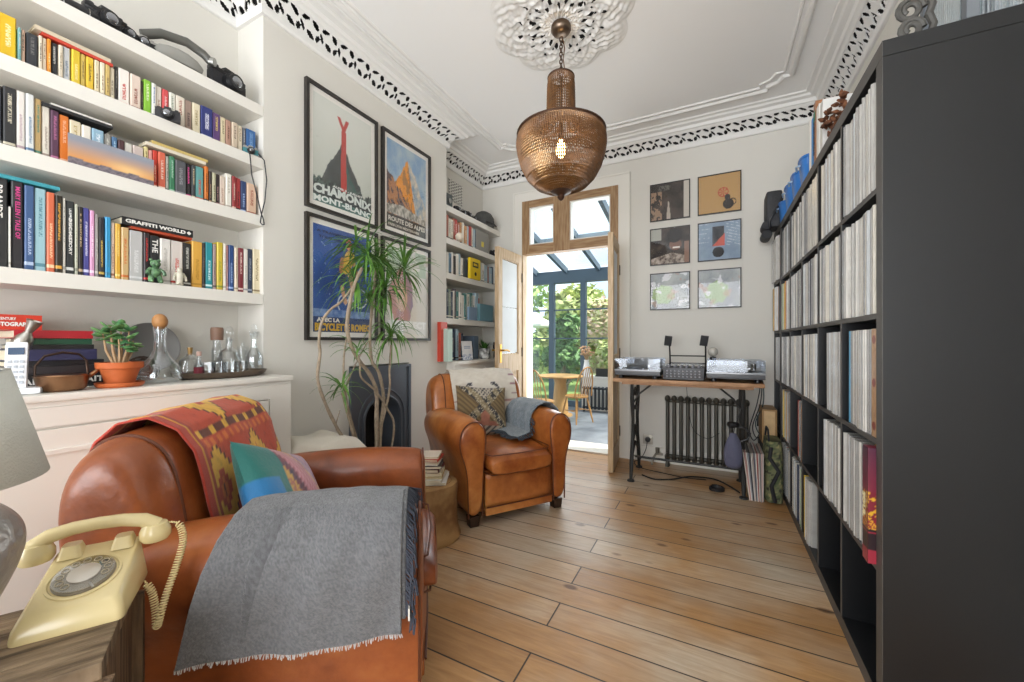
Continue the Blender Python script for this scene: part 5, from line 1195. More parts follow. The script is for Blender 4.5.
def armchair(label, loc, rz, ML):
    t = thing('club_armchair', label, 'armchair', loc, rz)
    g = G(); g.box((-.02, 0, .18), (.70, .50, .24), .02); g.out('seat_base', ML, t)
    # back
    ts = [-1, -.97, -.9, -.75, -.5, -.2, .2, .5, .75, .9, .97, 1]; rs = []
    for q in ts:
        ring = [Vector(back_pt(p, q)) for p in BACK]; c = sum(ring, Vector())/len(ring)
        sh = {1: .78, .97: .93}.get(abs(q), 1.); rs.append([c+(p-c)*Vector((sh, 1, sh)) if False else Vector((c.x+(p.x-c.x)*sh, p.y, c.z+(p.z-c.z)*sh)) for p in ring])
    bk = G().rings(rs).out('backrest', ML, t, sub=2)
    for q in (-.74, .74):
        G().tube(smooth_path([Vector(back_pt((-.32+(x+.32)*.97, .55+(z-.55)*.975), q)) for x, z in BACK[2:15]], 5), .0042, 7).out('piping', PIPING, bk)
    for s in (-1, 1):
        xs = [-.36, -.34, -.25, -.1, .05, .2, .32, .372, .388]
        rs = []
        for x in xs:
            ring = [Vector(arm_pt(x, w, z, s)) for w, z in ARM_SEC]; c = sum(ring, Vector())/len(ring)
            sh = {-.36: .8, .388: .90}.get(x, 1.); rs.append([Vector((p.x, c.y+(p.y-c.y)*sh, c.z+(p.z-c.z)*sh)) if sh < 1 else p for p in ring])
        if s < 0: rs = [r[::-1] for r in rs]
        a = G().rings(rs).out('armrest', ML, t, sub=2)
        G().tube(smooth_path([Vector(arm_pt(.372, .01+(w-.01)*.95, .3+(z-.3)*.985, s)) + Vector((.004, 0, 0)) for w, z in ARM_SEC], 5), .0042, 7).out('piping', PIPING, a)
        # small scroll panel on the arm front
    # front panel, bottom rail
    def fr(u, v): y = (u-.5)*.45; return (.375 + .012*math.sin(PI*u), y, .105+.185*v)
    G().grid(fr, 12, 6).out('front_panel', ML, t, solid=.014)
    G().box((.378, 0, .080), (.022, .45, .045), .008).out('front_rail', ML, t)
    G().tube([(.392, -.22, .106), (.396, 0, .106), (.392, .22, .106)], .004, 6).out('piping', PIPING, t)
    # seat cushion
    rs = []
    for x, sh, zt in ((-.20, .8, .37), (-.17, 1, .395), (-.02, 1, .42), (.18, 1, .425), (.33, 1, .415), (.395, 1, .395), (.425, .96, .37), (.43, .86, .34)):
        P = []
        for k in range(20):
            a = 2*PI*k/20; c, s_ = math.cos(a), math.sin(a); hh = (zt-.292)/2
            P.append((x, .212*sh*math.copysign(abs(c)**.35, c), .292+hh + hh*math.copysign(abs(s_)**.6, s_)))
        rs.append(P)
    sc = G().rings(rs).out('seat_cushion', ML, t, sub=1)
    for z, x in ((.407, .398), (.298, .405)): G().tube([(-.1, -.214, z), (.36, -.214, z-.004), (x, -.19, z-.008), (x+.012, 0, z-.008), (x, .19, z-.008), (.36, .214, z-.004), (-.1, .214, z)], .0034, 6).out('piping', PIPING, sc)
    for x, y in ((.34, -.285), (.34, .285), (-.33, -.25), (-.33, .25)):
        G().box((x, y, .03), (.062, .062, .06), .004, taper=.86).out('leg', DWOOD, t)
    return t
RA, RB = math.radians(39), math.radians(-35)
chA = armchair('cognac leather club armchair in the foreground, bright kilim over its back', (-1.208, .853, 0), RA, LEATHER)
chB = armchair('cognac leather club armchair by the open doors, cream throw over its back', (-1.342, 2.334, 0), RB, LEATHERW)
def local_thing(base, rz, name, label, cat): return thing(name, label, cat, base, rz)
LA, LB = (-1.208, .853, 0), (-1.342, 2.334, 0)
def hsh(a, b=0): return (math.sin(a*12.9898+b*78.233)*43758.5453) % 1
# outline of the back, front bottom -> over the top -> behind
BPATH = [(-.168, .46), (-.185, .53), (-.202, .64), (-.222, .745), (-.258, .805), (-.318, .838), (-.378, .832), (-.425, .79), (-.449, .72), (-.449, .60), (-.435, .48), (-.42, .36)]
def along(P, t):
    L = [0]
    for a, b in zip(P, P[1:]): L.append(L[-1]+math.hypot(b[0]-a[0], b[1]-a[1]))
    d = t*L[-1]
    for i in range(len(P)-1):
        if d <= L[i+1] or i == len(P)-2:
            k = (d-L[i])/(L[i+1]-L[i]); return (P[i][0]+(P[i+1][0]-P[i][0])*k, P[i][1]+(P[i+1][1]-P[i][1])*k)
def kilim_c(u, v):                    # v up the front and over, u across
    U = u*2.3+.1; V = v*4.6
    red, yel, drk, org = H('#c04a2c'), H('#e3af3e'), H('#66301f'), H('#d46f2e')
    if u < .055: return H('#b04030')
    if u < .075: return H('#c9963c')
    if u < .10: return H('#9c3a2a')
    if u > .95: return H('#a83c2a')
    row = math.floor(V/1.5); fx = (U + .5*(row % 2)) % 1 - .5; fy = (V/1.5) % 1 - .5
    st = math.floor(fy*16)/16 + .03
    d = abs(fx)*1.05 + abs(st)
    c = red
    if d < .47: c = drk
    if d < .44: c = yel
    if d < .22: c = red
    if d < .12: c = org
    if d < .05: c = drk
    if fy > .40: c = org if (int(U*14) % 2) else red
    if abs(fy+.45) < .035: c = drk if int(U*10) % 3 else yel
    n = fbm(u*30, v*45, 3)
    return mix(c, mix(c, (0, 0, 0), .35), max(0, n))
KIL = painted('kilim_weave', .9, bump=.3, bscale=300, sheen=.2)
def kil_f(u, v):
    x, z = along(BPATH, v*.97); t = -.62 + 1.56*u + .10*(v-.5)*(-1) + .02*math.sin(v*21)*(1-u)
    if v > .6: t -= .18*(v-.6)*(1-u)*1.8
    o = .014 + .004*math.sin(u*13+v*7) + .003*math.sin(v*31+u*3)
    p = Vector(back_pt((x, z), t)); n = Vector((x+.32, 0, (z-.60)*1.2)); n.normalize()
    return p + n*o
t = thing('kilim_rug', 'red and yellow diamond patterned kilim draped over the near armchair back', 'rug', LA, RA)
G().grid(kil_f, 120, 150, kilim_c).out('kilim_cloth', KIL, t, solid=.006)
g = G()
for u_, dx in ((.06, 0),): g.tube([Vector(kil_f(u_, k/30)) + Vector((0, 0, .004)) for k in range(31)], .003, 5)
g.out('edge_cord', mat('kilim_cord', '#c58a4a', .9), t)
# cushion mesh
def cushion(name, label, base, rz, pos, rot, W, Hh, T, colf, m, n=46):
    t = thing(name, label, 'cushion', base, rz); Mx = Matrix.Translation(pos) @ rot.to_4x4()
    def f(sgn):
        def q(u, v):
            a, b = 2*u-1, 2*v-1; e = (1-a*a)*(1-b*b); th = sgn*T/2*max(0, e)**.45
            pin = 1-.10*(a*a*(1-b*b)+0) ; px = a*W/2*(1-.07*(1-b*b)*abs(a)**6*0-.05*(1-abs(b))**1.2*0); 
            x = a*W/2*(1-.06*(1-b*b)); y = b*Hh/2*(1-.06*(1-a*a))
            th += sgn*.006*math.sin(a*5+b*4)*e
            return Mx @ Vector((th, x, y))
        return q
    g = G(); g.grid(f(1), n, n, colf); g.grid(f(-1), n, n, colf)
    bmesh.ops.remove_doubles(g.bm, verts=g.bm.verts[:], dist=.0004)
    g.out('cover', m, t); return t
def patch_c(u, v):
    # teal/blue silk corner, yellow floral, crimson and lilac striped bands
    d = u*.8 + v*.35
    n = fbm(u*22, v*22)
    if u < .26 - .10*v and v < .62: return H('#1c74ad')
    if u < .30 and v > .35 - 1.2*(u-.2): return H('#176d66')
    if d < .50: return mix(H('#c99a3c'), H('#b06a4a'), 1 if n > .15 else 0)
    if d < .56: return mix(H('#7a2a3a'), H('#3a2340'), .5+n)
    if d < .72: return mix(H('#b0606c'), H('#c98f98'), .5+.5*math.sin(d*150))
    if d < .80: return mix(H('#c9a05a'), H('#a0506a'), 1 if n > .1 else 0)
    return mix(H('#8a6a92'), H('#c8a0ac'), .5+n)
SILK = painted('patchwork_silk', .55, bump=.2, bscale=120, sheen=.3)
cushion('patchwork_cushion', 'patchwork cushion of blue, teal, ochre and mauve bands on the near armchair', LA, RA, (-.045, -.035, .545), Matrix.Rotation(-.50, 3, 'Y') @ Matrix.Rotation(-.45, 3, 'X'), .40, .36, .14, patch_c, SILK)
# grey wool throw over the near arm of the foreground chair
APATH = [(-.108, .43), (-.106, .47), (-.100, .53), (-.085, .585), (-.045, .626), (.010, .640), (.065, .628), (.112, .590), (.140, .535), (.146, .47), (.140, .41), (.137, .36), (.136, .335)]
def throw_f(x0, x1, skew, s, side_off=0., path=APATH, fold=.006, z_end=0.):
    def f(u, v):
        w, z = along(path, v); x = x0 + (x1-x0)*u - skew*(1-u)*max(0, v-.35)
        z += z_end*u*max(0, v-.6)
        k = 1 + 0*x
        o = fold*math.sin(u*9+v*2.5)*(.3+v) + .003*math.sin(u*23+v*9)
        y = s*(.285 + (w + o + side_off)*1.04)
        zz = z if z < .36 else .36 + (z-.36)*lerp_tab([(-.4, .92), (-.2, .98), (.0, 1.03), (.25, 1.03), (.36, .99), (.40, .96)], x)
        return (x, y, zz)
    return f
def wool_c(a, b, dens=1.):
    A, B = H(a), H(b)
    def c(u, v): return mix(A, B, .5+.18*fbm(u*9, v*60)+.9*(hsh(round(u*200), round(v*220))-.5))
    return c
WOOL = painted('grey_wool', .95, bump=.5, bscale=260, sheen=.3)
t = thing('wool_throw', 'mid grey woollen throw hanging over the near armchair arm, dark fringe at its side', 'throw', LA, RA)
f = throw_f(-.03, .335, .17, -1, z_end=-.0)
G().grid(f, 120, 150, wool_c('#5b5c5f', '#76777a')).out('wool_cloth', WOOL, t, solid=.007)
f2 = throw_f(.02, .345, .06, -1, -.008, fold=.004)
G().grid(lambda u, v: f2(u, v*.95), 60, 90, wool_c('#505154', '#6c6d70')).out('under_fold', WOOL, t, solid=.006)
g = G(); rr = random.Random(4)
for k in range(110):
    v = .20 + .74*k/110 + rr.uniform(-.004, .004); p = Vector(f2(1, v)); L = rr.uniform(.03, .06)
    up = 1 if v < .5 else 0; d = Vector((rr.uniform(.2, .8), rr.uniform(-.25, .1), -.9 if v > .35 else rr.uniform(-.6, .1))).normalized()
    m_ = p + d*L*.5 + Vector((.006, 0, 0)); g.tube([p, m_, m_ + Vector((rr.uniform(-.004, .006), rr.uniform(-.006, .004), -L*.6))], .0022, 4)
g.out('dark_fringe', mat('navy_wool', '#3b3f4a', .95), t)
g = G()
for k in range(150):
    u = k/149; p = Vector(f(u, 1)); L = rr.uniform(.006, .013); g.tube([p, p + Vector((rr.uniform(-.004, .004), rr.uniform(-.006, .0), -L))], .0013, 4)
g.out('pale_fringe', mat('pale_wool', '#b5b2b0', .95), t)
G().b2((.352, -.432, .37), (.356, -.418, .40)).out('care_label', flat('d9d4cc'), t, smooth=False)
# ---------- the far chair's textiles ----------
BP2 = [(-.160, .455)] + [(x+.004, z) for x, z in BPATH[1:9]]
def cream_c(u, v):
    c = mix(H('#cfc6b8'), H('#ddd6ca'), .5+fbm(u*14, v*30)*.6)
    for cx, sg in ((.28, -1), (.62, 1)):
        r = math.hypot((u-cx)*1.1, v-.40)
        if abs(r-.09) < .022 and sg*(u-cx) > -.03 and fbm(u*60, v*60) > -.35: c = H('#4b4a50')
    if abs(v-.30-.02*math.sin(u*6)) < .008: c = H('#b08a84')
    if u > .9 and abs(math.sin(v*26)) < .3: c = H('#a07f86')
    return c
def cream_f(u, v):
    x, z = along(BP2, v*.93); tt = -.60+1.42*u+.02*math.sin(v*9); p = Vector(back_pt((x, z), tt)); n = Vector((x+.32, 0, (z-.60)*1.2)).normalized()
    return p + n*(.012+.003*math.sin(u*17+v*3))
t = thing('cream_throw', 'cream printed cotton throw covering the far armchair back', 'throw', LB, RB)
G().grid(cream_f, 70, 80, cream_c).out('cotton_cloth', painted('printed_cotton', .9, bump=.2, bscale=200), t, solid=.004)
def tribal_c(u, v):
    n = hsh(round(u*60), round(v*60))
    d1 = abs((u-.5)-(v-.62)*1.0); d2 = abs((u-.5)+(v-.62)*1.0)
    if d1 < .10 or d2 < .10:
        q = (u*1.0+v*.7)*26; return mix(H('#8a7d62'), H('#3b3a3c'), 1 if (math.sin(q) > .1) else 0) if n > .2 else H('#b5aa92')
    if v > .62+abs(u-.5)*.9: return mix(H('#b3a99a'), H('#3f3d40'), 1 if math.sin(u*80)*math.sin(v*70) > .25 else 0)
    if u < .42 or u > .60:
        if v > .3: return mix(H('#86724e'), H('#5b4a36'), .5+.5*math.sin((u+v)*60))
    if v < .2: return mix(H('#a89c8c'), H('#55504c'), 1 if math.sin((u-v)*50) > .2 else 0)
    return mix(H('#a8705c'), H('#8f5a4a'), .5+fbm(u*10, v*10))
cushion('tribal_cushion', 'brown and rust geometric woven cushion propped on the far armchair', LB, RB, (-.085, -.045, .565), Matrix.Rotation(-.30, 3, 'Y') @ Matrix.Rotation(-.10, 3, 'X'), .38, .36, .12, tribal_c, painted('woven_wool', .9, bump=.4, bscale=200))
t = thing('blue_grey_throw', 'blue grey wool throw slung over the right arm of the far armchair', 'throw', LB, RB)
AP2 = [(-.24, .446), (-.17, .450), (-.118, .458), (-.108, .52), (-.092, .575), (-.05, .620), (.010, .638), (.065, .628), (.115, .588), (.142, .53), (.142, .45)]
fb = throw_f(-.16, .20, -.04, 1, 0., AP2, .004)
def fb2(u, v):
    p = Vector(fb(u, v)); 
    if v < .3: p.x += .10*(.3-v)*3*(u); p.z += .006*math.sin(u*14)*(.3-v)*3 + .004
    return p
G().grid(fb2, 70, 80, wool_c('#5f6a73', '#87929a')).out('wool_cloth', WOOL, t, solid=.007)
g = G()
for k in range(70):
    u = k/69; p = fb2(u, 0); g.tube([p, p + Vector((rr.uniform(-.01, .02), -rr.uniform(.02, .035), .0)), p + Vector((rr.uniform(-.015, .03), -rr.uniform(.04, .06), -.004))], .0022, 4)
for k in range(30):
    v = k/29*.33; p = fb2(1, v); g.tube([p, p + Vector((.02, rr.uniform(-.02, .01), -.0)), p + Vector((.045, rr.uniform(-.02, .01), -.012 if v < .2 else -.02))], .0024, 4)
g.out('fringe', mat('slate_wool', '#3f474f', .95), t)
# ---------- log stump with a stack of books ----------
SX, SY = -1.375, 1.69
t = thing('log_stump', 'pale carved log side table between the two armchairs, books stacked on top', 'side table', (SX, SY, 0))
rs = []
for z, r in ((0, .165), (.02, .172), (.05, .160), (.12, .152), (.2, .150), (.27, .155), (.295, .150), (.30, .140)):
    rs.append([((r*(1+.03*math.sin(3*a)+.015*math.sin(7*a+z*8)))*math.cos(a), (r*(1+.03*math.sin(3*a)))*math.sin(a), z) for a in [2*PI*i/40 for i in range(40)]])
G().rings(rs).out('log_body', mat('log_wood', '#a98556', .7, var=.55, vscale=9, col2='#7a5530', bump=.5, bscale=22), t)
g = G()
for k in range(5): g.tube([(q*(.02+.025*k)*math.cos(a), q*(.02+.025*k)*math.sin(a), .3005) for a, q in [(2*PI*i/30, 1+.05*math.sin(3*2*PI*i/30)) for i in range(30)]], .0012, 4, loop=True)
g.out('growth_ring', mat('ring_brown', '#6a4a2a', .8), t)
z = .303; rr = random.Random(12)
for i, (th, w, d, c, lab) in enumerate(((.013, .24, .19, 'd9d8d4', 'large white magazine at the bottom of the pile on the log'), (.013, .23, .18, 'c9c4b8', 'second magazine from the bottom of the pile on the log'), (.010, .20, .16, 'b99a5a', 'ochre-edged book in the lower half of the log pile'), (.020, .19, .14, 'd9cfb0', 'cream paperback in the middle of the log pile'),
        (.018, .19, .14, '6a2a30', 'maroon paperback with white letters in the log pile'), (.016, .18, .13, '3a3638', 'dark paperback above the maroon one in the log pile'), (.020, .17, .13, 'cfcfc8', 'pale grey paperback near the top of the log pile'), (.012, .17, .13, 'b5412f', 'red paperback second from the top of the log pile'), (.012, .165, .125, 'e0d6c6', 'cream paperback on top of the log pile'))):
    g = G(); g.b2((-w/2, -d/2, 0), (w/2, d/2, .0015)); g.b2((-w/2, -d/2, th-.0015), (w/2, d/2, th)); g.b2((-w/2, d/2-.002, .0015), (w/2, d/2, th-.0015)) if i % 2 else g.b2((-w/2, -d/2, .0015), (-w/2+.002, d/2, th-.0015)); g.b2((w/2-.002, -d/2, .0015), (w/2, d/2, th-.0015)) if i in (4, 7) else None
    g.mi = 1; g.b2((-w/2+.003, -d/2+.003, .0015), (w/2-.003, d/2-.003, th-.0015))
    o = g.out('book', [flat(c, .4), PAGES], smooth=False, loc=(SX-.02+rr.uniform(-.008, .008), SY+rr.uniform(-.008, .008), z), rz=math.radians(28)+rr.uniform(-.12, .12)); tag(o, lab, 'book', 'books piled on the log'); z += th+.0006
    if i == 4: lettering('cover_title', 'IGH', (w/2+.0005, -d*.35, .003), (0, 1, 0), (0, 0, 1), d*.4, .011, INKW, o, .05)
# ---------- telephone table ----------
TB = Vector((-.868, .261, 0)); u_ = Vector((.887, -.46, 0)).normalized(); v_ = Vector((-.46, -.887, 0)).normalized()
ztab = .54; rt = math.atan2(-u_.x, u_.y)
wid, lng = .265, .52
c0 = TB - u_*wid/2 + v_*lng/2
rz = math.atan2(u_.y, u_.x)
CRATE = mat('weathered_crate', '#7a6650', .75, var=.55, vscale=7, col2='#4c3c2e', stretch=(8,1,1), bump=.5, bscale=20)
CRATEV = mat('weathered_crate_side', '#86694c', .75, var=.55, vscale=7, col2='#46372a', stretch=(8,8,.7), bump=.5, bscale=20)
t = thing('wooden_chest', 'weathered wooden trunk side table holding the rotary telephone and the lamp', 'side table', c0, rz)
g = G()
for k in range(4): x0 = -wid/2+k*wid/4; g.b2((x0+.0008, -lng/2, ztab-.028), (x0+wid/4-.0008, lng/2, ztab), .003)
g.out('top_boards', mat('weathered_top', '#9a8469', .7, var=.55, vscale=6, col2='#54432f', stretch=(9,1,1), bump=.5, bscale=20), t, smooth=False)
g = G(); g.b2((-wid/2+.004, -lng/2+.004, .03), (wid/2-.004, lng/2-.004, ztab-.0285), .003); g.out('trunk_body', CRATEV, t, smooth=False)
for sx in (-1, 1):
    for sy in (-1, 1): G().b2((sx*(wid/2+.002)-.012, sy*(lng/2+.002)-.012, 0), (sx*(wid/2+.002)+.010, sy*(lng/2+.002)+.012, ztab-.03), .002).out('corner_post', CRATEV, t, smooth=False)
g = G(); g.tube([(wid/2+.004, -.20, ztab-.05), (wid/2+.028, -.19, ztab-.045), (wid/2+.028, .06, ztab-.045), (wid/2+.004, .07, ztab-.05)], .0045, 8)
g.tube([(wid/2+.024, -.06, ztab-.06), (wid/2+.03, -.06, ztab-.04), (wid/2+.018, -.06, ztab-.025)], .003, 6); g.out('metal_handle', STEEL, t)
# rotary phone
IVORY = mat('ivory_plastic', '#ddcb98', .26, coat=.3)
PC = Vector((-1.085, .307, ztab)); t = thing('rotary_telephone', 'cream rotary dial telephone standing on the weathered trunk', 'telephone', PC, math.radians(-32))   # faces local +x
t.scale = (.92, .92, .92)
rs = []
# body: wedge loft from base to top, x front
def rrect(x0, x1, hw, r, z, n=6, zf=None):
    P = []
    for cx, cy, a0 in ((x1-r, hw-r, 0), (x0+r, hw-r, 90), (x0+r, -hw+r, 180), (x1-r, -hw+r, 270)):
        for k in range(n+1): a = math.radians(a0+90*k/n); x = cx+r*math.cos(a); P.append((x, cy+r*math.sin(a), z if zf is None else zf(x)))
    return P
sl = lambda x: .040 + (.095-.040)*(.088-x)/(.088+.075)
g = G(); g.rings([rrect(-.085, .100, .078, .012, .0), rrect(-.086, .101, .079, .014, .006), rrect(-.085, .097, .077, .014, .022), rrect(-.078, .088, .068, .014, 0, zf=lambda x: min(.100, sl(x))), rrect(-.074, .083, .063, .014, 0, zf=lambda x: min(.104, sl(x)+.003))])
body = g.out('body', IVORY, t, ang=50)
tilt = math.atan2(.055, .163); Rt = Matrix.Rotation(tilt, 3, 'Y'); DC = Vector((.018, 0, sl(.018)+.0035))
def onface(P): return [Rt @ Vector(p) + DC for p in P]
circ = lambda r, z, n=40, cx=0, cy=0: onface([(cx+r*math.cos(2*PI*i/n), cy+r*math.sin(2*PI*i/n), z) for i in range(n)])
G().rings([circ(.056, 0), circ(.056, .003), circ(.052, .004), circ(.050, .001)]).out('dial_surround', IVORY, t)
G().rings([circ(.047, .0), circ(.047, .004), circ(.045, .005), circ(.001, .005)]).out('dial_plate', mat('dial_grey', '#8a8070', .35), t)
g = G()
rw = 0.035
G().rings([circ(.046, .008), circ(.046, .0095), circ(.026, .0095), circ(.026, .008)]).out('finger_wheel', glass('dial_wheel', (.75, .72, .66), .15), t)
for k in range(10):
    a = math.radians(75+k*28); g.rings([circ(.0065, .0098, 14, rw*math.cos(a), rw*math.sin(a)), circ(.0065, .0112, 14, rw*math.cos(a), rw*math.sin(a)), circ(.0052, .0112, 14, rw*math.cos(a), rw*math.sin(a)), circ(.0052, .0098, 14, rw*math.cos(a), rw*math.sin(a))], loop=True)
g.out('finger_hole', mat('dial_rim', '#b5a98f', .3), t)
G().rings([circ(.025, .006), circ(.025, .011), circ(.022, .0125), circ(.001, .0125)]).out('dial_centre', mat('dial_centre_silver', '#c9c2b8', .25, .3), t)
G().box(Rt @ Vector((.040, .022, .012)) + DC, (.018, .004, .003), .001, rot=Rt @ Matrix.Rotation(.5, 3, 'Z')).out('finger_stop', CHR, t)
g = G()
for s in (-1, 1):
    g.rings([rrect(-.080, -.038, .018, .008, z) if False else [(x, y+s*.042, z_) for x, y, z_ in rrect(-.082+k*.004, -.036-k*.004, .020-k*.003, .008, .088+.012*k)] for k in range(3)])
g.out('cradle', IVORY, t)
HX, HZ = -.058, .128
hs = G().tube([(HX, -.098, HZ-.008), (HX, -.075, HZ+.010), (HX, -.04, HZ+.018), (HX, 0, HZ+.020), (HX, .04, HZ+.018), (HX, .075, HZ+.010), (HX, .098, HZ-.008)], lambda q: .0135+.004*abs(2*q-1)**2, 14).out('handset', IVORY, t)
for s in (-1, 1): G().lathe([(.001, 0), (.024, .0), (.029, .008), (.029, .022), (.022, .038), (.001, .044)], (HX, s*.096, HZ-.040), 28).out('earpiece' if s < 0 else 'mouthpiece', IVORY, hs)
def resample(P, n):
    L = [0]
    for a, b in zip(P, P[1:]): L.append(L[-1]+(b-a).length)
    out = []; j = 0
    for i in range(n):
        d = L[-1]*i/(n-1)
        while j < len(L)-2 and L[j+1] < d: j += 1
        out.append(P[j].lerp(P[j+1], (d-L[j])/max(1e-9, L[j+1]-L[j])))
    return out
# coiled cord
g = G(); P = []
way = [Vector((HX, .122, HZ-.005)), Vector((HX+.012, .142, HZ-.012)), Vector((HX+.02, .150, HZ-.05)), Vector((HX+.035, .140, HZ-.10)), Vector((HX+.06, .125, HZ-.155)), Vector((HX+.075, .118, HZ-.19)), Vector((HX+.07, .112, HZ-.21)), Vector((HX+.06, .108, HZ-.18)), Vector((HX+.05, .10, HZ-.14)), Vector((HX+.04, .085, HZ-.115))]
wy = resample(smooth_path(way, 30), 400); m_ = len(wy); ang = 0
for i in range(m_*4):
    q = i/(m_*4-1)*(m_-1); k = min(int(q), m_-2); c = wy[k].lerp(wy[k+1], q-k); d = (wy[k+1]-wy[k]).normalized(); a = d.orthogonal().normalized() if i == 0 else (a - d*a.dot(d)).normalized(); b = d.cross(a)
    r = .0065 if .06 < q/m_ < .97 else .001; P.append(c + r*(math.cos(ang)*a + math.sin(ang)*b)); ang += 2*PI*64/(m_*4)
g.tube(P, .0016, 5); g.out('coiled_cord', IVORY, t)
# table lamp
LPx = Vector((-1.034, .089, ztab)); t = thing('table_lamp', 'dimpled pewter table lamp with a pale grey shade at the left edge', 'lamp', LPx)
def dim(r, z, a, k): return r*(1-.03*max(0, math.cos(a*24+PI*round(z/.021)))*max(0, math.cos(z*2*PI/.021)))
prof = [(.045, 0), (.055, .006), (.060, .014), (.074, .05), (.098, .10), (.120, .155), (.127, .19), (.122, .22), (.102, .248), (.07, .268), (.03, .278), (.014, .285)]
sp_ = smooth_path([Vector((a, b, 0)) for a, b in prof], 12); rs = []
for i in range(61):
    q_ = sp_[int(i/60*(len(sp_)-1))]; r, z = q_.x, q_.y
    rs.append([(dim(r, z, a, 0)*math.cos(a), dim(r, z, a, 0)*math.sin(a), z) for a in [2*PI*j/156 for j in range(156)]])
G().rings(rs).out('lamp_base', mat('hammered_pewter', '#a39d98', .38, .5, bump=.3, bscale=60), t)
G().cyl((0, 0, .283), (0, 0, .36), .009).out('lamp_socket', BRASS, t)
SH = mat('linen_shade', '#d3d4cc', .9, bump=.25, bscale=300, var=.05, vscale=20)
g = G(); g.lathe([(.151, .298), (.110, .466)], n=56, cap=False); g.out('lamp_shade', SH, t, solid=.003)
g = G(); g.tube([(.110*math.cos(a), .110*math.sin(a), .466) for a in [2*PI*i/40 for i in range(40)]], .0018, 5, loop=True)
for k in range(3): a = 2*PI*k/3; g.cyl((.11*math.cos(a), .11*math.sin(a), .464), (0, 0, .42), .0015)
g.cyl((0, 0, .34), (0, 0, .425), .004); g.out('shade_ring', STEEL, t)
G().ball((0, 0, .385), .026, 16, (1, 1, 1.25)).out('bulb', mat('off_bulb', '#e9e6da', .3), t)
# ---------- record player table ----------
TX0, TX1, TY0, TY1, TZ = -.684, .298, 3.03, 3.47, .775
t = thing('sewing_table', 'pine topped table on ornate cast-iron sewing machine legs against the back wall', 'table', (0, 0, 0))
TOPM = mat('table_pine', '#b98f6a', .55, var=.35, vscale=8, col2='#93683f', stretch=(1,7,1), bump=.1, bscale=20)
G().b2((TX0, TY0, TZ-.026), (TX1, TY1, TZ), .004).out('tabletop', TOPM, t, smooth=False)
G().b2((TX0+.06, TY0+.03, TZ-.045), (TX1-.06, TY0+.05, TZ-.026)).b2((TX0+.06, TY1-.05, TZ-.045), (TX1-.06, TY1-.03, TZ-.026)).out('batten', TOPM, t, smooth=False)
for x in (-.557, .18):
    yf, yr = 3.06, 3.43; g = G()
    g.tube([(x, yf+.05, TZ-.028), (x, yf+.055, .62), (x, yf+.09, .45), (x, yf+.07, .30), (x, yf+.02, .12), (x, yf, .0)], lambda q: .011+.005*math.sin(q*22)**2, 8)
    g.tube([(x, yr-.05, TZ-.028), (x, yr-.055, .62), (x, yr-.09, .45), (x, yr-.07, .30), (x, yr-.02, .12), (x, yr, .0)], lambda q: .011+.005*math.sin(q*22)**2, 8)
    g.out('leg', IRON, t)
    g = G()
    g.tube([(x, yf+.05, .60), (x, (yf+yr)/2, .52), (x, yr-.05, .60)], .008, 6); g.tube([(x, yf+.03, .16), (x, (yf+yr)/2, .26), (x, yr-.03, .16)], .009, 6)
    g.tube([(x, yf+.08, .44), (x, yr-.04, .22)], .007, 6); g.tube([(x, yr-.08, .44), (x, yf+.04, .22)], .007, 6)
    for z_, r_ in ((.36, .035), (.66, .03)): g.tube([(x, (yf+yr)/2+r_*math.cos(a), z_+r_*math.sin(a)) for a in [2*PI*i/20 for i in range(20)]], .005, 6, loop=True)
    g.box((x, (yf+yr)/2, TZ-.034), (.03, .34, .012)); g.out('scroll_brace', IRON, t)
    for y in (yf, yr): G().lathe([(.001, 0), (.028, 0), (.026, .01), (.014, .016), (.001, .018)], (x, y, 0), 16).out('foot', IRON, t)
for P_ in ([(-.55, 3.10, .58), (-.50, 3.10, .66), (-.40, 3.10, TZ-.03)], [(.17, 3.10, .58), (.12, 3.10, .66), (.02, 3.10, TZ-.03)]): G().tube(P_, .007, 6).out('cross_brace', IRON, t)
G().tube([(-.557, 3.245, .14), (.18, 3.245, .14)], .009, 8).out('cross_rod', IRON, t)
ALU = mat('turntable_silver', '#8f9194', .35, .6); LID = glass('smoked_lid', (.84, .86, .89), .05)
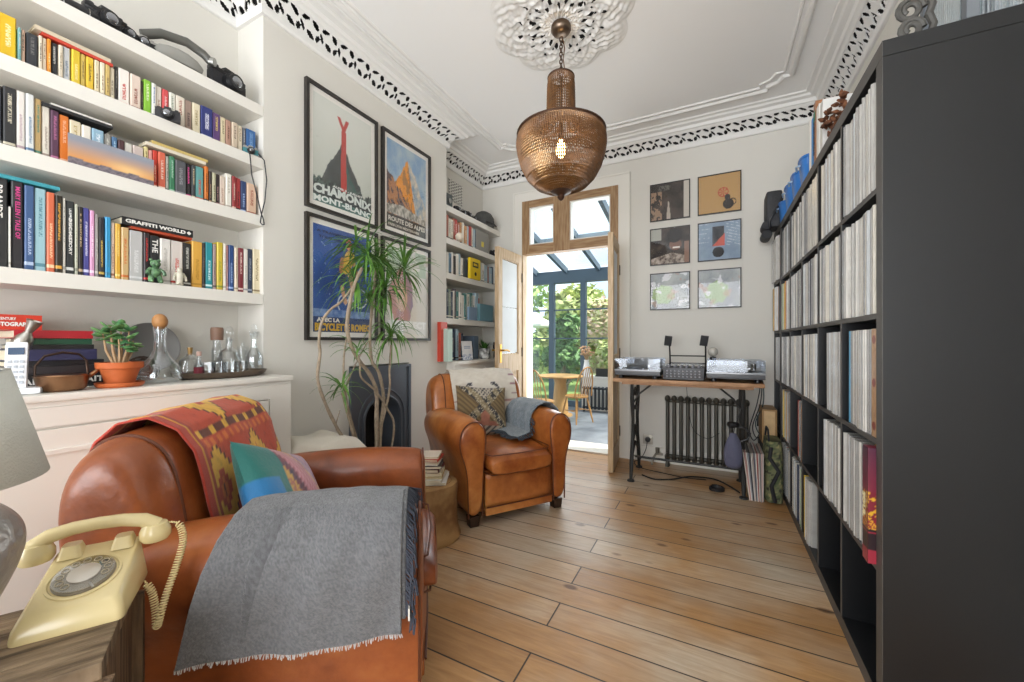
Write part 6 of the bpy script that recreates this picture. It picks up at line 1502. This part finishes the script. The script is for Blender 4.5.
def turntable(label, x0, w, sleeve=False):
    t = thing('turntable', label, 'record player', (x0+w/2, TY0+.19, TZ)); d = .34
    G().box((0, 0, .040), (w-.006, d, .030), .006).out('plinth', mat('turntable_base', '#4c4d50', .4), t); G().box((0, 0, .062), (w, d+.004, .014), .003).out('deck', ALU, t)
    for sx in (-1, 1):
        for sy in (-1, 1): G().lathe([(.001, 0), (.018, 0), (.020, .008), (.014, .026), (.001, .026)], (sx*(w/2-.045), sy*(d/2-.045), 0), 16).out('foot', PLASTK, t)
    G().lathe([(.001, .070), (.138, .070), (.140, .073), (.140, .082), (.132, .084), (.001, .084)], (-.03, 0, 0), 40).out('platter', ALU, t)
    r = G().lathe([(.001, .0845), (.128, .0845), (.128, .0865), (.001, .0865)], (-.03, 0, 0), 40).out('record', mat('vinyl', '#17171a', .3), t)
    g = G(); g.cyl((w/2-.05, d/2-.06, .07), (w/2-.05, d/2-.06, .115), .016, n=16); g.tube([(w/2-.05, d/2-.03, .108), (w/2-.05, d/2-.06, .108), (w/2-.06, -.03, .10), (w/2-.085, -.09, .094)], .005, 8); g.box((w/2-.09, -.10, .092), (.018, .03, .012), .002); g.out('tonearm', STEEL, t)
    g = G(); g.cyl((-w/2+.03, -d/2+.03, .069), (-w/2+.03, -d/2+.03, .078), .013, n=16); g.box((-w/2+.07, -d/2+.025, .071), (.03, .014, .004)); g.b2((w/2-.03, -d/2+.03, .069), (w/2-.022, -d/2+.15, .071)); g.out('control', CHR, t)
    z0, z1, k = .070, .150, .003
    g = G(); W, D = w/2-.003, d/2-.002
    for lo, hi in (((-W, -D, z1-k), (W, D, z1)), ((-W, -D, z0), (W, -D+k, z1-k)), ((-W, D-k, z0), (W, D, z1-k)), ((-W, -D+k, z0), (-W+k, D-k, z1-k)), ((W-k, -D+k, z0), (W, D-k, z1-k))): g.b2(lo, hi)
    g.out('dust_cover', LID, t, smooth=False)
    return t
turntable('silver turntable with a smoked dust cover, left of the mixer', TX0+.005, .335)
turntable('silver turntable with a clear dust cover, right of the mixer', -.045, .352)
t = thing('dj_mixer', 'black mixer with rows of small knobs between the two turntables', 'mixer', (-.194, TY0+.17, TZ)); w = .272
G().box((0, 0, .048), (w, .28, .085), .006).out('housing', mat('mixer_black', '#2c2c31', .4), t)
g = G(); rr = random.Random(8)
for r in range(3):
    for c in range(9): g.cyl((-w/2+.03+c*.0265, -.14, .028+r*.020), (-w/2+.03+c*.0265, -.153, .028+r*.020), .0062, .005, 10)
g.out('front_knob', mat('knob_grey', '#9a9aa2', .4), t)
g = G(); 
for r in range(4):
    for c in range(6): g.cyl((-.10+c*.04, -.10+r*.05, .090), (-.10+c*.04, -.10+r*.05, .104), .008, .007, 10)
g.out('top_knob', mat('knob_grey', '#9a9aa2', .4), t); G().b2((-w/2+.004, -.1408, .008), (w/2-.004, -.14, .018)).out('vent_strip', PLASTK, t, smooth=False)
for x in (-.1, .1): G().b2((x-.012, -.10, 0), (x+.012, .1, .006)).out('foot', PLASTK, t, smooth=False)
G().b2((-.12, -.10, .110), (.12, .13, .1125)).b2((-.12, -.10, .092), (-.117, .13, .11)).b2((.117, -.10, .092), (.12, .13, .11)).out('acrylic_cover', LID, t, smooth=False)
# laptop stand
t = thing('laptop_stand', 'black metal laptop stand with two tilted pads behind the mixer', 'stand', (-.17, TY1-.06, TZ))
g = G()
for x in (-.145, .115):
    g.tube([(x, .04, .002), (x, .03, .10), (x, .01, .20), (x, -.02, .255)], .006, 8); g.tube([(x, -.06, .004), (x, .05, .004)], .006, 8)
g.tube([(-.145, .03, .105), (.115, .03, .105)], .006, 8); g.tube([(-.145, .022, .165), (.115, .022, .165)], .005, 8)
g.out('stand_frame', BLACK, t)
for x in (-.155, .105): G().box((x, -.02, .285), (.055, .012, .085), .003, rot=Matrix.Rotation(.45, 3, 'X') @ Matrix.Rotation(.15, 3, 'Y')).out('support_pad', mat('rubber_pad', '#3a3a3c', .7, bump=.5, bscale=200), t)
# small glass lamp / ornament behind right turntable
t = thing('glass_ornament', 'small glass ball ornament with a dark base behind the right turntable', 'ornament', (-.005, TY1-.04, TZ))
G().lathe([(.001, 0), (.03, 0), (.032, .02), (.022, .16), (.001, .165)], n=20).out('base', PLASTK, t); G().ball((0, 0, .20), .036, 18).out('glass_ball', mat('cloudy_glass', '#b9b6ad', .2, coat=.5), t)
# ---------- big radiator ----------
radiator('column_radiator', 'tall dark cast-iron column radiator under the record player table', (-.375, 3.585, 0), 12, .63, .60, .09, RADM, cols=1)
g = G(); g.tube([(-.385, 3.585, .09), (-.44, 3.585, .09), (-.46, 3.56, .06), (-.47, 3.55, .02), (-.47, 3.55, .0)], .010, 8); g.cyl((-.43, 3.585, .09), (-.43, 3.585, .14), .014, .018)
g.tube([(-.47, 3.60, .035), (-.55, 3.61, .035), (-.66, 3.615, .045)], .008, 8)
tag(g.out('radiator_valve', mat('old_nickel', '#8a857a', .4, .8)), 'nickel valve and pipe at the left foot of the big radiator', 'pipe')
# sockets, plug, wall bits
def socket(label, x, z, face=YD, dark=False):
    t = thing('wall_socket', label, 'socket', (x, face-.0005, z)); G().box((0, -.005, 0), (.085, .009, .085), .003).out('face_plate', mat('socket_metal', '#b5b0a6', .35, .5) if not dark else PLASTK, t)
    G().lathe([(.001, 0), (.022, 0), (.024, .012), (.018, .03), (.001, .032)], n=18).out('plug', PLASTK, t); p = t.children[-1]; p.rotation_euler = (PI/2, 0, 0); p.location = (0, -.009, 0)
socket('grey wall socket with a black plug near the door frame', on_y(648, YD), z_at(439, on_y(648, YD), YD))
socket('dark wall socket behind the cables, right of the radiator', on_y(763, YD), z_at(421, on_y(763, YD), YD), dark=True)
# cables
CAB = mat('cable_black', '#1d1d1f', .5)
def cable(label, P, r=.0035, m=CAB): tag(G().tube(smooth_path([Vector(p) for p in P], 8), r, 6).out('cable', m), label, 'cable')
sx, sz = on_y(648, YD), z_at(439, on_y(648, YD), YD)
cable('black cable looping from the wall socket to the floor beside the table leg', [(sx, YD-.045, sz), (sx-.01, YD-.06, sz-.08), (sx-.05, YD-.09, sz-.16), (sx-.09, 3.5, .02), (sx-.03, 3.40, .008), (-.36, 3.34, .008), (-.20, 3.30, .008), (-.05, 3.32, .008)])
cable('thick black cable lying on the floorboards under the table', [(-.50, 3.22, .008), (-.40, 3.16, .008), (-.28, 3.22, .008), (-.16, 3.34, .009), (.0, 3.36, .01), (.10, 3.25, .01), (.16, 3.14, .01)], .006)
cable('coiled black power lead on the floor by the right table leg', [(.02+.045*math.cos(a), 3.12+.04*math.sin(a), .009+.0035*a/PI) for a in [2*PI*i/8 for i in range(28)]], .005)
cable('thin black cable hanging from the mixer across the radiator', [(-.20, 3.455, TZ+.01), (-.20, 3.50, TZ-.02), (-.185, 3.505, .55), (-.15, 3.51, .35), (-.05, 3.51, .28), (.04, 3.51, .33)], .0025)
for i, (dx, k, lab) in enumerate(((0, 0, 'black cable dangling off the table\'s right end, nearest the wall'), (.018, .03, 'dark blue cable looping down at the table\'s right end'), (-.02, -.02, 'black cable hanging between the table end and the dark socket'))):
    cable(lab, [(.27+dx, 3.36, TZ+.01), (.308+dx*.4, 3.36, TZ-.01), (.305+dx, 3.40, .60), (.26+dx, 3.44, .42+k), (.29+dx, 3.47, .33+k), (.33+dx*.5, 3.52, .38), (.335, 3.58, .44)], .0035, mat('cable_teal', '#1f3a40', .5) if i == 1 else CAB)
# headphones and grey bag hanging on the right leg
t = thing('headphones', 'black headphones hanging from the right end of the radiator', 'headphones', (.115, 3.005, .50))
g = G(); g.tube([(-.045, 0, -.05), (-.05, 0, .0), (-.035, 0, .05), (0, 0, .068), (.035, 0, .05), (.05, 0, .0), (.045, 0, -.05)], .007, 8); g.out('headband', PLASTK, t)
for s in (-1, 1): G().lathe([(.001, -.014), (.034, -.012), (.038, 0), (.034, .014), (.001, .016)], (0, 0, 0), 20).out('ear_cup', mat('ear_pad', '#232225', .6), t); c = t.children[-1]; c.location = (s*.030, 0, -.06); c.rotation_euler = (0, PI/2*.9, 0)
t = thing('drawstring_bag', 'slate grey drawstring bag hanging by the right table leg', 'bag', (.115, 2.985, .05))
g = G(); rs = []
for z, a, b in ((.165, .030, .014), (.18, .052, .028), (.25, .058, .034), (.32, .050, .030), (.365, .034, .024), (.385, .018, .014), (.40, .024, .016)):
    rs.append([(a*math.cos(q)*(1+.06*math.sin(5*q+z*40)), b*math.sin(q)*(1+.06*math.sin(4*q)), z) for q in [2*PI*i/28 for i in range(28)]])
g.rings(rs); g.out('bag_body', mat('slate_cloth', '#55566a', .9, bump=.3, bscale=60), t, sub=1); G().tube([(0, 0, .385), (.01, .01, .44), (.03, .03, .50), (.05, .045, .56)], .003, 6).out('drawcord', PLASTK, t)
# ---------- records leaning, camouflage bag, box ----------
rr = random.Random(21)
cols = ['d9cfc4', 'c98f86', 'e0dcd6', '8c8f96', '3a3a40', 'cfc9c0', 'b5a59a', '5a5f6c', 'dcd6ce', 'a8564a', 'c9c5bf', '7d7a78', 'd9b9ae', 'bdb8b2']
x = .214
for i in range(14):
    o = G().box((0, .16, .158), (.0052, .315, .315), .001).out('record_sleeve', flat(cols[i], .35, .3), smooth=False, loc=(x, 3.035+rr.uniform(-.008, .008), .002)); o.rotation_euler = (0, math.radians(-7+i*.55), rr.uniform(-.01, .01))
    tag(o, 'record sleeve leaning upright on the floor between table leg and camouflage bag', 'record', 'records leaning on the floor'); x += .0058
t = thing('camouflage_bag', 'green camouflage record bag standing on the floor beside the bookcase', 'bag', (.352, 3.16, 0))
def camo_c(x, y):
    n = fbm(x*9, y*9, 1); m_ = fbm(x*8+4, y*8+2, 5)
    return H('#2c2c26') if n > .32 else H('#4b5638') if m_ > .15 else H('#8a8359') if n < -.3 else H('#66694a')
g = G(); L0 = g.bm.verts.layers.float_color.new('Col')
rs = [(.0, .80, .9), (.01, .97, .98), (.1, 1.02, 1), (.25, 1.0, 1.0), (.36, .95, .98), (.40, .8, .9)]
grid = []
for i in range(41):
    z = .40*i/40; k = lerp_tab([(a, b) for a, b, c in rs], z); ring = []
    for j in range(56):
        a = 2*PI*j/56; c, s_ = math.cos(a), math.sin(a); p = (.052*k*math.copysign(abs(c)**.5, c), .13*k*math.copysign(abs(s_)**.5, s_), z+.001)
        v = g.bm.verts.new(p); v[L0] = (*camo_c(p[0]*6+p[1]*4, z*5), 1); ring.append(v)
    grid.append(ring)
for i in range(40):
    for j in range(56): g.bm.faces.new((grid[i][j], grid[i][(j+1) % 56], grid[i+1][(j+1) % 56], grid[i+1][j]))
g.bm.faces.new(grid[-1]); g.bm.faces.new(grid[0][::-1]); g.out('bag_body', painted('camo_canvas', .85, bump=.3, bscale=200), t)
G().tube([(.0, -.135, .02), (-.02, -.140, .12), (.02, -.142, .22), (-.03, -.138, .30), (-.02, -.13, .37)], .012, 8).out('strap', mat('black_webbing', '#202124', .8), t)
G().tube([(-.03, -.10, .40), (-.03, -.05, .47), (-.03, .05, .47), (-.03, .10, .40)], .006, 8).out('carry_handle', mat('black_webbing', '#202124', .8), t)
o = G().b2((-.045, -.14, 0), (.045, .14, .33), .006).out('speaker_box', mat('dark_crate', '#1f242a', .6), smooth=False, loc=(.352, 3.45, .001)); tag(o, 'dark box on the floor behind the camouflage bag, under the wooden box', 'box')
t = thing('wooden_box', 'small pale wooden framed box between the cables and the black bookcase', 'box', (.352, 3.43, .332))
BX = mat('pale_plywood', '#c9a878', .5, var=.15, vscale=20)
g = G(); g.b2((-.045, -.12, 0), (.045, .12, .012)); g.b2((-.045, -.12, .228), (.045, .12, .24)); g.b2((-.045, -.12, .012), (-.033, .12, .228)); g.b2((.033, -.12, .012), (.045, .12, .228)); g.out('box_frame', mat('tan_wood', '#94703f', .5), t, smooth=False)
G().b2((-.033, -.112, .012), (.033, .12, .228)).out('panel', BX, t, smooth=False)
# ---------- big black record bookcase ----------
KX, KB = .417, .785; KT, KI, KC = .045, .016, .3466; KY = 1.4425
KH = 5*KC + 4*KI + 2*KT
t = thing('record_bookcase', 'tall black cube bookcase full of records along the right wall', 'bookcase', (0, 0, 0))
KW = KH
def kpanel(nm, lo, hi):
    g = G(); g.b2((lo[0]+.0015, lo[1], lo[2]), hi); g.mi = 1; g.b2(lo, (lo[0]+.0015, hi[1], hi[2])); g.out(nm, [LAMIN, LAMEDGE], t, smooth=False)
kpanel('side_panel', (KX, KY, 0), (KB, KY+KT, KH-KT)); kpanel('side_panel', (KX, KY+KW-KT, 0), (KB, KY+KW, KH-KT)); kpanel('top_panel', (KX, KY, KH-KT+.0015), (KB, KY+KW, KH)); kpanel('bottom_panel', (KX, KY+KT, 0), (KB, KY+KW-KT, KT))
rowz = [KT + i*(KC+KI) for i in range(5)]; colY = [KY + KT + j*(KC+KI) for j in range(5)]
for i in range(1, 5): kpanel('shelf', (KX+.001, KY+KT, rowz[i]-KI), (KB, KY+KW-KT, rowz[i]))
for i in range(5):
    for j in range(1, 5): kpanel('divider', (KX+.0005, colY[j]-KI, rowz[i]), (KB-.003, colY[j], rowz[i]+KC))
G().b2((KB-.002, KY+.01, .01), (KB, KY+KW-.01, KH-.01)).out('back_panel', LAMIN, t, smooth=False)
K2 = KY+KW+.003; W2 = YD-.02-K2
t = thing('narrow_record_shelf', 'narrow black record shelf unit in the corner beyond the big bookcase', 'bookcase', (0, 0, 0))
kpanel('side_panel', (KX, K2, 0), (KB, K2+.016, KH)); kpanel('side_panel', (KX, K2+W2-.016, 0), (KB, K2+W2, KH))
for i in range(5): kpanel('shelf', (KX+.001, K2+.016, rowz[i]-KI), (KB, K2+W2-.016, rowz[i]))
kpanel('top_panel', (KX+.001, K2+.016, KH-KT), (KB, K2+W2-.016, KH))
colY.append(K2+.016)
# record sleeves: rows counted from the top
RN = ['top', 'second', 'middle', 'fourth', 'bottom']; CN = ['nearest', 'second', 'third', 'fourth', 'fifth', 'corner']
SL = [mat('sleeve_%d' % i, c, .22, coat=.7, var=.18, vscale=9, stretch=(1, 40, 2.2), bump=.5, bscale=16) for i, c in enumerate(('c9c7c2', 'b5b3ae', 'd6d3cc', 'a3a19d', 'bdb9b0', '8f8f8f', 'd0cabd', 'c2c6c8', '777a7d', 'e0ded8'))]
for m_ in SL: pass
rr = random.Random(33); base = {}
def sleeve_mesh(th, m, dev):
    k = (th, m.name)
    if k not in base:
        g = G(); r = th*.3
        g.poly([(-0.0, 0), (.315, 0), (.315, th), (0, th), (-r, th*.7), (-r, th*.3)], 0, .317)
        for v in g.bm.verts: v.co.x *= 1
        o = g.out('record_sleeve', m, smooth=False); base[k] = o.data; COL.objects.unlink(o); bpy.data.objects.remove(o)
    return base[k]
FILL = {(0,0): (0, 1), (0,1): (.0, .86), (0,2): (0, 1), (1,0): (0, 1), (1,1): (0, 1), (1,2): (0, 1), (2,0): (.04, .84), (2,1): (.03, .66), (2,2): (.02, .9), (3,0): (.14, .95), (3,1): (.02, .72), (4,2): (.48, .86)}
special = {(1,1): [(.93, '3f8a86', 'thin teal record sleeve in second row, second column of the black bookcase')], (1,2): [(.15, 'b58a6a', 'tan record sleeve in the second row, third column'), (.5, '2c3040', 'dark navy record sleeve in the second row, third column'), (.85, '9a8aa8', 'lilac record sleeve in the second row, third column')],
           (2,0): [(.93, '4f8fb0', 'sky blue record sleeve at the far side of the middle row, nearest column')], (4,2): [(.95, 'd9b42a', 'bright yellow record sleeve in the bottom row, third column')], (3,1): [(.97, '2f2c2e', 'black record sleeve beside the gap in the fourth row, second column')]}
for (r, c), (a, b) in FILL.items():
    y = colY[c] + KC*a + .002; yend = colY[c] + KC*b - .002; z = rowz[4-r] + .001
    lab = 'grey plastic-covered record sleeve in %s row, %s column of the black bookcase' % (RN[r], CN[c])
    sp = [(q, h_, l_) for q, h_, l_ in special.get((r, c), [])]
    k = 0
    while True:
        th = rr.choice((.0115, .013, .0145, .0165))
        if y + th > yend: break
        q = (y-colY[c]-KC*a)/(KC*(b-a)); m = rr.choice(SL[:8] if rr.random() < .9 else SL); name = lab; grp = 'records in the %s row, %s column' % (RN[r], CN[c])
        for s_ in list(sp):
            if q + th/KC >= s_[0] or (s_[0] > .9 and y + 2*th > yend): m = flat(s_[1], .35, .3); name = s_[2]; grp = None; sp.remove(s_); break
        o = bpy.data.objects.new('record_sleeve', sleeve_mesh(th, m, 0)); COL.objects.link(o)
        o.location = (KX + rr.uniform(.000, .012), y, z); o.rotation_euler = (rr.uniform(-.010, .010), 0, rr.uniform(-.01, .01)); tag(o, name, 'record', grp); y += th + .0012; k += 1
# a tan patterned box set in the nearest cube of the middle row, the bright box set below
def bx(name, label, y0, y1, z0, h, x0, d, m, cat='box'): return tag(G().box((0, 0, h/2), (d, y1-y0, h), .0015).out(name, m, smooth=False, loc=(x0+d/2, (y0+y1)/2, z0)), label, cat)
def spine_paint(f, o, w, h, d):
    G().grid(lambda u, v: (-d/2-.0006, w/2-w*u, h*v), 24, 90, f).out('printed_spine', painted('glossy_print', .3, .4), o, smooth=False)
z = rowz[2]+.001
o = bx('record_sleeve', 'thin white record sleeve at the near side of the middle row', colY[0]+.004, colY[0]+.012, z, .315, KX+.01, .3, SL[2], 'record')
FILL2 = 0
# (the patterned set stands at the near end: the loop above starts after it)
def tanp(u, v): return H('#8a3a2c') if (math.hypot((u-.5)*.5, (v*5) % 1 - .5) < .2 and int(v*5) % 2 == 0) or fbm(u*10, v*40, 6) > .62 else mix(H('#c9a27a'), H('#b58a60'), .5+fbm(u*5, v*20))
for ob in [q for q in COL.objects if q.name.startswith('record_sleeve') and colY[0]+.013 < q.location.y < colY[0]+.054 and abs(q.location.z-z) < .004]:
    USED[ob['label']].remove(ob.name) if ob.name in USED.get(ob['label'], []) else None; bpy.data.objects.remove(ob)
o = bx('box_set', 'tan box set with red medallions in the middle row, nearest column', colY[0]+.014, colY[0]+.050, z, .318, KX+.004, .31, flat('c9a27a', .4)); spine_paint(tanp, o, .036, .318, .31)
z = rowz[1]+.001; y0, y1 = colY[0]+.002, colY[0]+.046
def magp(u, v):
    if v < .12: return H('#9c2b3c')
    if v < .30: return H('#2a1c22') if abs(v-.27) > .006 else H('#9c2b3c')
    if v < .37: return mix(H('#8a2030'), H('#d9a030'), 1 if fbm(u*14, v*60, 2) > .1 else 0)
    if v < .62: return H('#d9a52c') if fbm(u*9, v*44, 4) > .15 else H('#7a1f30')
    return mix(H('#7c2438'), H('#452038'), (v-.6)*2.2)
o = bx('box_set', 'crimson and gold lettered box set jutting out of the fourth row, nearest column', y0, y1, z+.0, .335, KX-.018, .315, flat('7d2238', .35)); spine_paint(magp, o, y1-y0, .335, .315)
G().grid(lambda u, v: (-.315/2+.10*u, -(y1-y0)/2-.0006, .335*v), 30, 90, magp).out('printed_side', painted('glossy_print', .3, .4), o, smooth=False)
lettering('spine_title', 'SOUL', (-.315/2-.0012, (y1-y0)*.32, .20), (0, 0, -1), (0, -1, 0), .075, .022, flat('e8d8a8'), o, weight=.06)
o = bx('record_sleeve', 'yellow topped record sleeve behind the crimson box set', colY[0]+.048, colY[0]+.058, z, .335, KX+.012, .3, flat('d9b23a', .4), 'record')
for ob in [q for q in COL.objects if q.name.startswith('record_sleeve') and q.location.y < colY[0]+.058 and q.location.y > colY[0] and abs(q.location.z-z) < .004 and q.get('group')]: bpy.data.objects.remove(ob)
# the far columns: too many and too slim to single out
g = G(); 
mm = SL[:8] + [flat(c, .4) for c in ('b5453a', 'c98a4a', '2d3a50', 'd9b93a', '3a3a3c', '7fa06a', 'd9a7a0')]
def far(r, c, a, b, w=KC, colr=.05, dx=0.):
    y = colY[c] + w*a + .002; e = colY[c] + w*b - .002; z = rowz[4-r]+.001
    while y < e - .006:
        th = min(rr.choice((.006, .009, .012)), e-y); g.mi = rr.randrange(8) if rr.random() > colr else 8 + rr.randrange(7); x = KX + rr.uniform(0, .014) - dx
        g.b2((x, y, z), (x+.31, y+th-.0008, z+.315-rr.uniform(0, .004))); y += th
w2 = W2-.032
for r, c, a, b, cr in ((0,3,0,1,.05), (0,4,0,1,.05), (1,3,0,1,.2), (1,4,0,1,.25), (2,3,0,1,.05), (2,4,.0,1,.05), (3,3,.0,.45,.2), (3,4,.0,1,.2), (4,3,.0,.95,.05), (4,4,0,1,.1)): far(r, c, a, b, KC, cr)
for r, cr, dx in ((0, .05, .02), (1, .45, .02), (2, .05, 0)): far(r, 5, 0, 1, w2, cr, dx)
tag(g.out('records', mm, smooth=False), 'densely packed records filling the far columns of the black shelves', 'records', kind='stuff')
# ---------- on top of the bookcase ----------
ZK = KH + .001
t = thing('equipment_bag', 'black padded equipment bag hanging at the far top corner of the record shelves', 'bag', (.41, 3.49, ZK-.064))
BG = mat('black_nylon', '#2d2e31', .6, bump=.3, bscale=60)
G().box((-.015, .02, .20), (.105, .18, .27), .022).out('bag_body', BG, t, sub=1)
for dz, dy in ((.035, .0), (-.03, .01)): G().tube([(-.06, -.07+dy, dz+.05), (-.065, .0, dz+.04), (-.06, .07+dy, dz+.05)], .034, 14).out('side_pouch', BG, t)
G().tube([(-.045, -.085, .05), (-.05, -.11, .10), (-.02, -.12, .17), (.02, -.10, .22), (.035, -.06, .275)], .007, 8).out('shoulder_strap', PLASTK, t)
BLU = mat('blue_plastic', '#2f76c4', .3, coat=.4)
for i, (px, s_, lab) in enumerate(((773, .8, 'blue plastic crate standing at the far end of the bookcase top'), (778.5, 1., 'blue round-backed plastic seat shell, second of the four on the bookcase'), (786, 1.0, 'blue plastic shell third from the far end of the bookcase top'), (795, .95, 'blue plastic shell nearest to the books on the bookcase top'))):
    y = 3.20 - i*.20 ; px_y = max(on_x(px, .44), 1) if False else y
    t = thing('storage_tub', lab.replace('seat shell', 'tub').replace('shell', 'tub').replace('crate', 'tub'), 'tub', (.50, (3.38, 3.10, 2.86, 2.62)[i], ZK))
    h = (.15, .17, .155, .15)[i]
    g = G(); g.rings([[(.085*k*c_, .085*k*s_2, z_) for c_, s_2 in [(math.copysign(abs(math.cos(a))**.7, math.cos(a)), math.copysign(abs(math.sin(a))**.7, math.sin(a))) for a in [2*PI*j/28 for j in range(28)]]] for k, z_ in ((.8, 0), (.86, .01), (1, h*.92), (1.05, h*.93), (1.05, h), (.98, h), (.84, .02), (.8, .012))]); g.out('tub_body', BLU, t)
    G().tube([(-.09, -.04, h*.7), (-.10, 0, h*.76), (-.09, .04, h*.7)], .005, 6).out('handle', mat('pale_blue_plastic', '#a9c9e8', .4), t)
for i, (y, h, w, c, lab, tt) in enumerate(((2.47, .29, .035, 'e8e4dc', 'tall white book standing on the bookcase beside the blue tubs', None), (2.42, .27, .03, '2f7fc0', 'blue and white book standing on the bookcase top', None), (2.365, .32, .04, '9a6a48', 'brown and green box spine standing on the bookcase top', 1), (2.30, .27, .05, 'e3e1dc', 'white box on the bookcase top below the dried wreath', None), (2.23, .25, .05, 'd9d8d4', 'pale grey box on the bookcase top nearest to the wreath', None))):
    o = tag(G().box((0, 0, h/2), (.22, w, h), .002).out('book' if i < 3 else 'carton', flat(c, .4), smooth=False, loc=(.545, y, ZK)), lab, 'book' if i < 3 else 'box')
    if tt:
        G().b2((-.1112, -w*.5, h*.72), (-.1104, w*.5, h*.86)).out('green_band', flat('3a7a5a'), o, smooth=False); lettering('spine_title', 'RECORDS', (-.1115, w*.25, h*.70), (0, 0, -1), (0, -1, 0), h*.5, w*.5, flat('1f1c1a'), o, weight=.05)
t = thing('dried_wreath', 'brown dried pine cone wreath lying on the bookcase top', 'wreath', (.52, 2.13, ZK))
g = G(); rr = random.Random(6)
for k in range(170):
    a = rr.random()*2*PI; R_ = .07+rr.uniform(-.03, .03); c = Vector((R_*math.cos(a), R_*math.sin(a)*1.2, .03+rr.uniform(0, .15))); d = Vector((rr.gauss(0, 1), rr.gauss(0, 1), rr.gauss(0, 1))).normalized()*.018
    g.tube([c-d, c, c+d], lambda q: .011*math.sin(PI*min(.95, max(.08, q))), 5)
g.out('cones', mat('dry_cone', '#7a4c30', .8, var=.5, vscale=40, col2='#4a2c1c'), t)
t = thing('carved_ornament', 'grey carved scroll ornament on the near end of the bookcase top', 'ornament', (.53, 1.50, ZK)); t.scale = (.75,)*3
g = G(); OM = mat('carved_grey', '#4f4d49', .6, var=.3, vscale=30)
for k, (yy, zz, r_) in enumerate(((-.01, .05, .04), (.0, .13, .045), (-.01, .22, .04), (.0, .30, .04))):
    g.tube([(-.05+r_*.9*math.cos(a)*(1-a/16), yy, zz+r_*math.sin(a)*(1-a/16)) for a in [2*PI*i/14 for i in range(24)]], .010, 8); g.tube([(.0, yy, zz-.04), (.012, yy, zz), (0, yy, zz+.04)], .012, 8)
g.box((-.03, 0, .008), (.12, .05, .016), .004); g.out('scrollwork', OM, t)
t = thing('glass_case', 'framed glass display case on the near end of the bookcase top', 'display case', (.675, 1.60, ZK))
g = G(); CF = mat('case_grey', '#6a6f74', .5)
for x in (-.07, .07):
    for y in (-.12, .12): g.b2((x-.012, y-.012, 0), (x+.012, y+.012, .36))
for z_ in (0, .345): g.b2((-.082, -.132, z_), (.082, -.108, z_+.015)); g.b2((-.082, .108, z_), (.082, .132, z_+.015)); g.b2((-.082, -.108, z_), (-.058, .108, z_+.015)); g.b2((.058, -.108, z_), (.082, .108, z_+.015))
g.out('case_frame', CF, t, smooth=False)
RIB = glass('ribbed_glass', (.62, .72, .76), .3, .15)
g = G()
for s in (-1, 1): g.grid(lambda u, v: (-.058+.116*u, s*(.118+.002*math.sin(u*90)), .015+.33*v), 90, 1)
for s in (-1, 1): g.grid(lambda u, v: (s*(.068+.002*math.sin(u*120)), -.108+.216*u, .015+.33*v), 120, 1)
g.out('ribbed_pane', RIB, t)
bad = [l for l, ns in USED.items() if len(l.split()) > 16 or len(l.split()) < 4]
if bad: print('LABEL LENGTH', bad)
